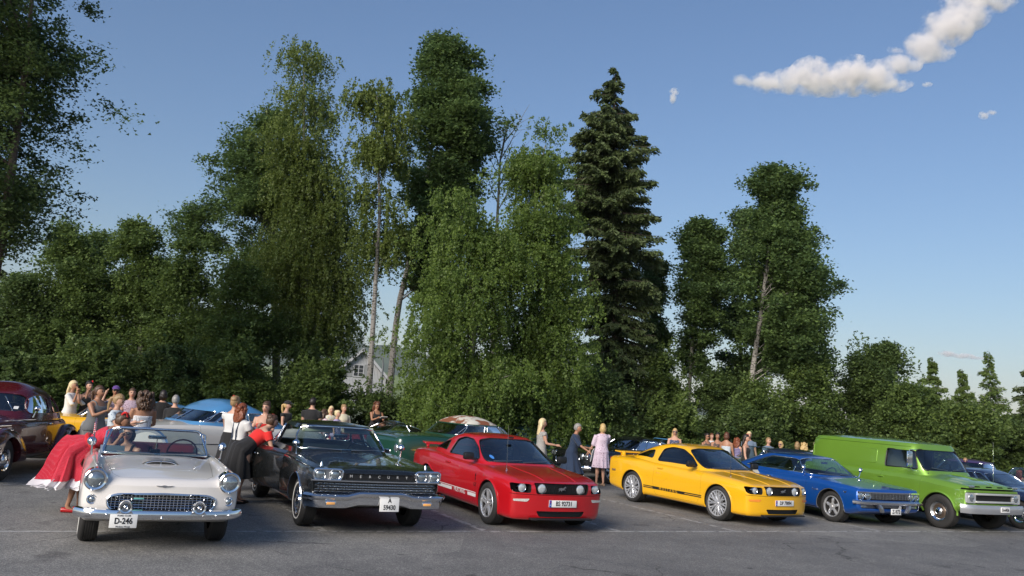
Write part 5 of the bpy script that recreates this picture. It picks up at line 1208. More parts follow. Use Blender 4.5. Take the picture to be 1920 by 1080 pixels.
def mercury():
    inr = mat('pale_green_vinyl', (.10, .13, .115), .6, var=.2)
    c = Car('sedan_car', 'black late fifties hardtop with quad headlamps, passenger door standing open', (-2.09, 13.17, 0), R(27.0), BLACKP, inside=inr, roofcol=BLACKP)
    top = [(.88, .90), (.7, .945), (.2, .985), (-.5, 1.02), (-.95, 1.035), (-1.5, 1.0), (-3.0, 1.0), (-3.4, 1.0), (-4.2, .97), (-4.6, .90)]
    sh = [(.88, .925), (.6, .955), (0, .97), (-.95, .995), (-2, 1.0), (-3, 1.0), (-4, 1.0), (-4.6, .93)]
    wd = [(.88, .95), (.5, .98), (0, 1.0), (-1.5, .995), (-3.2, 1.0), (-4.2, .97), (-4.6, .92)]
    zb = [(.88, .40), (.5, .32), (.2, .29), (-3, .29), (-4.6, .38)]
    B = Body(mk_rails(top, sh, wd, zb, soft=.07, zmid=.66, tuck=.07, valley=.03, ft=.90, low=.42, crease=(3,), mid_in=-.012), .88, -4.6, nose=.06, tail=.08, bow=.07, rbow=.08, lean=.03)
    grp = rounded([(-.95, .735), (.95, .735), (.93, .59), (-.93, .59)], .02)
    cuts = [(grp, .76, 1.2, 'x', 'black'), (rounded([(-1.05, -.78), (-1.05, .78), (-3.05, .76), (-3.05, -.76)], .12), .34, 2., 'z', 'inside')]
    for sg in (-1, 1): cuts.append((rounded([(sg*.545, .905), (sg*.965, .905), (sg*.945, .755), (sg*.57, .755)], .06), .80, 1.3, 'x', 'black'))
    cuts.append((rounded([(-.50, .855), (.50, .855), (.50, .775), (-.50, .775)], .03), .855, 1.3, 'x', 'black'))
    d = rounded([(-1.02, 1.4), (-2.35, 1.4), (-2.33, .5), (-2.28, .36), (-1.10, .36), (-1.03, .5)], .06)
    parts = c.body(B, cuts, [(0, .55, .40), (-3.2, .55, .40)], .36, doors=[d], hood=([(-.88, -.80), (.78, -.52), (.78, .52), (-.88, .80)], .90))
    H = House([(.95, -.72, -3.35, .84), (1.04, -.86, -3.25, .81), (1.20, -1.08, -3.02, .745), (1.36, -1.33, -2.78, .675), (1.415, -1.42, -2.68, .64)], n=4.4, crown=.055)
    before = set(c.root.children)
    c.house(H, [rounded([(-1.28, 1.045), (-1.50, 1.345), (-2.38, 1.365), (-2.36, 1.045)], .04), rounded([(-2.44, 1.045), (-2.46, 1.365), (-2.62, 1.355), (-2.86, 1.20), (-2.98, 1.045)], .05)],
            rounded([(-.755, 1.045), (.755, 1.045), (.70, 1.25), (.63, 1.365), (.45, 1.392), (-.45, 1.392), (-.63, 1.365), (-.70, 1.25)], .05), rounded([(-.70, 1.07), (.70, 1.07), (.58, 1.36), (-.58, 1.36)], .08), frame=CHROME, fr=.014)
    # open the right front door with its window about the front hinge
    hinge = Vector((-1.03, -.985, 0)); M = Matrix.Translation(hinge) @ Matrix.Rotation(R(12), 4, 'Z') @ Matrix.Translation(-hinge)
    ds = [p for p in parts if p.name.startswith('door')]
    dr = min(ds, key=lambda o: sum(v.co.y for v in o.data.vertices)/len(o.data.vertices)); dr.matrix_local = M; dr['label'] = 'open passenger door'
    wins = [o for o in c.root.children if o not in before and o.name.startswith('window')]
    wr_ = [o for o in wins if sum(v.co.y for v in o.data.vertices) < 0]; wr_.sort(key=lambda o: -max(v.co.x for v in o.data.vertices)); w0 = wr_[0]
    for ch in list(w0.children): bpy.data.objects.remove(ch)
    bpy.data.objects.remove(w0)      # wound down
    m = MB(); m.box((-1.70, -.80, .70), (1.15, .03, .50), bev=.02); m.box((-1.65, -.775, .80), (.50, .05, .06), bev=.02); o = m.build('door_lining', mat('door_card', (.13, .14, .14), .6), dr)
    # face: grille of stacked oblong cells
    m = MB()
    for k in range(4):
        z = .612+.036*k
        for j in range(23):
            y = -.88+.08*j+(.04 if k % 2 else 0)
            if abs(y) > .90: continue
            x = B.fx(y, z)-.035; closed_tube(m, [(x, y+a*.033, z+b*.013) for a, b in ((-1, -1), (1, -1), (1, 1), (-1, 1))], .0052, 4)
    c.part('grille', m, CHROME)
    def bar(name, y0, y1, z, h, d, xo=0, mt=CHROME):
        q = MB(); r = [[(B.fx(y, z)+xo+a, y, z+b) for a, b in ((-.03, -h/2), (d, -h/2+.008), (d, h/2-.008), (-.03, h/2))] for y in np.linspace(y0, y1, 24)]; q.loft(r, True, True); return c.part(name, q, mt)
    bar('grille_bar', -.975, .975, .752, .032, .035); bar('grille_bar', -.95, .95, .583, .022, .02)
    for sg in (-1, 1):
        q = MB(); poly = rounded([(sg*.545, .905), (sg*.965, .905), (sg*.945, .755), (sg*.57, .755)], .06); closed_tube(q, [(B.fx(a, b)+.015, a, b) for a, b in poly], .016, 8); o = c.part('lamp_surround', q, CHROME)
        c.part('lamp_panel', sheet_on(poly, lambda a, b: (B.fx(a, b)-.02, a, b), .06), STEEL)
        for y in (.655, .86): c.lamp('headlamp', sg*y, .83, .070, B.fx(sg*y, .83)-.01, depth=.03, bezel=.012, dish=.022, mats=(CHROME, LENS))
        q = MB(); q.lathe([(.022, -.01), (.02, .02), (.008, .05), (.001, .06)], 12, 'z', (.62, sg*.80, B.top_z(.62, .80))); c.part('fender_ornament', q, CHROME)
    for j, ch in enumerate('MERCURY'): c.front_text(ch, .055, -.42+.14*j, .815, mat('letter_chrome', (.85, .85, .85), .25, .5), x=.862, sx=1.0, off=.0)
    prof = [(-.01, -.11), (.03, -.10), (.045, -.05), (.05, .0), (.085, .03), (.09, .06), (.06, .085), (-.01, .09)]
    def dz(y): a = abs(y); return .0 if a > .50 else (.045*(1-max(0, (a-.32))/.18))
    c.bumper('bumper', prof, 1.005, .49, .97, bow=.07, wrap=.14, dz=dz, N=40)
    for sg in (-1, 1):
        q = MB(); q.box((.995, sg*.72, .455), (.03, .15, .055), bev=.01); o = c.part('turn_lamp', q, CHROME); q = MB(); q.box((1.003, sg*.72, .455), (.03, .12, .035), bev=.006); q.build('lens', mat('lit_amber', (.95, .42, .12), .3, var=.2), o)
    c.plate(.13, .455, '', .29, .20, x=1.035, lines=[('A', .092, 0, .052, .8), ('59430', .092, 0, -.044, .80)], tilt=R(-4))
    # bright side trim, sills, script
    c.strip('side_moulding', [(.55, .90), (-.9, .945), (-4.4, .96)], .022, CHROME); c.strip('sill_moulding', [(-.45, .335), (-2.75, .335)], .05, CHROME)
    for x in (0, -3.2): c.arch(x, .41, .36, CHROME if x == 0 else BLACKP, rad=.012, a0=-8, a1=188)
    for sg in (-1, 1): c.side_text('Monterey', .10, .28, .80, CHROME, sg)
    for sg in (-1, 1):
        c.mirror(-.70, sg*.86, B.top_z(-.7, .86)-.01, CHROME, 'round', sg*.3)
        m = MB(); m.box((-2.15, sg*(B.side_y(-2.15, .86)+.02), .86), (.15, .03, .03), bev=.012); o = c.part('door_handle', m, CHROME); o.parent = dr if sg < 0 else c.root
    c.seat(-1.95, 0, 1.35, .30, .93, mat('black_vinyl', (.02, .02, .022), .45), head=False, depth=.6); c.seat(-2.85, 0, 1.3, .30, .95, mat('black_vinyl', (.02, .02, .022), .45), head=False, depth=.5)
    c.dash(-1.18, .92, .72, inr); c.steering(-1.48, .40, .99, .21, BLACK, 25)
    m = MB()
    for y in (-.36, .36): m.box((H.front_x(y, 1.36, .08)-.04, y, 1.35), (.03, .52, .13), Matrix.Rotation(R(-35), 3, 'Y'), bev=.01)
    c.part('sun_visor', m, mat('cream_visor', (.42, .45, .33), .8))
    m = MB(); xx = H.front_x(0, 1.27, .12); m.box((xx, 0, 1.26), (.03, .24, .055), bev=.015); m.tube([(xx, 0, 1.26), (xx, 0, 1.40)], .006, 6); c.part('inner_mirror', m, CHROME)
    c.wiper(-.62, -.08, 1.075, 1.055); c.wiper(.08, .62, 1.055, 1.075)
    for x in (0, -3.2):
        for sg in (-1, 1): c.wheel(x, sg*.93, .36, .21, .20, 'cap', white=(.245, .268))
    c.bumper('rear_bumper', ROUND_BAR(.14, .06), .98, .48, -4.66, bow=.10, rear=True)
    return c

def impala():
    c = Car('coupe_car', 'blue metallic sixties fastback coupe with four headlamps and a full width grille', (8.24, 19.25, 0), R(25.0), BLUEP)
    top = [(.80, .80), (.6, .835), (0, .90), (-.6, .945), (-1.2, .93), (-3.2, .96), (-3.9, .96), (-4.55, .88)]
    sh = [(.80, .80), (.5, .835), (0, .865), (-.6, .90), (-2, .90), (-2.8, .955), (-3.6, .95), (-4.55, .88)]
    wd = [(.80, .955), (.4, .985), (0, .995), (-1.5, .985), (-3, 1.0), (-4, .97), (-4.55, .92)]
    zb = [(.80, .34), (.4, .24), (-3, .24), (-4.55, .34)]
    B = Body(mk_rails(top, sh, wd, zb, soft=.06, zmid=.60, tuck=.07, valley=.0, ft=.92, low=.36, crease=(3,)), .80, -4.55, nose=.045, tail=.07, bow=.08, rbow=.08, lean=-.06)
    cuts = [(rounded([(-.93, .745), (.93, .745), (.93, .575), (-.93, .575)], .025), .69, 1.2, 'x', 'black'), (rounded([(-.88, .475), (.88, .475), (.86, .40), (-.86, .40)], .02), .72, 1.2, 'x', 'black'),
            (rounded([(-.90, -.74), (-.90, .74), (-2.75, .72), (-2.75, -.72)], .12), .32, 2., 'z', 'inside')]
    c.body(B, cuts, [(0, .55, .375), (-3.02, .55, .375)], .335, doors=[rounded([(-.72, 1.2), (-2.05, 1.2), (-2.02, .5), (-1.95, .30), (-.80, .30), (-.73, .5)], .06)], hood=([(-.58, -.78), (.70, -.80), (.70, .80), (-.58, .78)], .78))
    H = House([(.86, -.42, -3.75, .83), (.95, -.55, -3.60, .80), (1.10, -.82, -3.20, .73), (1.25, -1.12, -2.75, .65), (1.315, -1.28, -2.50, .60)], n=4.4, crown=.055)
    c.house(H, [rounded([(-1.02, .955), (-1.29, 1.235), (-1.45, 1.262), (-2.15, 1.262), (-2.42, 1.19), (-2.95, .975)], .05)],
            rounded([(-.75, .955), (.75, .955), (.67, 1.15), (.60, 1.255), (.45, 1.288), (-.45, 1.288), (-.60, 1.255), (-.67, 1.15)], .05), rounded([(-.62, 1.0), (.62, 1.0), (.50, 1.25), (-.50, 1.25)], .08), frame=CHROME, fr=.011, fglass=GLASS)
    m = MB()
    for sg in (-1, 1): m.tube([(-1.03, sg*(H.side_y(-1.1, .96)-.01), .955), (-1.33, sg*(H.side_y(-1.33, 1.24)-.01), 1.25)], .012, 6); m.tube([(-1.32, sg*.79, .955), (-1.35, sg*(H.side_y(-1.35, 1.25)-.02), 1.25)], .009, 6)
    c.part('quarter_light_frame', m, CHROME)
    m = MB()
    for k in range(6):
        z = .605+.023*k; m.loft([[(B.fx(y, z)-.045+a, y, z+b) for a, b in ((0, -.005), (.03, -.004), (.03, .004), (0, .005))] for y in np.linspace(-.60, .60, 14)], True, True)
    for k in range(13): y = -.60+.1*k; m.box((B.fx(y, .66)-.05, y, .655), (.02, .007, .13))
    c.part('grille', m, CHROME)
    m = MB(); m.loft([[(B.fx(y, .735)-.02+a, y, .738+b) for a, b in ((0, -.012), (.035, -.010), (.035, .010), (0, .012))] for y in np.linspace(-.93, .93, 20)], True, True); c.part('grille_bar', m, CHROME)
    m = MB()
    for z in (.42, .44, .46): m.loft([[(B.fx(y, z)-.03+a, y, z+b) for a, b in ((0, -.004), (.02, -.003), (.02, .003), (0, .004))] for y in np.linspace(-.86, .86, 20)], True, True)
    c.part('lower_grille', m, CHROME)
    for sg in (-1, 1):
        for y in (.665, .845): c.lamp('headlamp', sg*y, .66, .076, B.fx(sg*y, .66)-.015, depth=.05, bezel=.014, dish=.02)
        m = MB(); m.box((B.fx(.78, .44)-.03, sg*.76, .438), (.02, .20, .05), bev=.01); c.part('parking_lamp', m, LENS)
    c.bumper('bumper', [(-.02, -.035), (.03, -.035), (.06, -.01), (.06, .02), (.035, .045), (-.02, .045)], 1.0, .525, .87, bow=.09, wrap=.12)
    for sg in (-1, 1):
        m = MB(); m.loft([[(.90+.03*math.sin(t*3)-.09*(.45)**2.4, sg*(.46-.10*t)+w, .50-.17*t) for w in (-.035, .035)]+[(.86-.09*(.45)**2.4, sg*(.46-.10*t)+w, .50-.17*t) for w in (.035, -.035)] for t in np.linspace(0, 1, 8)], True, True); c.part('bumper_guard', m, STEEL)
    c.plate(-.02, .36, 'Z-973', .30, .125, x=.93, size=.12)
    c.strip('sill_moulding', [(-.45, .28), (-2.6, .28)], .035, CHROME)
    for x in (0, -3.02): c.arch(x, .383, .335, CHROME, rad=.010, a0=-10, a1=190)
    for sg in (-1, 1):
        c.side_text('Impala', .075, -.42, .66, CHROME, sg)
        m = MB(); y = B.side_y(.42, .70); m.prism([(.47, .73), (.42, .70), (.37, .73), (.40, .685), (.42, .665), (.44, .685)], sg*(y-.002), sg*(y+.006), 'y'); c.part('fender_badge', m, CHROME)
        m = MB(); m.box((-1.90, sg*(B.side_y(-1.9, .80)+.015), .80), (.15, .03, .03), bev=.012); c.part('door_handle', m, CHROME)
    c.mirror(-.88, -.86, .925, CHROME, 'round', -1); c.mirror(-.88, .86, .925, CHROME, 'round', 1)
    for y in (-.38, .38): c.seat(-1.75, y, .55, .28, .86, DARK, head=False)
    c.seat(-2.7, 0, 1.2, .28, .86, DARK, head=False); c.dash(-.95, .84, .70, DARK); c.steering(-1.32, .38, .92, .19)
    m = MB(); xx = H.front_x(0, 1.20, .12); m.box((xx, 0, 1.20), (.03, .20, .05), bev=.015); c.part('inner_mirror', m, CHROME)
    c.wiper(-.62, -.10, .985, .965); c.wiper(-.05, .48, .985, .965)
    m = MB(); m.prism([(-.13, .0), (-.04, .012), (0, .004), (.04, .012), (.13, 0), (.04, -.008), (0, -.014), (-.04, -.008)], 0, .006, 'z'); m.T = None
    q = m.mesh('b'); q.transform(Matrix.Translation((.62, 0, B.top_z(.62, 0)+.004)) @ Matrix.Rotation(R(8), 4, 'Y') @ Matrix.Rotation(R(90), 4, 'Z')); c.part('bonnet_badge', q, CHROME)
    for x in (0, -3.02):
        for sg in (-1, 1): c.wheel(x, sg*.93, .335, .25, .225, 'torq')
    c.bumper('rear_bumper', ROUND_BAR(.12, .06), .97, .48, -4.62, bow=.10, rear=True)
    return c

def panel_truck():
    c = Car('panel_truck', 'lime green sixties panel truck with blind sides and a white front bumper', (10.85, 19.72, 0), R(25.3), GREENP, cat='truck')
    top = [(.70, 1.02), (.62, 1.06), (.3, 1.12), (-.1, 1.165), (-.40, 1.185), (-1.0, 1.17), (-3.9, 1.17), (-4.12, 1.15)]
    sh = [(.70, .985), (.6, 1.0), (0, 1.06), (-.4, 1.10), (-1.5, 1.12), (-3.9, 1.12), (-4.12, 1.10)]
    wd = [(.70, .93), (.4, .96), (0, .985), (-1.5, .99), (-3.8, .99), (-4.12, .97)]
    zb = [(.70, .50), (.4, .42), (0, .38), (-3.8, .40), (-4.12, .46)]
    B = Body(mk_rails(top, sh, wd, zb, soft=.10, zmid=.74, tuck=.05, valley=.01, ft=.88, low=.52, crease=(4,), mid_in=.03), .70, -4.12, nose=.05, tail=.05, bow=.06, rbow=.02, lean=.0)
    cuts = [(rounded([(-.90, .875), (.90, .875), (.88, .635), (-.88, .635)], .03), .60, 1.2, 'x', 'black'), ([(-.93, .925), (.93, .925), (.93, .962), (-.93, .962)], .52, 1.2, 'x', 'black'),
            (rounded([(-.60, -.80), (-.60, .80), (-1.65, .80), (-1.65, -.80)], .10), .45, 2., 'z', 'inside')]
    for k in range(4):
        y = -.57+.38*k; cuts.append((rounded([(y-.10, 1.012), (y+.10, 1.012), (y+.10, .988), (y-.10, .988)], .008), .60, 1.2, 'x', 'black'))
    c.body(B, cuts, [(0, .58, .425), (-2.95, .58, .425)], .375, doors=[rounded([(-.45, 1.6), (-1.58, 1.6), (-1.56, .6), (-1.52, .48), (-.62, .48), (-.47, .6)], .05)], hood=([(-.36, -.74), (.60, -.78), (.60, .78), (-.36, .74)], 1.03))
    H = House([(1.05, -.24, -4.09, .86), (1.20, -.38, -4.08, .865), (1.45, -.54, -4.07, .845), (1.72, -.74, -4.03, .80), (1.80, -.76, -3.99, .77), (1.83, -.79, -3.96, .74)], n=7.5, crown=.075)
    c.house(H, [rounded([(-.64, 1.245), (-.80, 1.66), (-1.50, 1.66), (-1.52, 1.245)], .05)],
            rounded([(-.76, 1.235), (.76, 1.235), (.735, 1.60), (.66, 1.70), (-.66, 1.70), (-.735, 1.60)], .06), frame=BLACK, fr=.016, fglass=GLASS)
    # pressed panels of the blind sides
    for sg in (-1, 1):
        for a, b in ((-1.78, -3.88),):
            m = MB(); P = rounded([(a, 1.62), (a, 1.28), (b, 1.28), (b, 1.62)], .06, 5); closed_tube(m, [(x, sg*(H.side_y(x, z)+.001), z) for x, z in P], .009, 6); c.part('side_panel_bead', m, c.paint)
        m = MB(); m.tube([(x, sg*(H.side_y(max(x, -3.92), 1.755)+.004), 1.755) for x in np.linspace(-.9, -3.92, 20)], .012, 6); c.part('drip_rail', m, c.paint)
        m = MB(); m.box((-1.56, sg*(B.side_y(-1.56, .98)+.012), .985), (.15, .035, .03), bev=.012); c.part('door_handle', m, CHROME if 0 else c.paint)
        c.lamp('headlamp', sg*.755, .755, .098, B.fx(sg*.755, .755)+.01, depth=.06, bezel=.014, dish=.02, mats=(CHROME, LENS))
        m = MB(); P = rounded([(sg*.62, .865), (sg*.90, .865), (sg*.90, .645), (sg*.62, .645)], .03); m.prism(P, .625, B.fx(sg*.7, .75)+.012, 'x'); c.part('lamp_panel', m, mat('white_trim', (.50, .51, .50), .35, .3))
        m = MB(); m.box((B.fx(sg*.72, 1.0)+.0, sg*.74, 1.0), (.03, .17, .05), bev=.012); c.part('turn_lamp', m, LENS)
        # west coast mirror on its bracket
        if sg > 0: continue
        m = MB(); y = sg*1.13; m.box((-.62, y, 1.47), (.05, .17, .36), bev=.03)
        for k in range(9): m.box((-.588, y, 1.33+.035*k), (.015, .15, .010))
        m.tube([(-.56, sg*.90, 1.20), (-.59, sg*1.06, 1.22), (-.61, y, 1.30)], .008, 6); m.tube([(-.68, sg*.82, 1.70), (-.62, y, 1.68), (-.62, y, 1.62)], .008, 6); c.part('door_mirror', m, CHROME)
    m = MB()
    for z in (.845, .675): m.box((.70, 0, z), (.06, 1.26, .045), bev=.012)
    c.part('grille_bar', m, mat('white_trim', (.50, .51, .50), .35, .3))
    m = MB()
    for k in range(6): m.box((.655, 0, .70+.021*k), (.02, 1.25, .008))
    for k in range(40): m.box((.65, -.62+.032*k, .76), (.02, .006, .13))
    c.part('grille', m, mat('dark_mesh', (.04, .04, .04), .5, .4))
    c.bumper('bumper', [(-.02, -.105), (.03, -.10), (.05, -.03), (.05, .04), (.03, .085), (-.02, .09)], 1.0, .53, .82, bow=.09, wrap=.14, mt=mat('white_bumper', (.40, .41, .43), .22, .5, var=.08))
    c.plate(.10, .535, 'B-6406', .30, .12, x=.878, size=.10)
    c.arch(0, .432, .375, c.paint, rad=.022, a0=-5, a1=185); c.arch(-2.95, .432, .375, c.paint, rad=.022, a0=-5, a1=185)
    for y in (-.4, .4): c.seat(-1.36, y, .6, .45, 1.18, DARK, head=False)
    c.dash(-.56, 1.12, .75, DARK); c.steering(-.90, .42, 1.22, .21)
    m = MB(); m.box((-1.72, 0, 1.45), (.03, 1.5, .60)); c.part('cab_bulkhead', m, mat('grey_panel', (.28, .30, .30), .7))
    c.wiper(-.60, -.10, 1.30, 1.26); c.wiper(.10, .60, 1.26, 1.30)
    m = MB(); m.tube([(.66, 0, B.top_z(.6, 0)-.01), (0, 0, B.top_z(0, 0)+.008), (-.36, 0, B.top_z(-.36, 0)+.006)], .014, 6); c.part('bonnet_crease', m, c.paint)
    for x in (0, -2.95):
        for sg in (-1, 1): c.wheel(x, sg*.935, .375, .25, .215, 'steel')
    m = MB(); m.tube([(.10, .82, 1.02), (.10, .82, 2.0)], .004, 5); c.part('aerial', m, CHROME)
    c.bumper('rear_bumper', ROUND_BAR(.14, .05), .97, .50, -4.18, bow=.02, rear=True)
    return c
thunderbird(); mercury()
mustang('muscle_car', 'red modern muscle coupe with white side stripes and five double spoke wheels', (.68, 14.79, 0), R(26.9), REDP, 'red')
mustang('muscle_car', 'yellow modern muscle coupe with black side stripes and silver mesh wheels', (5.30, 17.90, 0), R(30.5), YELP, 'yellow')
impala(); panel_truck()
PGLASS = glass_mat('period_glass', (.42, .50, .50), .35)
# ---------------------------------------------------------------- the rows behind
def classic(name, label, pos, psi, col, W=.93, H=1.45, wb=2.9, fo=.85, ro=1.15, hood=.98, deck=.98, belt=.98, cf=-.75, cr=-2.75, ft=.55, rt=.45, tw=.62, fen=0., open_top=False,
            roofcol=None, win=((0, .52), (.56, 1.)), wh='cap', white=None, r=.34, face='oval', frame=CHROME, inside=None, n=4.2, crown=.06, zb=.27, moulding=True, group=None, glass=None, split_screen=False, mid_in=0., rear_glass=True, wdrop=0., split=False):
    """plain period car for the rows further back: cf/cr = foot of windscreen / rear window"""
    c = Car(name, label, pos, psi, col, group, roofcol, inside)
    xf, xr = fo, -wb-ro; rb = -wb
    top = [(xf, hood-.10), (xf-.25, hood-.05), (0, hood), (cf, belt+.02), (cr, belt+.02), (rb-.1, deck), (xr+.2, deck-.05), (xr, deck-.14)]
    sh = [(xf, hood-.09+fen), (xf-.3, hood-.05+fen), (0, hood-.02+fen), (cf, belt-.02), (cr, belt-.02), (rb, deck-.01+fen*.6), (xr+.3, deck-.04+fen*.6), (xr, deck-.12)]
    wd = [(xf, W-.08), (xf-.3, W-.02), (0, W), (cf, W-.01), (rb, W), (xr+.3, W-.03), (xr, W-.09)]
    z_ = [(xf, zb+.13), (xf-.4, zb), (xr+.4, zb), (xr, zb+.12)]
    B = Body(mk_rails(sorted(top), sorted(sh), sorted(wd), sorted(z_), soft=.08, zmid=.62, tuck=.07, valley=.02+fen*.4, ft=.86, mid_in=mid_in), xf, xr, nx=60, nose=.10, tail=.12, bow=.12, rbow=.14, reach=.6)
    gp = rounded([(-.60*W, .66), (.60*W, .66), (.55*W, .46), (-.55*W, .46)], .05)
    cuts = [(gp, xf-.2, xf+.5, 'x', 'black'), (rounded([(cf-.25, -W+.2), (cf-.25, W-.2), (cr+.1, W-.2), (cr+.1, -W+.2)], .12), .35, 2., 'z', 'inside')]
    dx0, dx1 = cf-.12, cf-.12-1.1
    c.body(B, cuts, [(0, W-.38, r+.04), (-wb, W-.38, r+.04)], r, doors=[rounded([(dx0, belt+.3), (dx1, belt+.3), (dx1, .36), (dx0, .36)], .05)])
    m = MB()
    for k in range(6): m.box((B.fx(0, .56)-.05, 0, .48+.032*k), (.02, 1.08*W, .012))
    for k in range(18): m.box((B.fx(0, .56)-.06, -.52*W+1.04*W*k/17, .56), (.015, .010, .17))
    c.part('grille', m, CHROME); m = MB(); closed_tube(m, [(B.fx(a, b)+.004, a, b) for a, b in gp], .014); c.part('grille_surround', m, CHROME)
    for sg in (-1, 1):
        for y in ((.76*W,) if face == 'oval' else (.66*W, .84*W)): c.lamp('headlamp', sg*y, .72, .088 if face == 'oval' else .068, B.fx(sg*y, .72)-.005, depth=.08, bezel=.022, dish=.02)
    c.bumper('bumper', ROUND_BAR(.13, .07), W+.0, .43, xf+.07, bow=.12, wrap=.10); c.bumper('rear_bumper', ROUND_BAR(.13, .07), W, .45, xr-.07, bow=.12, rear=True, wrap=.10)
    if moulding: c.strip('side_moulding', [(xf-.35, .70), (xr+.3, .72)], .022, CHROME)
    tf, tr_ = cf-ft, cr+rt
    if not open_top:
        z1 = H-crown; HH = House([(belt-.10, cf+.14, cr-.16, W-.09), (belt+.02, cf, cr, W-.13), ((belt+z1)/2, cf-ft*.52, cr+rt*.42, (W-.13+tw)/2+.035), (z1-.05, tf+.03, tr_-.06, tw+.035), (z1, tf-.09, tr_+.08, tw-.02)], n=n, crown=crown)
        wt, wb_ = z1-.055-wdrop, belt+.045; x0, x1 = cf-.24, cr+.26; X0, X1 = tf-.10+wdrop*.7, tr_-.10-wdrop*.6; side = []
        for a, b in win:
            side.append(rounded([(x0+(x1-x0)*a, wb_), (X0+(X1-X0)*a, wt), (X0+(X1-X0)*b, wt), (x0+(x1-x0)*b, wb_)], .09 if b == 1. else .05))
        ws, wt_ = W-.13-.07, tw-.04+wdrop*.4
        c.house(HH, side, rounded([(-ws, wb_), (ws, wb_), (wt_+.02, wt), (-wt_-.02, wt)], .07), rounded([(-ws+.1, wb_+.05), (ws-.1, wb_+.05), (wt_-.06, wt), (-wt_+.06, wt)], .12) if rear_glass else None, frame=frame, fr=.012, fglass=glass or PGLASS, glass=glass or PGLASS, split=(wt+.03 if split else None))
        if split_screen: m = MB(); m.tube([(HH.front_x(0, z, -.006), 0, z) for z in np.linspace(wb_, wt, 5)], .014, 6); c.part('screen_divider', m, frame)
    else:
        HH = House([(belt-.05, cf+.05, cr, W-.14), (belt+.05, cf-.06, cr, W-.16), (belt+.36, cf-.42, cr, W-.26)], n=4); c.H = HH
        wp = rounded([(-W+.24, belt+.01), (W-.24, belt+.01), (W-.32, belt+.34), (-W+.32, belt+.34)], .06)
        w = c.part('windscreen', sheet_on(wp, lambda a, b: (HH.front_x(a, b), a, b)), GLASS, sharp=60); m = MB(); closed_tube(m, [(HH.front_x(a, b), a, b) for a, b in wp], .016); m.build('windscreen_frame', frame, w, 60)
    c.seat(cf-1.05, 0, W*1.5, .30, belt-.02, inside or DARK, head=False); c.seat(cr+.45, 0, W*1.4, .30, belt, inside or DARK, head=False); c.dash(cf-.28, belt-.08, W-.25, inside or DARK); c.steering(cf-.62, .38, belt-.02, .20)
    for x in (0, -wb):
        for sg in (-1, 1): c.wheel(x, sg*(W-.07), r, .20, .19 if wh == 'cap' else .215, wh, white=white)
    return c
def along(px, D, H=0.): return foot(px, 700, D)
TEALP = paint('teal_enamel', (.06, .20, .22), .1, .3); NAVYP = paint('navy_enamel', (.010, .018, .055), .2, .3); CREAMP = paint('cream_enamel', (.50, .47, .36), 0, .35)
SKYP = paint('sky_blue_enamel', (.08, .25, .48), .1, .3); OLDGREEN = paint('bottle_green_enamel', (.008, .050, .032), 0, .32); MAROONP = paint('maroon_enamel', (.075, .004, .010), .15, .25)
def rusty():
    m, n, l, b = nt('rusty_white_roof'); b.inputs['Roughness'].default_value = .7; tc = n.new('ShaderNodeTexCoord'); no = n.new('ShaderNodeTexNoise'); no.inputs['Scale'].default_value = 1.6; no.inputs['Detail'].default_value = 9; no.inputs['Roughness'].default_value = .62
    l.new(tc.outputs['Object'], no.inputs['Vector']); r = n.new('ShaderNodeValToRGB'); e = r.color_ramp.elements; e[0].position = .47; e[0].color = (.55, .53, .46, 1); e[1].position = .53; e[1].color = (.22, .075, .035, 1); l.new(no.outputs[0], r.inputs[0]); l.new(r.outputs[0], b.inputs['Base Color']); return m
def fender(c, x, y, r, L, h, w, mt):
    """separate pontoon fender of a pre-war car"""
    m = MB(); rings = []
    for t in np.linspace(0, 1, 22):
        xx = x+L*(1-2*t)/2; k = math.sin(math.pi*min(1, max(0, t*.94+.03)))**.55; hh = .30+(h-.30)*k; ww = w*(.35+.65*k)
        rings.append([(xx, y-ww, .28), (xx, y-ww, .28+(hh-.28)*.6), (xx, y-ww*.6, hh*.95), (xx, y, hh), (xx, y+ww*.55, hh*.965), (xx, y+ww*.9, .28+(hh-.28)*.68), (xx, y+ww, .28+(hh-.28)*.35), (xx, y+ww*.96, .28)])
    if y < 0: rings = [[(a, 2*y-b, z) for a, b, z in q] for q in rings]
    me = m.loft(rings, True, True).mesh('f'); outward(me); me2 = evaluated(me, lambda o, q: setattr(o.modifiers.new('s', 'SUBSURF'), 'levels', 2))
    cut = prism_mesh(arcpoly(x, r, r+.05, r+.05, 32), y-.1 if y > 0 else y+.1, y+1 if y > 0 else y-1, 'y'); me2 = boolean(me2, cut); return c.part('fender', me2, mt, sharp=40)
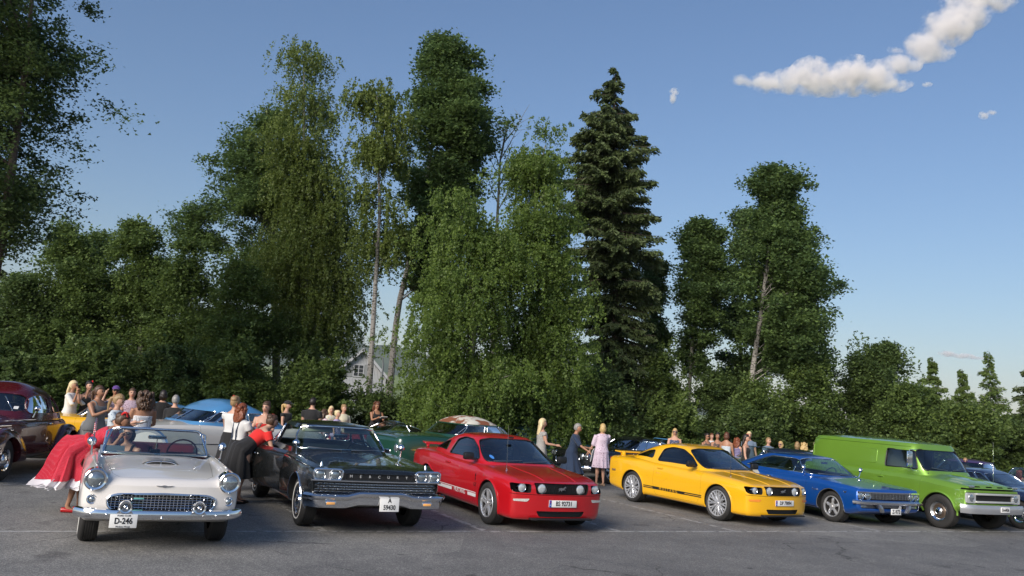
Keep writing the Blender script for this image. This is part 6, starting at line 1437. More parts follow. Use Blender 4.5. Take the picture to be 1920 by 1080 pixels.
def coupe40():
    c = Car('vintage_coupe', 'maroon prewar coupe with arched door windows at the left edge', along(-58, 14.6), R(8), MAROONP, inside=mat('tan_interior', (.12, .08, .05), .7)); W = .72; belt = 1.07
    top = [(.75, .95), (.5, 1.02), (0, 1.06), (-.75, 1.10), (-2.2, 1.12), (-2.9, 1.06), (-3.4, .88), (-3.75, .62)]; sh = [(.75, .86), (0, .96), (-.75, 1.03), (-2.2, 1.05), (-2.9, .98), (-3.4, .80), (-3.75, .55)]
    wd = [(.75, .30), (.3, .46), (-.3, .62), (-.9, .76), (-2.0, .80), (-2.8, .74), (-3.4, .58), (-3.75, .40)]; zb = [(.75, .45), (0, .32), (-3, .32), (-3.75, .40)]
    B = Body(mk_rails(sorted(top), sorted(sh), sorted(wd), sorted(zb), soft=.10, zmid=.68, tuck=.03, ft=.86), .75, -3.75, nx=70, nose=.12, tail=.18, bow=.05, rbow=.10)
    c.body(B, [(rounded([(-1.0, -.56), (-1.0, .56), (-2.3, .56), (-2.3, -.56)], .1), .4, 2., 'z', 'inside')], [], .36, doors=[rounded([(-.95, 1.4), (-1.98, 1.4), (-1.98, .40), (-.92, .40)], .06)])
    H = House([(.95, -.72, -3.05, .76), (1.09, -.86, -2.92, .74), (1.30, -1.02, -2.70, .685), (1.48, -1.17, -2.42, .60), (1.58, -1.32, -2.20, .50), (1.61, -1.42, -2.08, .44)], n=3.2, crown=.085)
    c.house(H, [rounded([(-1.10, 1.125), (-1.20, 1.38), (-1.40, 1.47), (-1.70, 1.475), (-1.83, 1.40), (-1.86, 1.125)], .12, 6), rounded([(-1.98, 1.135), (-1.98, 1.40), (-2.10, 1.44), (-2.30, 1.34), (-2.45, 1.135)], .12, 6)],
            rounded([(-.60, 1.16), (.60, 1.16), (.55, 1.40), (.42, 1.47), (-.42, 1.47), (-.55, 1.40)], .08), rounded([(-.30, 1.22), (.30, 1.22), (.27, 1.42), (-.27, 1.42)], .07), frame=c.paint, fr=.012)
    for sg in (-1, 1):
        fender(c, 0.05, sg*.74, .36, 1.75, .93, .19, c.paint); fender(c, -2.85, sg*.76, .36, 1.35, .90, .18, c.paint)
        c.mirror(-.98, sg*.78, 1.07, CHROME, 'round', sg); m = MB(); m.box((-1.45, sg*.60, .36), (1.5, .46, .05), bev=.02); c.part('running_board', m, BLACK)
        m = MB(); m.box((-1.82, sg*(B.side_y(-1.82, .93)+.02), .93), (.14, .04, .03), bev=.012); c.part('door_handle', m, CHROME)
        m = MB(); m.lathe([(.13, -.12), (.145, 0), (.12, .01), (.001, .03)], 24, 'x', (.66, sg*.66, .80)); c.part('headlamp', m, CHROME)
        for x in (0, -2.85): c.wheel(x, sg*.80, .36, .17, .19, 'cap', white=None)
    c.strip('side_moulding', [(.3, .985), (-.9, 1.02), (-2.9, .99)], .016, CHROME); c.strip('louvre_trim', [(.05, .92), (-.45, .93)], .014, CHROME); c.strip('louvre_trim', [(.05, .88), (-.45, .89)], .014, CHROME)
    m = MB()
    for k in range(10): m.tube([(.70+.05, y, .5) for y in ()] or [(B.fx(.024*(k-4.5), .7)+.005, .03*(k-4.5), .50), (B.fx(0, .8)-.01, .03*(k-4.5), .90)], .006, 5)
    c.part('grille', m, CHROME); c.bumper('bumper', ROUND_BAR(.11, .05), .85, .45, .95, bow=.10); c.bumper('rear_bumper', ROUND_BAR(.11, .05), .82, .45, -3.95, bow=.14, rear=True)
    m = MB(); m.tube([(H.front_x(.42, 1.18, -.03), .42, 1.17), (H.front_x(.20, 1.42, -.03), .20, 1.42)], .008, 5); c.part('wiper', m, CHROME); m = MB(); m.tube([(H.front_x(-.12, 1.18, -.03), -.12, 1.17), (H.front_x(-.35, 1.42, -.03), -.35, 1.42)], .008, 5); c.part('wiper', m, CHROME)
    c.seat(-1.75, 0, 1.1, .4, 1.06, c.inside, head=False); c.steering(-1.32, .30, 1.12, .2); m = MB(); c.part('windscreen_sticker', sheet_on([(.40, 1.20), (.47, 1.20), (.47, 1.25), (.40, 1.25)], lambda a, b: (H.front_x(a, b, .004), a, b)), PLATEW)
coupe40()
BK = 'classic cars parked behind the front row'
classic('sedan_car', 'big white fifties sedan with a light blue domed roof', along(268, 17.2), R(-42), paint('ivory_enamel', (.62, .60, .55), 0, .32), W=.96, H=1.63, wb=3.05, hood=1.06, deck=1.05, belt=1.10, cf=-.80, cr=-3.15, ft=.58, rt=.80, tw=.70, fen=.02, roofcol=SKYP, win=((0, .13), (.155, .53), (.57, .86), (.89, 1.)), white=(.225, .285), n=4.0, crown=.12, split_screen=True, wdrop=.09)
classic('sedan_car', 'dark green fifties sedan with a rusty white roof and whitewall tyres', along(776, 21.9), R(-52), OLDGREEN, W=.96, H=1.60, wb=3.0, hood=1.06, deck=1.02, belt=1.06, cf=-.78, cr=-3.05, ft=.55, rt=.72, tw=.71, fen=.02, roofcol=rusty(), win=((0, .46), (.52, .86), (.885, 1.)), white=(.225, .30), n=3.6, crown=.11, inside=mat('red_vinyl', (.22, .02, .02), .5), zb=.30, wdrop=.07, split=True)
classic('sports_coupe', 'low red sports coupe with black roof panels behind the black hardtop', along(660, 24.5), R(-58), paint('dark_red_enamel', (.30, .012, .012), 0, .3), W=.88, H=1.25, wb=2.5, fo=.95, ro=.95, hood=.84, deck=.95, belt=.90, cf=-.75, cr=-2.45, ft=.50, rt=.70, tw=.52, roofcol=BLACKP, win=((0, .60),), r=.33, moulding=False)
classic('coupe_car', 'teal sixties fastback coupe behind the roof of the red car', along(905, 26.5), R(-60), TEALP, W=.95, H=1.36, wb=2.95, hood=.92, deck=.93, belt=.93, cf=-.62, cr=-3.15, ft=.55, rt=1.20, tw=.60, win=((0, .16), (.18, .62), (.66, 1.)), face='quad', r=.33)
classic('muscle_car', 'black late sixties hardtop coupe parked behind the woman in navy', along(1122, 24.6), R(-58), BLACKP, W=.95, H=1.34, wb=2.85, fo=.95, hood=.93, deck=.95, belt=.93, cf=-.72, cr=-2.95, ft=.52, rt=.85, tw=.60, win=((0, .17), (.19, .60), (.64, 1.)), face='quad', r=.34, wh='torq')
classic('convertible_car', 'light blue open convertible in front of the woman in sunglasses', along(1205, 27), R(-55), SKYP, W=.93, H=1.3, wb=2.8, open_top=True, hood=.90, deck=.90, belt=.92, frame=SKYP)
classic('convertible_car', 'teal open convertible in front of the group of women', along(1375, 25), R(-62), paint('aqua_enamel', (.05, .30, .25), 0, .3), W=.95, wb=3.0, open_top=True, hood=.95, deck=.95, belt=.96)
classic('convertible_car', 'cream open convertible between the yellow and the blue car', along(1402, 21.8), R(-66), CREAMP, W=.95, wb=3.0, open_top=True, hood=.92, deck=.92, belt=.94)
classic('sedan_car', 'navy blue sedan whose roof shows above the blue coupe', along(1440, 22.6), R(-40), NAVYP, W=.93, H=1.38, wb=2.9, hood=.95, deck=.95, belt=.95, cr=-2.9, win=((0, .5), (.54, 1.)))
classic('hatchback_car', 'light blue small car behind the woman with a ponytail', along(214, 21), R(-30), SKYP, W=.85, H=1.34, wb=2.5, hood=.92, deck=.95, belt=.92, fo=.75, ro=.9, cr=-2.4)
classic('convertible_car', 'bright yellow low car behind the maroon coupe', along(92, 19.5), R(-75), YELP, W=.90, wb=2.5, open_top=True, hood=1.0, deck=1.02, belt=.98, moulding=False)
classic('coupe_car', 'dark navy sixties coupe next to the green truck', (13.35, 20.9, 0), R(24), NAVYP, W=.88, H=1.32, wb=2.75, hood=.90, deck=.92, belt=.92, cf=-.55, cr=-2.75, ft=.55, rt=.75, tw=.56, win=((0, .17), (.19, .6), (.64, 1.)), r=.33, moulding=False, inside=mat('red_vinyl', (.22, .02, .02), .5))
classic('sedan_car', 'dark purple sedan whose roof shows behind the truck bonnet', along(1775, 27), R(-50), paint('purple_enamel', (.06, .02, .09), .2, .3), W=.93, H=1.40, wb=2.8, hood=.95, deck=.95, belt=.95)
classic('sedan_car', 'white car at the right edge behind the woman in red', along(1893, 24.5), R(-60), WHITEP, W=.93, H=1.25, wb=2.8, hood=.98, deck=.98, belt=.96, open_top=True)
# ---------------------------------------------------------------- people
def skin_mat(name, col):
    m = mat(name, col, .5, var=.10, scale=9); b = m.node_tree.nodes['Principled BSDF']; b.inputs['Subsurface Weight'].default_value = .0; return m
SKIN = {'fair': skin_mat('skin_fair', (.50, .28, .19)), 'tan': skin_mat('skin_tan', (.36, .18, .105)), 'dark': skin_mat('skin_brown', (.24, .11, .06))}
LIPS = mat('lips', (.35, .06, .05), .4); EYE = mat('eye', (.02, .015, .012), .2, coat=1.)
def hairm(k):
    C = dict(blonde=(.52, .36, .15), pale=(.66, .53, .30), brown=(.075, .040, .022), dark=(.018, .012, .010), red=(.20, .055, .02), grey=(.26, .25, .23), auburn=(.11, .04, .02), sand=(.30, .19, .09))
    name = 'hair_'+k
    if name in MATS: return MATS[name]
    m, n, l, b = nt(name); b.inputs['Roughness'].default_value = .42; tc = n.new('ShaderNodeTexCoord'); mp = n.new('ShaderNodeMapping'); mp.inputs['Scale'].default_value = (60, 60, 4); l.new(tc.outputs['Object'], mp.inputs[0])
    no = n.new('ShaderNodeTexNoise'); no.inputs['Scale'].default_value = 1.5; l.new(mp.outputs[0], no.inputs['Vector']); mx = n.new('ShaderNodeMix'); mx.data_type = 'RGBA'; c = np.array(C[k]); mx.inputs[6].default_value = (*(c*.45), 1); mx.inputs[7].default_value = (*np.clip(c*1.5, 0, 1), 1)
    l.new(no.outputs[0], mx.inputs[0]); l.new(mx.outputs[2], b.inputs['Base Color']); bp = n.new('ShaderNodeBump'); bp.inputs['Strength'].default_value = .8; bp.inputs['Distance'].default_value = .01; l.new(no.outputs[0], bp.inputs['Height']); l.new(bp.outputs[0], b.inputs['Normal'])
    MATS[name] = m; return m
def cloth(name, col, kind=None, col2=(.8, .8, .8), scale=30., thr=.3):
    """plain, dotted, flowered or striped cloth"""
    if name in MATS: return MATS[name]
    m, n, l, b = nt(name); b.inputs['Roughness'].default_value = .85; b.inputs['Sheen Weight'].default_value = .15
    tc = n.new('ShaderNodeTexCoord'); no = n.new('ShaderNodeTexNoise'); no.inputs['Scale'].default_value = 7; no.inputs['Detail'].default_value = 4; l.new(tc.outputs['Object'], no.inputs['Vector'])
    c = np.array(col); mx = n.new('ShaderNodeMix'); mx.data_type = 'RGBA'; mx.inputs[6].default_value = (*(c*.85), 1); mx.inputs[7].default_value = (*np.clip(c*1.12, 0, 1), 1); l.new(no.outputs[0], mx.inputs[0]); out = mx.outputs[2]
    if kind:
        if kind == 'stripes':
            s = n.new('ShaderNodeSeparateXYZ'); l.new(tc.outputs['Object'], s.inputs[0]); q = n.new('ShaderNodeMath'); q.operation = 'MULTIPLY'; q.inputs[1].default_value = scale; l.new(s.outputs[2], q.inputs[0]); w = n.new('ShaderNodeMath'); w.operation = 'SINE'; l.new(q.outputs[0], w.inputs[0]); src = w.outputs[0]
        elif kind == 'camo': w = n.new('ShaderNodeTexNoise'); w.inputs['Scale'].default_value = scale; l.new(tc.outputs['Object'], w.inputs['Vector']); src = w.outputs[0]
        else:
            w = n.new('ShaderNodeTexVoronoi'); w.inputs['Scale'].default_value = scale; w.inputs['Randomness'].default_value = .15 if kind == 'dots' else 1.; l.new(tc.outputs['Object'], w.inputs['Vector']); src = w.outputs['Distance']
        r = n.new('ShaderNodeMath'); r.operation = 'LESS_THAN'; r.inputs[1].default_value = thr; l.new(src, r.inputs[0]); m2 = n.new('ShaderNodeMix'); m2.data_type = 'RGBA'; l.new(r.outputs[0], m2.inputs[0]); l.new(out, m2.inputs[6]); m2.inputs[7].default_value = (*col2, 1); out = m2.outputs[2]
    l.new(out, b.inputs['Base Color']); bp = n.new('ShaderNodeBump'); bp.inputs['Strength'].default_value = .35; bp.inputs['Distance'].default_value = .02; l.new(no.outputs[0], bp.inputs['Height']); l.new(bp.outputs[0], b.inputs['Normal']); MATS[name] = m; return m
def remesh(me, vox, smooth=6):
    def md(o, q):
        m = o.modifiers.new('r', 'REMESH'); m.mode = 'VOXEL'; m.voxel_size = vox; m.adaptivity = 0
        s = o.modifiers.new('s', 'SMOOTH'); s.factor = .5; s.iterations = smooth
    return evaluated(me, md)
Vx = Vector
def person(label, pos, face=0., H=1.68, skin='fair', hair=('long', 'blonde'), top=('tee', 'black_cloth'), bottom=('pants', 'denim'), lean=0., arms=((8, 8, 12), (8, 8, 12)), head=(0, 0), build=1., shoes='black_leather', extras=(), group=None, far=True, knee=0., z=0., twist=0., step=.06, skirt_back=0., legs=True):
    """face: direction the body faces, radians from +X; arms: (forward, outward, elbow bend[, inward]) in degrees for left and right"""
    k = H/1.70; root = empty('person', (pos[0], pos[1], z), face); tag(root, label, 'person', group); root.scale = (k, k, k)
    vox = .021 if far else .0145; HIP = Vx((0, 0, .93-knee)); L = Matrix.Rotation(R(lean), 3, 'Y')
    def T(p): p = Vx(p)-Vx((0, 0, .93)); return HIP+L @ p          # torso frame -> person frame
    m = MB(); bw = build
    ringsz = [(.80, .105, .085, 0), (.86, .165, .112, -.01), (.94, .172, .120, -.012), (1.02, .150, .105, 0), (1.09, .132, .092, .004), (1.17, .142, .100, .012), (1.26, .152, .118, .018), (1.33, .160, .100, .010), (1.39, .150, .075, .0), (1.43, .085, .060, -.008), (1.455, .055, .052, -.008)]
    def ring(z_, w, d, xo, gx=0., wx=1.): return [T((xo+(d*bw+gx)*math.cos(a), (w*bw*wx+gx)*math.copysign(abs(math.sin(a))**.85, math.sin(a)), z_)) for a in np.linspace(0, 2*math.pi, 20, endpoint=False)]
    m.loft([ring(*r) for r in ringsz])
    # neck and head
    hy, hp = head; nb = T((-.008, 0, 1.43)); Hc = nb+L @ Vx((.022, 0, .155)) if lean < 30 else nb+L @ Matrix.Rotation(R(-lean*.35), 3, 'Y') @ Vx((.02, 0, .155))
    HR = Matrix.Rotation(R(hy), 3, 'Z') @ Matrix.Rotation(R(lean*.55+hp), 3, 'Y')
    m.tube([nb-Vx((0, 0, .03)), nb.lerp(Hc, .5), Hc], [.056, .050, .048], 12)
    def hd(p):
        x, y, z_ = p; s = 1.0-.22*max(0, -z_-.1); return Vx((x*(s if x < 0 else s*.98)+(.06 if z_ < -.2 and x > 0 else 0), y*s*.98, z_))
    m.ell(Hc, (.094, .074, .115), 18, 14, HR, hd)
    m.tube([Hc+HR @ Vx((.082, 0, .022)), Hc+HR @ Vx((.112, 0, -.022))], [.010, .017], 6)
    for s in (-1, 1): m.ell(Hc+HR @ Vx((-.008, s*.073, -.005)), (.020, .010, .030), 8, 6, HR)
    # legs
    feet = []
    for s in (-1, 1):
        hx = HIP+Vx((0, s*.088*bw, -.06)); kx = Vx((.03+knee*.9, s*.085, .50-knee*.45)); ax = Vx((-.02+s*step, s*.075, .085)); feet.append(ax)
        if legs: m.tube([hx, hx.lerp(kx, .5), kx, kx.lerp(ax, .30)-Vx((.018, 0, 0)), ax.lerp(kx, .25), ax], [.092*bw, .076*bw, .055, .055, .037, .033], 12); m.tube([ax, ax+Vx((.06, 0, -.045)), ax+Vx((.15, s*.01, -.06))], [.036, .034, .024], 8)
    # arms
    hands = []; arm_pts = []
    for s, a in ((1, arms[0]), (-1, arms[1])):
        fw, out, bend = a[:3]; inn = a[3] if len(a) > 3 else 0
        sh = T((-.005, s*.172*bw, 1.375)); d = Vx((math.sin(R(fw))*math.cos(R(out)), s*math.sin(R(out)), -math.cos(R(fw))*math.cos(R(out)))); d = L @ d
        el = sh+d*.285; Rm = L @ Matrix.Rotation(R(s*-inn), 3, 'Z') @ Matrix.Rotation(-R(bend), 3, 'Y') @ L.inverted(); d2 = (Rm @ d).normalized(); wr = el+d2*.245
        m.tube([sh, sh.lerp(el, .45), el, el.lerp(wr, .35), wr], [.050*bw, .045*bw, .036, .036, .025], 12); arm_pts.append((sh, el, wr)); hands.append((wr, d2, s))
        m.ell(wr+d2*.045, (.030, .030, .030), 8, 6)
    bod = remesh(m.mesh('b', True), vox, 5)
    bm = bmesh.new(); bm.from_mesh(bod); 
    x = MB()
    for wr, d2, s in hands:     # palm, four fingers and a thumb
        side = d2.cross(Vx((0, 0, 1))); side = side.normalized() if side.length > .1 else Vx((0, 1, 0)); up = side.cross(d2)
        x.tube([wr+d2*.005, wr+d2*.05, wr+d2*.088], [.026, .033, .030], 8)
        for j, (o_, ln) in enumerate(((-.026, .062), (-.009, .074), (.009, .070), (.025, .056))):
            b0 = wr+d2*.075+side*o_; x.tube([b0, b0+d2*ln*.55-up*.008, b0+d2*ln*.9-up*.026], [.0095, .0085, .0065], 6)
        b0 = wr+d2*.03+side*(-.024); x.tube([b0, b0+d2*.03-side*.026-up*.006, b0+d2*.06-side*.030-up*.016], [.011, .010, .007], 6)
    x.cur = 1
    for s in (-1, 1): x.ell(Hc+HR @ Vx((.083, s*.031, .014)), (.012, .015, .009), 8, 6, HR); x.ell(Hc+HR @ Vx((.086, s*.031, .035)), (.010, .020, .004), 6, 4, HR)
    x.cur = 2; x.ell(Hc+HR @ Vx((.088, 0, -.052)), (.010, .022, .008), 8, 6, HR)
    n0 = len(bod.vertices); V = [v.co.copy() for v in bod.vertices]; F = [tuple(p.vertices) for p in bod.polygons]; mi = [0]*len(F); V += [Vx(v) for v in x.v]; F += [tuple(i+n0 for i in f) for f in x.f]; mi += x.m; bm.free()
    link('body', mesh_of('body', V, F, mi), [SKIN[skin], EYE, LIPS], root, 70)
    # ---- clothes
    def garment(name, zlo, zhi, mt, sleeve=0., g=.016, straps=False, loose=0.):
        q = MB(); rr = [r for r in ringsz if zlo-.001 <= r[0] <= zhi+.001]
        q.loft([ring(r[0], r[1], r[2], r[3], g+loose*(1.3-r[0])) for r in rr])
        if sleeve:
            for sh, el, wr in arm_pts:
                P = [sh-L @ Vx((0, 0, -.005)), sh.lerp(el, min(1, sleeve)*.5), sh.lerp(el, min(1, sleeve))]; rd = [.058*bw+g*.3, .055*bw+g*.7, .052*bw+g]
                if sleeve > 1: P += [el.lerp(wr, (sleeve-1)*.5), el.lerp(wr, sleeve-1)]; rd = [.06*bw, .056*bw+g*.5, .046+g, .045+g*.8, .036+g*.6]
                q.tube(P, rd, 12)
        if straps:
            for s in (-1, 1): q.tube([T((.09*bw, s*.085*bw, 1.30)), T((.055, s*.10*bw, 1.40)), T((-.01, s*.10*bw, 1.425)), T((-.07, s*.09*bw, 1.39)), T((-.09, s*.08*bw, 1.30))], .022 if straps == 1 else .012, 8)
        return link(name, remesh(q.mesh('g', True), vox*.95, 4), mt, root, 70)
    tk, tm = top; tm = MATS[tm]
    zb_ = {'skirt': 1.02, 'full': 1.02, 'pants': .94, 'dress': .80, 'aline': .80}[bottom[0]] if bottom else .86
    zb_ = .86 if bottom and bottom[0] == 'pants' else zb_
    if tk == 'tee': garment('top', zb_, 1.43, tm, .55, loose=.06 if bottom and bottom[0] == 'pants' else 0)
    elif tk == 'long': garment('top', zb_, 1.43, tm, 1.85, loose=.06)
    elif tk == 'half': garment('top', zb_, 1.43, tm, 1.1, loose=.03)
    elif tk == 'tank': garment('top', zb_, 1.33, tm, 0, straps=1, loose=.08 if bottom and bottom[0] == 'pants' else 0)
    elif tk == 'thin': garment('top', zb_, 1.33, tm, 0, straps=2)
    elif tk == 'strapless': garment('top', zb_, 1.27, tm, 0)
    elif tk == 'cap': garment('top', zb_, 1.40, tm, .30)
    elif tk == 'offshoulder': garment('top', zb_, 1.35, tm, .55)
    if bottom:
        bk, bmn = bottom[:2]; bt = MATS[bmn]
        if bk == 'pants':
            q = MB(); q.loft([ring(r[0], r[1], r[2], r[3], .013) for r in ringsz if r[0] < 1.05])
            for s in (-1, 1):
                hx = HIP+Vx((0, s*.088*bw, -.06)); kx = Vx((.03+knee*.9, s*.085, .50-knee*.45)); ax = feet[(s+1)//2]+Vx((0, 0, .03)); q.tube([hx, kx, ax], [.105*bw, .072, .058], 12)
            link('trousers', remesh(q.mesh('g', True), vox, 4), bt, root, 70)
        else:
            hem = bottom[2] if len(bottom) > 2 else .52; rad = bottom[3] if len(bottom) > 3 else {'skirt': .20, 'full': .52, 'dress': .21, 'aline': .27}[bk]; pl = {'skirt': .012, 'full': .062, 'dress': .010, 'aline': .018}[bk]
            rings = []; N = 56; z0 = (1.11 if lean else 1.05) if bk in ('full', 'skirt') else .96; r_ = np.random.default_rng(int(abs(pos[0]*100)) % 1000)
            ph = r_.uniform(0, 6)
            for t in np.linspace(0, 1, 14):
                zz = z0+(hem-z0)*t; zk = .84 if lean > 20 else .93; c0 = T((0, 0, max(zz, zk))) if zz > zk else T((0, 0, zk))+Vx((-skirt_back*(zk-zz), 0, zz-zk)); ww = float(np.interp(zz, [r[0] for r in ringsz], [r[1] for r in ringsz]))*bw+.02; dd = float(np.interp(zz, [r[0] for r in ringsz], [r[2] for r in ringsz]))*bw+.022
                if zz < .90: ww = .165*bw+.03; dd = .125*bw+(.05 if lean > 20 else .02)
                f = t**(.9 if bk == 'full' else 1.2); W_ = ww+(rad-ww)*f if bk != 'skirt' else ww+(rad-ww)*t**2; D_ = dd+(rad*.92-dd)*f if bk != 'skirt' else dd+(rad*.9-dd)*t**2; rg = []
                for j in range(N):
                    a = 2*math.pi*j/N; q = 1+pl/rad*t**1.0*2.2*(math.sin(a*9+ph+1.3*math.sin(2*a))+.5*math.sin(a*17+ph*2)); p = Vx((D_*math.cos(a)*q, W_*math.sin(a)*q, 0)); p = (L @ p) if zz > zk else (L.lerp(Matrix.Identity(3), min(1, (zk-zz)/.25)) @ p if lean else p); rg.append(c0+p)
                rings.append(rg)
            q = MB(); q.loft(rings, True, False); me = q.mesh('s'); o = link('skirt', me, bt, root, 80)
            if 'petticoat' in extras:
                q = MB()
                for lay in range(3):
                    rg2 = []
                    for u in np.linspace(0, 1, 4): rg2.append([Vx((p-rings[-1][0].lerp(rings[-1][N//2], .5))*(.96-.05*lay+.09*u+.03*math.sin(j*2.7+lay*2))+rings[-1][0].lerp(rings[-1][N//2], .5)-Vx((.06*u, 0, .10*u-.02+.018*lay+.02*math.sin(j*3.9+lay)))) for j, p in enumerate(rings[-1])])
                    q.loft(rg2, True, False)
                q.build('petticoat', cloth('white_tulle', (.78, .76, .80)), root, 20, fix=False)
    # ---- hair
    hk, hc = hair; hm = hairm(hc); q = MB(); rs = np.random.default_rng(int(abs(pos[1]*1000)) % 997)
    def cap_(sc=1., low=.0):
        def fn(p):
            x_, y_, z_ = p
            if x_ > .25 and z_ < .42+low: return Vx((x_*.50, y_*.9, z_*.9))
            return Vx((x_*1.04, y_*1.0, z_ if z_ > -.55 else -.55+(z_+.55)*.4))
        q.ell(Hc+HR @ Vx((-.014, 0, .018)), (.104*sc, .086*sc, .120*sc), 20, 14, HR, fn)
    def blob(c, r, n=14, amp=.10):
        q.ell(Hc+HR @ Vx(c), r, n, 10, HR, lambda p: p*(1+amp*math.sin(7*p.x+5*p.z+r[0]*90)*math.cos(6*p.y+2*p.x)))
    if hk != 'bald': cap_(1.0 if hk != 'short' else .985)
    if hk in ('long', 'wavy', 'curly'):
        ln = {'long': .30, 'wavy': .24, 'curly': .22}[hk]; fat = {'long': 1., 'wavy': 1.25, 'curly': 1.55}[hk]; rg = []
        for t in np.linspace(0, 1, 9):
            c = Hc+HR @ Vx((-.050-.02*t, 0, .02))+(L @ Vx((-.035*t, 0, -ln*t))); w_ = (.082+.03*math.sin(t*2.6))*fat*(1-.35*t**3); d_ = .052*fat*(1-.4*t)
            rg.append([c+HR @ Vx((d_*math.cos(a)*(1+.10*math.sin(a*5+t*9)), w_*math.sin(a)*(1+.08*math.sin(a*7-t*8)), 0)) for a in np.linspace(0, 2*math.pi, 22, endpoint=False)])
        q.loft(rg)
        if hk != 'long':
            for j in range(90 if hk == 'curly' else 40): t = rs.random(); a = rs.uniform(math.pi*.35, math.pi*1.65); u_ = rs.uniform(.018, .03); blob((-.045+.070*fat*math.cos(a), .078*fat*math.sin(a), .08-.28*t), (u_, u_*.8, u_*1.5), 7, .3)
    elif hk == 'bob':
        blob((-.035, 0, -.03), (.088, .098, .105)); 
    elif hk == 'bun': blob((-.085, 0, .085), (.050, .052, .048))
    elif hk == 'pony':
        q.tube([Hc+HR @ Vx((-.10, 0, .04)), Hc+HR @ Vx((-.155, 0, .0)), Hc+HR @ Vx((-.155, .01, -.12)), Hc+HR @ Vx((-.13, .01, -.25))], [.020, .034, .030, .008], 10)
    elif hk == 'updo': blob((-.07, 0, .07), (.060, .07, .06)); blob((.01, 0, .105), (.05, .055, .03))
    q.build('hair', hm, root, 70)
    # ---- shoes, extras
    if shoes:
        for s, ax in zip((-1, 1), feet):
            q = MB(); heel = shoes.startswith('red_heel'); rg = []
            for t, w, h in ((-.07, .026, .07), (-.03, .034, .075), (.04, .036, .065), (.11, .044, .045), (.165, .036, .034), (.195, .012, .02)): rg.append([ax+Vx((t, w*math.cos(a), max(-.083, -.083+h*.5+h*.5*math.sin(a)))) for a in np.linspace(0, 2*math.pi, 10, endpoint=False)])
            q.loft(rg); q.build('shoe', MATS[shoes], root, 60)
    for e in extras:
        if e == 'sunglasses':
            q = MB()
            for s in (-1, 1): q.ell(Hc+HR @ Vx((.095, s*.034, .014)), (.010, .030, .022), 10, 6, HR); q.tube([Hc+HR @ Vx((.09, s*.06, .018)), Hc+HR @ Vx((.0, s*.080, .018))], .004, 4)
            q.tube([Hc+HR @ Vx((.100, -.02, .018)), Hc+HR @ Vx((.100, .02, .018))], .004, 4); q.build('sunglasses', BLACK, root)
        if e == 'flower':
            q = MB()
            for j in range(6): a = j*1.05; q.ell(Hc+HR @ Vx((.0+.024*math.cos(a), .052, .105+.022*math.sin(a))), (.020, .014, .020), 8, 6)
            q.build('hair_flower', MATS['flower_red'], root)
        if e == 'headband': q = MB(); closed_tube(q, [Hc+HR @ (Vx((-.01, 0, .03))+Vx((.108*math.cos(a)*.45+.02*math.sin(a), .090*math.cos(a+1.57), .118*math.sin(a+0)))) for a in np.linspace(0, 2*math.pi, 20, endpoint=False)], .016, 6); q.build('headband', MATS['red_cloth'], root)
        if e == 'capblack' or e == 'cappurple':
            q = MB(); q.ell(Hc+HR @ Vx((-.008, 0, .05)), (.112, .093, .088), 16, 10, HR, lambda p: Vx((p.x, p.y, max(p.z, -.1)))); q.ell(Hc+HR @ Vx((.115, 0, .052)), (.062, .062, .010), 12, 6, HR); q.build('cap', MATS['black_cloth' if e == 'capblack' else 'purple_cloth'], root)
        if e == 'suspenders':
            q = MB()
            for s in (-1, 1): q.tube([T((.12, s*.07, 1.05)), T((.142, s*.075, 1.26)), T((.075, s*.085, 1.41)), T((-.02, s*.085, 1.445)), T((-.09, s*.07, 1.36)), T((-.125, s*.05, 1.2)), T((-.115, s*.05, 1.05))], .011, 6)
            q.build('braces', MATS['navy_cloth'], root)
        if e == 'belt':
            q = MB(); closed_tube(q, [T((.005+(.11*bw+.02)*math.cos(a), (.14*bw+.022)*math.sin(a), 1.085)) for a in np.linspace(0, 2*math.pi, 24, endpoint=False)], .036, 8); q.build('belt', MATS['red_satin'], root)
        if e == 'paper':
            w = hands[1][0]+hands[1][1]*.13; q = MB(); q.box(w+Vx((.02, .0, -.03)), (.012, .21, .29), Matrix.Rotation(R(20), 3, 'X') @ Matrix.Rotation(R(12), 3, 'Y')); o = q.build('paper_sheet', PLATEW, root)
        if e == 'papers':
            w = (hands[0][0]+hands[1][0])/2+Vx((.12, 0, .02)); q = MB(); q.box(w, (.24, .20, .012), Matrix.Rotation(R(-18), 3, 'Y')); q.build('notepad', PLATEW, root)
        if e == 'phone': w = hands[0][0]+hands[0][1]*.11; q = MB(); q.box(w, (.012, .07, .14), bev=.004); q.build('phone', BLACK, root)
        if e == 'bag': q = MB(); q.box(T((-.05, -.26, .95)), (.26, .10, .24), bev=.04); q.tube([T((-.05, -.24, 1.06)), T((0, -.19, 1.3)), T((0, .10, 1.43))], .010, 6); q.build('shoulder_bag', MATS['navy_cloth'], root)
        if e == 'bow': q = MB(); [q.ell(T((-.07, s*.045, 1.38)), (.018, .045, .028), 8, 6) for s in (-1, 1)]; q.build('ribbon', MATS['red_cloth'], root)
        if e == 'strapnecktie': q = MB(); q.box(T((-.085, 0, 1.33)), (.014, .035, .15)); q.build('neck_ribbon', mat('coral_ribbon', (.55, .12, .09), .6), root)
    root['_h'] = 1; del root['_h']
    return root
cloth('black_cloth', (.008, .008, .009)); cloth('white_cloth', (.62, .62, .60)); cloth('grey_cloth', (.12, .125, .13)); cloth('navy_cloth', (.012, .028, .065)); cloth('denim', (.05, .08, .15)); cloth('red_cloth', (.62, .015, .012)); cloth('red_satin', (.55, .006, .010)); cloth('purple_cloth', (.10, .04, .22)); cloth('flower_red', (.6, .01, .01))
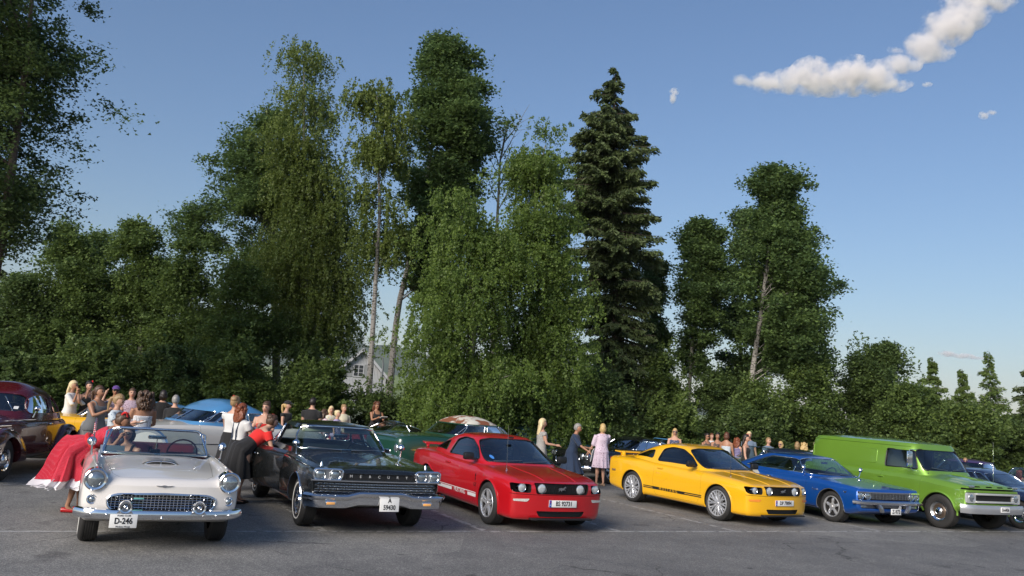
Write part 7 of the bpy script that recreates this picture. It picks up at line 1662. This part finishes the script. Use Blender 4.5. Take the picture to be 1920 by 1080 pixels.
cloth('red_dotted_cloth', (.48, .012, .035), 'dots', (.62, .22, .26), 110, .20); cloth('polka_cloth', (.75, .75, .76), 'dots', (.02, .02, .025), 42, .30); cloth('pale_floral_cloth', (.50, .56, .60), 'flowers', (.12, .18, .26), 24, .22); cloth('pink_floral_cloth', (.62, .50, .58), 'flowers', (.20, .06, .14), 22, .22)
cloth('mauve_floral_cloth', (.42, .32, .38), 'flowers', (.10, .05, .08), 30, .3); cloth('camo_cloth', (.16, .12, .08), 'camo', (.06, .05, .03), 14, .5); cloth('lilac_cloth', (.42, .36, .58)); cloth('cream_cloth', (.66, .60, .44)); cloth('yellow_floral_cloth', (.62, .60, .50), 'flowers', (.6, .40, .05), 18, .28); cloth('grey_dress_cloth', (.30, .29, .27), 'flowers', (.5, .48, .45), 30, .25)
cloth('blue_grey_cloth', (.14, .19, .26)); cloth('leo_cloth', (.07, .05, .045), 'flowers', (.22, .16, .12), 26, .3); cloth('pink_stripe_cloth', (.55, .36, .42), 'stripes', (.7, .62, .64), 180, 0.); cloth('violet_stripe_cloth', (.25, .22, .38), 'stripes', (.10, .08, .16), 120, 0.); cloth('navy_floral_cloth', (.05, .06, .12), 'flowers', (.35, .30, .32), 20, .3)
mat('black_leather', (.012, .011, .011), .4); mat('red_heel_leather', (.40, .01, .012), .3); mat('beige_leather', (.35, .24, .16), .5)
def toward(px, D, px2, D2): a = foot(px, 700, D); b = foot(px2, 700, D2); return math.atan2(b.y-a.y, b.x-a.x)
CAMA = lambda p, off=0.: math.atan2(-p.y, -p.x)+R(off)      # facing the camera, plus an angle (counter-clockwise)
def P_(label, px, D, off, H=None, ytop=None, **k):
    p = foot(px, 700, D)
    for _ in range(2): p = foot(px, ytop or 740, D)
    if H is None: H = at(px, ytop, D).z-.03
    return person(label, (p.x, p.y), CAMA(p, off), H, **k)
# near people
p0 = foot(138, 955, 11.95)
person('woman in a red dotted rockabilly dress bending over to the white convertible', (p0.x, p0.y), math.atan2(-4.21-.95-p0.x-1.0, 1) if False else R(12), 1.66, 'tan', ('updo', 'brown'), ('cap', 'red_dotted_cloth'), ('full', 'red_dotted_cloth', .44, .36), lean=54, arms=((72, 12, 146, 20), (66, 8, 138, 15)), head=(0, -18), shoes='red_heel_leather', extras=('petticoat', 'headband', 'belt', 'flower'), far=False, skirt_back=.06, build=1.02)
GW = 'women gathered at the black car'
P_('woman in white top and black skirt with hair flower, behind the redhead', 443, 15.9, 150, ytop=741, hair=('updo', 'sand'), top=('cap', 'white_cloth'), bottom=('skirt', 'black_cloth', .42, .25), arms=((30, 10, 60, 20), (30, 10, 60, 20)), extras=('flower',), far=False, group=GW, shoes='red_heel_leather')
P_('redhead in white tee, braces and long black skirt beside the black car', 456, 14.9, 130, ytop=754, hair=('wavy', 'red'), top=('tee', 'white_cloth'), bottom=('skirt', 'black_cloth', .36, .27), arms=((25, 8, 110, 30), (25, 8, 110, 30)), extras=('suspenders',), far=False, group=GW, shoes='red_heel_leather')
p1 = foot(446, 930, 14.1)
person('woman in a red off shoulder top and black skirt bending into the open car door', (p1.x, p1.y), R(38), 1.68, 'fair', ('updo', 'brown'), ('offshoulder', 'red_cloth'), ('skirt', 'black_cloth', .40, .24), lean=48, arms=((70, 15, 40, 10), (62, 15, 40, 10)), head=(0, -15), extras=('flower',), far=False, group=GW, shoes='black_leather', build=1.04)
P_('woman with glasses and bare shoulders facing the group at the black car', 501, 16.9, -15, ytop=751, hair=('bun', 'brown'), top=('strapless', 'red_cloth'), bottom=('skirt', 'black_cloth', .5), arms=((25, 8, 70, 30), (25, 8, 70, 30)), head=(-10, 5), group=GW)
GL_ = 'women standing behind the white convertible'
P_('blonde woman in white top and camouflage trousers smoking behind the yellow car', 139, 20, 55, ytop=712, hair=('long', 'pale'), top=('half', 'white_cloth'), bottom=('pants', 'camo_cloth'), arms=((45, 5, 125, 10), (45, 5, 120, 10)), group=GL_, skin='tan')
P_('woman in black with a red hair flower holding her hands to her mouth', 169, 20.3, 20, ytop=713, hair=('bun', 'dark'), top=('thin', 'black_cloth'), bottom=('dress', 'black_cloth', .5), arms=((50, 15, 130, 20), (50, 15, 130, 20)), extras=('flower',), group=GL_)
P_('woman in a loose grey vest with crossed arms beside the blonde', 188, 16.2, 50, ytop=721, hair=('pony', 'brown'), top=('tank', 'grey_cloth'), bottom=('pants', 'grey_cloth'), arms=((35, 10, 85, 50), (35, 10, 85, 50)), group=GL_, skin='tan', build=1.12)
P_('person in sunglasses and purple cap behind the ponytailed woman', 219, 20.5, 0, ytop=722, hair=('short', 'brown'), top=('thin', 'mauve_floral_cloth'), extras=('cappurple', 'sunglasses'), group=GL_, skin='tan')
P_('ponytailed woman in a pale flowered tee reading behind the convertible', 224, 14.6, 60, ytop=737, hair=('pony', 'sand'), top=('tee', 'pale_floral_cloth'), bottom=('pants', 'denim'), arms=((35, 5, 75, 20), (35, 5, 75, 20)), head=(0, 18), extras=('papers',), group=GL_)
P_('short haired woman in a mauve flowered top laughing behind the group', 250, 19.5, 0, ytop=726, hair=('short', 'brown'), top=('tee', 'mauve_floral_cloth'), arms=((25, 5, 60, 20), (25, 5, 60, 20)), group=GL_)
P_('woman with curly dark hair and bare back in a white polka dot dress', 275, 15.3, 195, ytop=730, hair=('curly', 'brown'), top=('strapless', 'polka_cloth'), bottom=('aline', 'polka_cloth', .45), arms=((18, 12, 60, 20), (18, 12, 60, 20)), group=GL_, skin='tan')
P_('dark haired person in black seen from behind near the blue roofed car', 308, 20, 190, ytop=730, hair=('bob', 'dark'), top=('long', 'black_cloth'), bottom=('pants', 'black_cloth'), group=GL_)
P_('grey haired person in black left of the blue roofed car', 331, 18.5, 170, ytop=739, hair=('short', 'grey'), top=('long', 'black_cloth'), bottom=('pants', 'black_cloth'), group=GL_, arms=((25, 5, 60), (25, 5, 60)))
GM = 'people behind the black hardtop'
P_('blonde woman with ponytail, black cap and cut out black top', 540, 21.5, 60, ytop=750, hair=('pony', 'blonde'), top=('cap', 'black_cloth'), bottom=('pants', 'black_cloth'), extras=('capblack',), group=GM)
P_('person in a black tee with short dark hair seen from behind', 588, 21.5, 160, ytop=744, hair=('short', 'dark'), top=('tee', 'black_cloth'), bottom=('pants', 'black_cloth'), group=GM, build=1.1)
P_('woman in a pink striped top bending near the person in black', 609, 23.5, 120, H=1.45, hair=('wavy', 'brown'), top=('tee', 'pink_stripe_cloth'), group=GM, ytop=766)
P_('pale blonde woman in a light top facing the cars', 622, 24, 10, ytop=760, hair=('bob', 'pale'), top=('tee', 'yellow_floral_cloth'), group=GM)
P_('blonde woman in a lilac top with a flower, next to the cream jumper', 634, 23.2, 60, ytop=768, hair=('updo', 'pale'), top=('tee', 'lilac_cloth'), group=GM, extras=('papers',))
P_('woman with tied brown hair in a cream jumper', 646, 24, 30, ytop=757, hair=('bun', 'sand'), top=('long', 'cream_cloth'), group=GM)
P_('woman in a black vest writing on a notepad above the red sports car', 708, 26.5, 25, ytop=752, hair=('wavy', 'auburn'), top=('tank', 'black_cloth'), bottom=('pants', 'denim'), arms=((35, 5, 75, 25), (35, 5, 75, 25)), head=(0, 25), extras=('papers',), skin='tan')
P_('woman with long pale blonde hair in a grey dress by the teal coupe', 1018, 21, 110, ytop=783, hair=('long', 'pale'), top=('cap', 'grey_dress_cloth'), bottom=('dress', 'grey_dress_cloth', .5), arms=((15, 8, 70), (15, 8, 70)))
P_('grey haired woman in a navy dress holding papers and reaching out', 1076, 21.4, 75, ytop=791, hair=('short', 'grey'), top=('half', 'navy_cloth'), bottom=('aline', 'navy_cloth', .42, .34), arms=((25, 12, 70), (50, 5, 20, 5)), lean=10, extras=('paper',), shoes='beige_leather', skin='tan')
P_('blonde woman in a knee length pink floral dress seen from behind', 1131, 23.0, 205, ytop=793, hair=('bob', 'blonde'), top=('half', 'pink_floral_cloth'), bottom=('dress', 'pink_floral_cloth', .50, .24), arms=((15, 10, 20), (48, 20, 15)), extras=('strapnecktie',), shoes='beige_leather', build=1.08)
P_('blonde woman in sunglasses and a dark flowered dress facing the cars', 1266, 26.5, 0, ytop=802, hair=('long', 'blonde'), top=('thin', 'navy_floral_cloth'), bottom=('dress', 'navy_floral_cloth', .5), extras=('sunglasses',))
GR = 'women chatting behind the yellow car'
P_('dark haired woman in sunglasses and leopard top, left end of the chatting group', 1326, 27.5, 40, ytop=811, hair=('updo', 'dark'), top=('tank', 'leo_cloth'), extras=('sunglasses',), group=GR, skin='tan')
P_('woman half hidden behind the leopard top', 1335, 29, 20, ytop=811, hair=('short', 'auburn'), top=('tee', 'white_cloth'), group=GR)
P_('smiling dark haired woman in a dark vest looking at her phone', 1346, 27, 10, ytop=810, hair=('updo', 'dark'), top=('tank', 'leo_cloth'), arms=((30, 5, 80, 20), (30, 5, 80, 20)), group=GR, skin='tan', extras=('phone',))
P_('auburn haired woman with a tattooed back in a pale strapless top', 1363, 26.5, 160, ytop=809, hair=('bob', 'auburn'), top=('strapless', 'pale_floral_cloth'), group=GR, skin='tan')
P_('red haired woman in a violet striped top', 1383, 26.5, 150, ytop=819, hair=('wavy', 'red'), top=('tank', 'violet_stripe_cloth'), group=GR)
P_('dark haired woman in a sleeveless black dress near the cream convertible', 1399, 24, 80, ytop=813, hair=('long', 'dark'), top=('thin', 'black_cloth'), bottom=('dress', 'black_cloth', .5), group=GR, extras=('flower',))
P_('person in a pale blue top behind the woman in the black dress', 1405, 27.5, 10, ytop=808, hair=('updo', 'pale'), top=('tee', 'blue_grey_cloth'), group=GR)
P_('short haired woman in a blue grey tee left of the green truck', 1441, 27, 40, ytop=819, hair=('short', 'sand'), top=('tee', 'blue_grey_cloth'), group=GR)
P_('blonde in sunglasses peeping over the navy roof', 1464, 27, -30, ytop=826, hair=('bob', 'blonde'), top=('tee', 'black_cloth'), extras=('sunglasses',), group=GR)
P_('woman with a light brown bob, left of two seen from behind', 1495, 27, 180, ytop=827, hair=('bob', 'sand'), top=('tee', 'black_cloth'), group=GR)
P_('woman with wavy blonde hair, right of two seen from behind', 1508, 27, 180, ytop=828, hair=('wavy', 'blonde'), top=('tee', 'grey_cloth'), group=GR)
P_('pale haired person in a white tee just left of the green truck', 1531, 26, 30, ytop=826, hair=('short', 'pale'), top=('tee', 'white_cloth'), group=GR)
P_('man in sunglasses behind the windscreen of the green truck', 1810, 27.5, 0, ytop=857, hair=('short', 'sand'), top=('tee', 'cream_cloth'), extras=('sunglasses',))
P_('long haired woman in a red top at the right edge', 1912, 25.5, 150, ytop=880, hair=('wavy', 'red'), top=('tank', 'red_cloth'))
# passenger in the white convertible
tb = bpy.data.objects['convertible_car']; q = tb.matrix_basis @ Vector((-1.85, -.34, 0)) if False else Matrix.Rotation(R(26)-math.pi/2, 4, 'Z') @ Vector((-1.95, -.34, 0))
person('dark haired woman in sunglasses sitting in the passenger seat of the white convertible', (-4.21+q.x, 10.76+q.y), R(26)-math.pi/2+R(-25), 1.60, 'fair', ('bob', 'dark'), ('tank', 'black_cloth'), None, arms=((25, 5, 60, 20), (25, 5, 60, 20)), extras=('sunglasses',), z=-.34, legs=False, shoes=None, far=False)
finish_workbench()
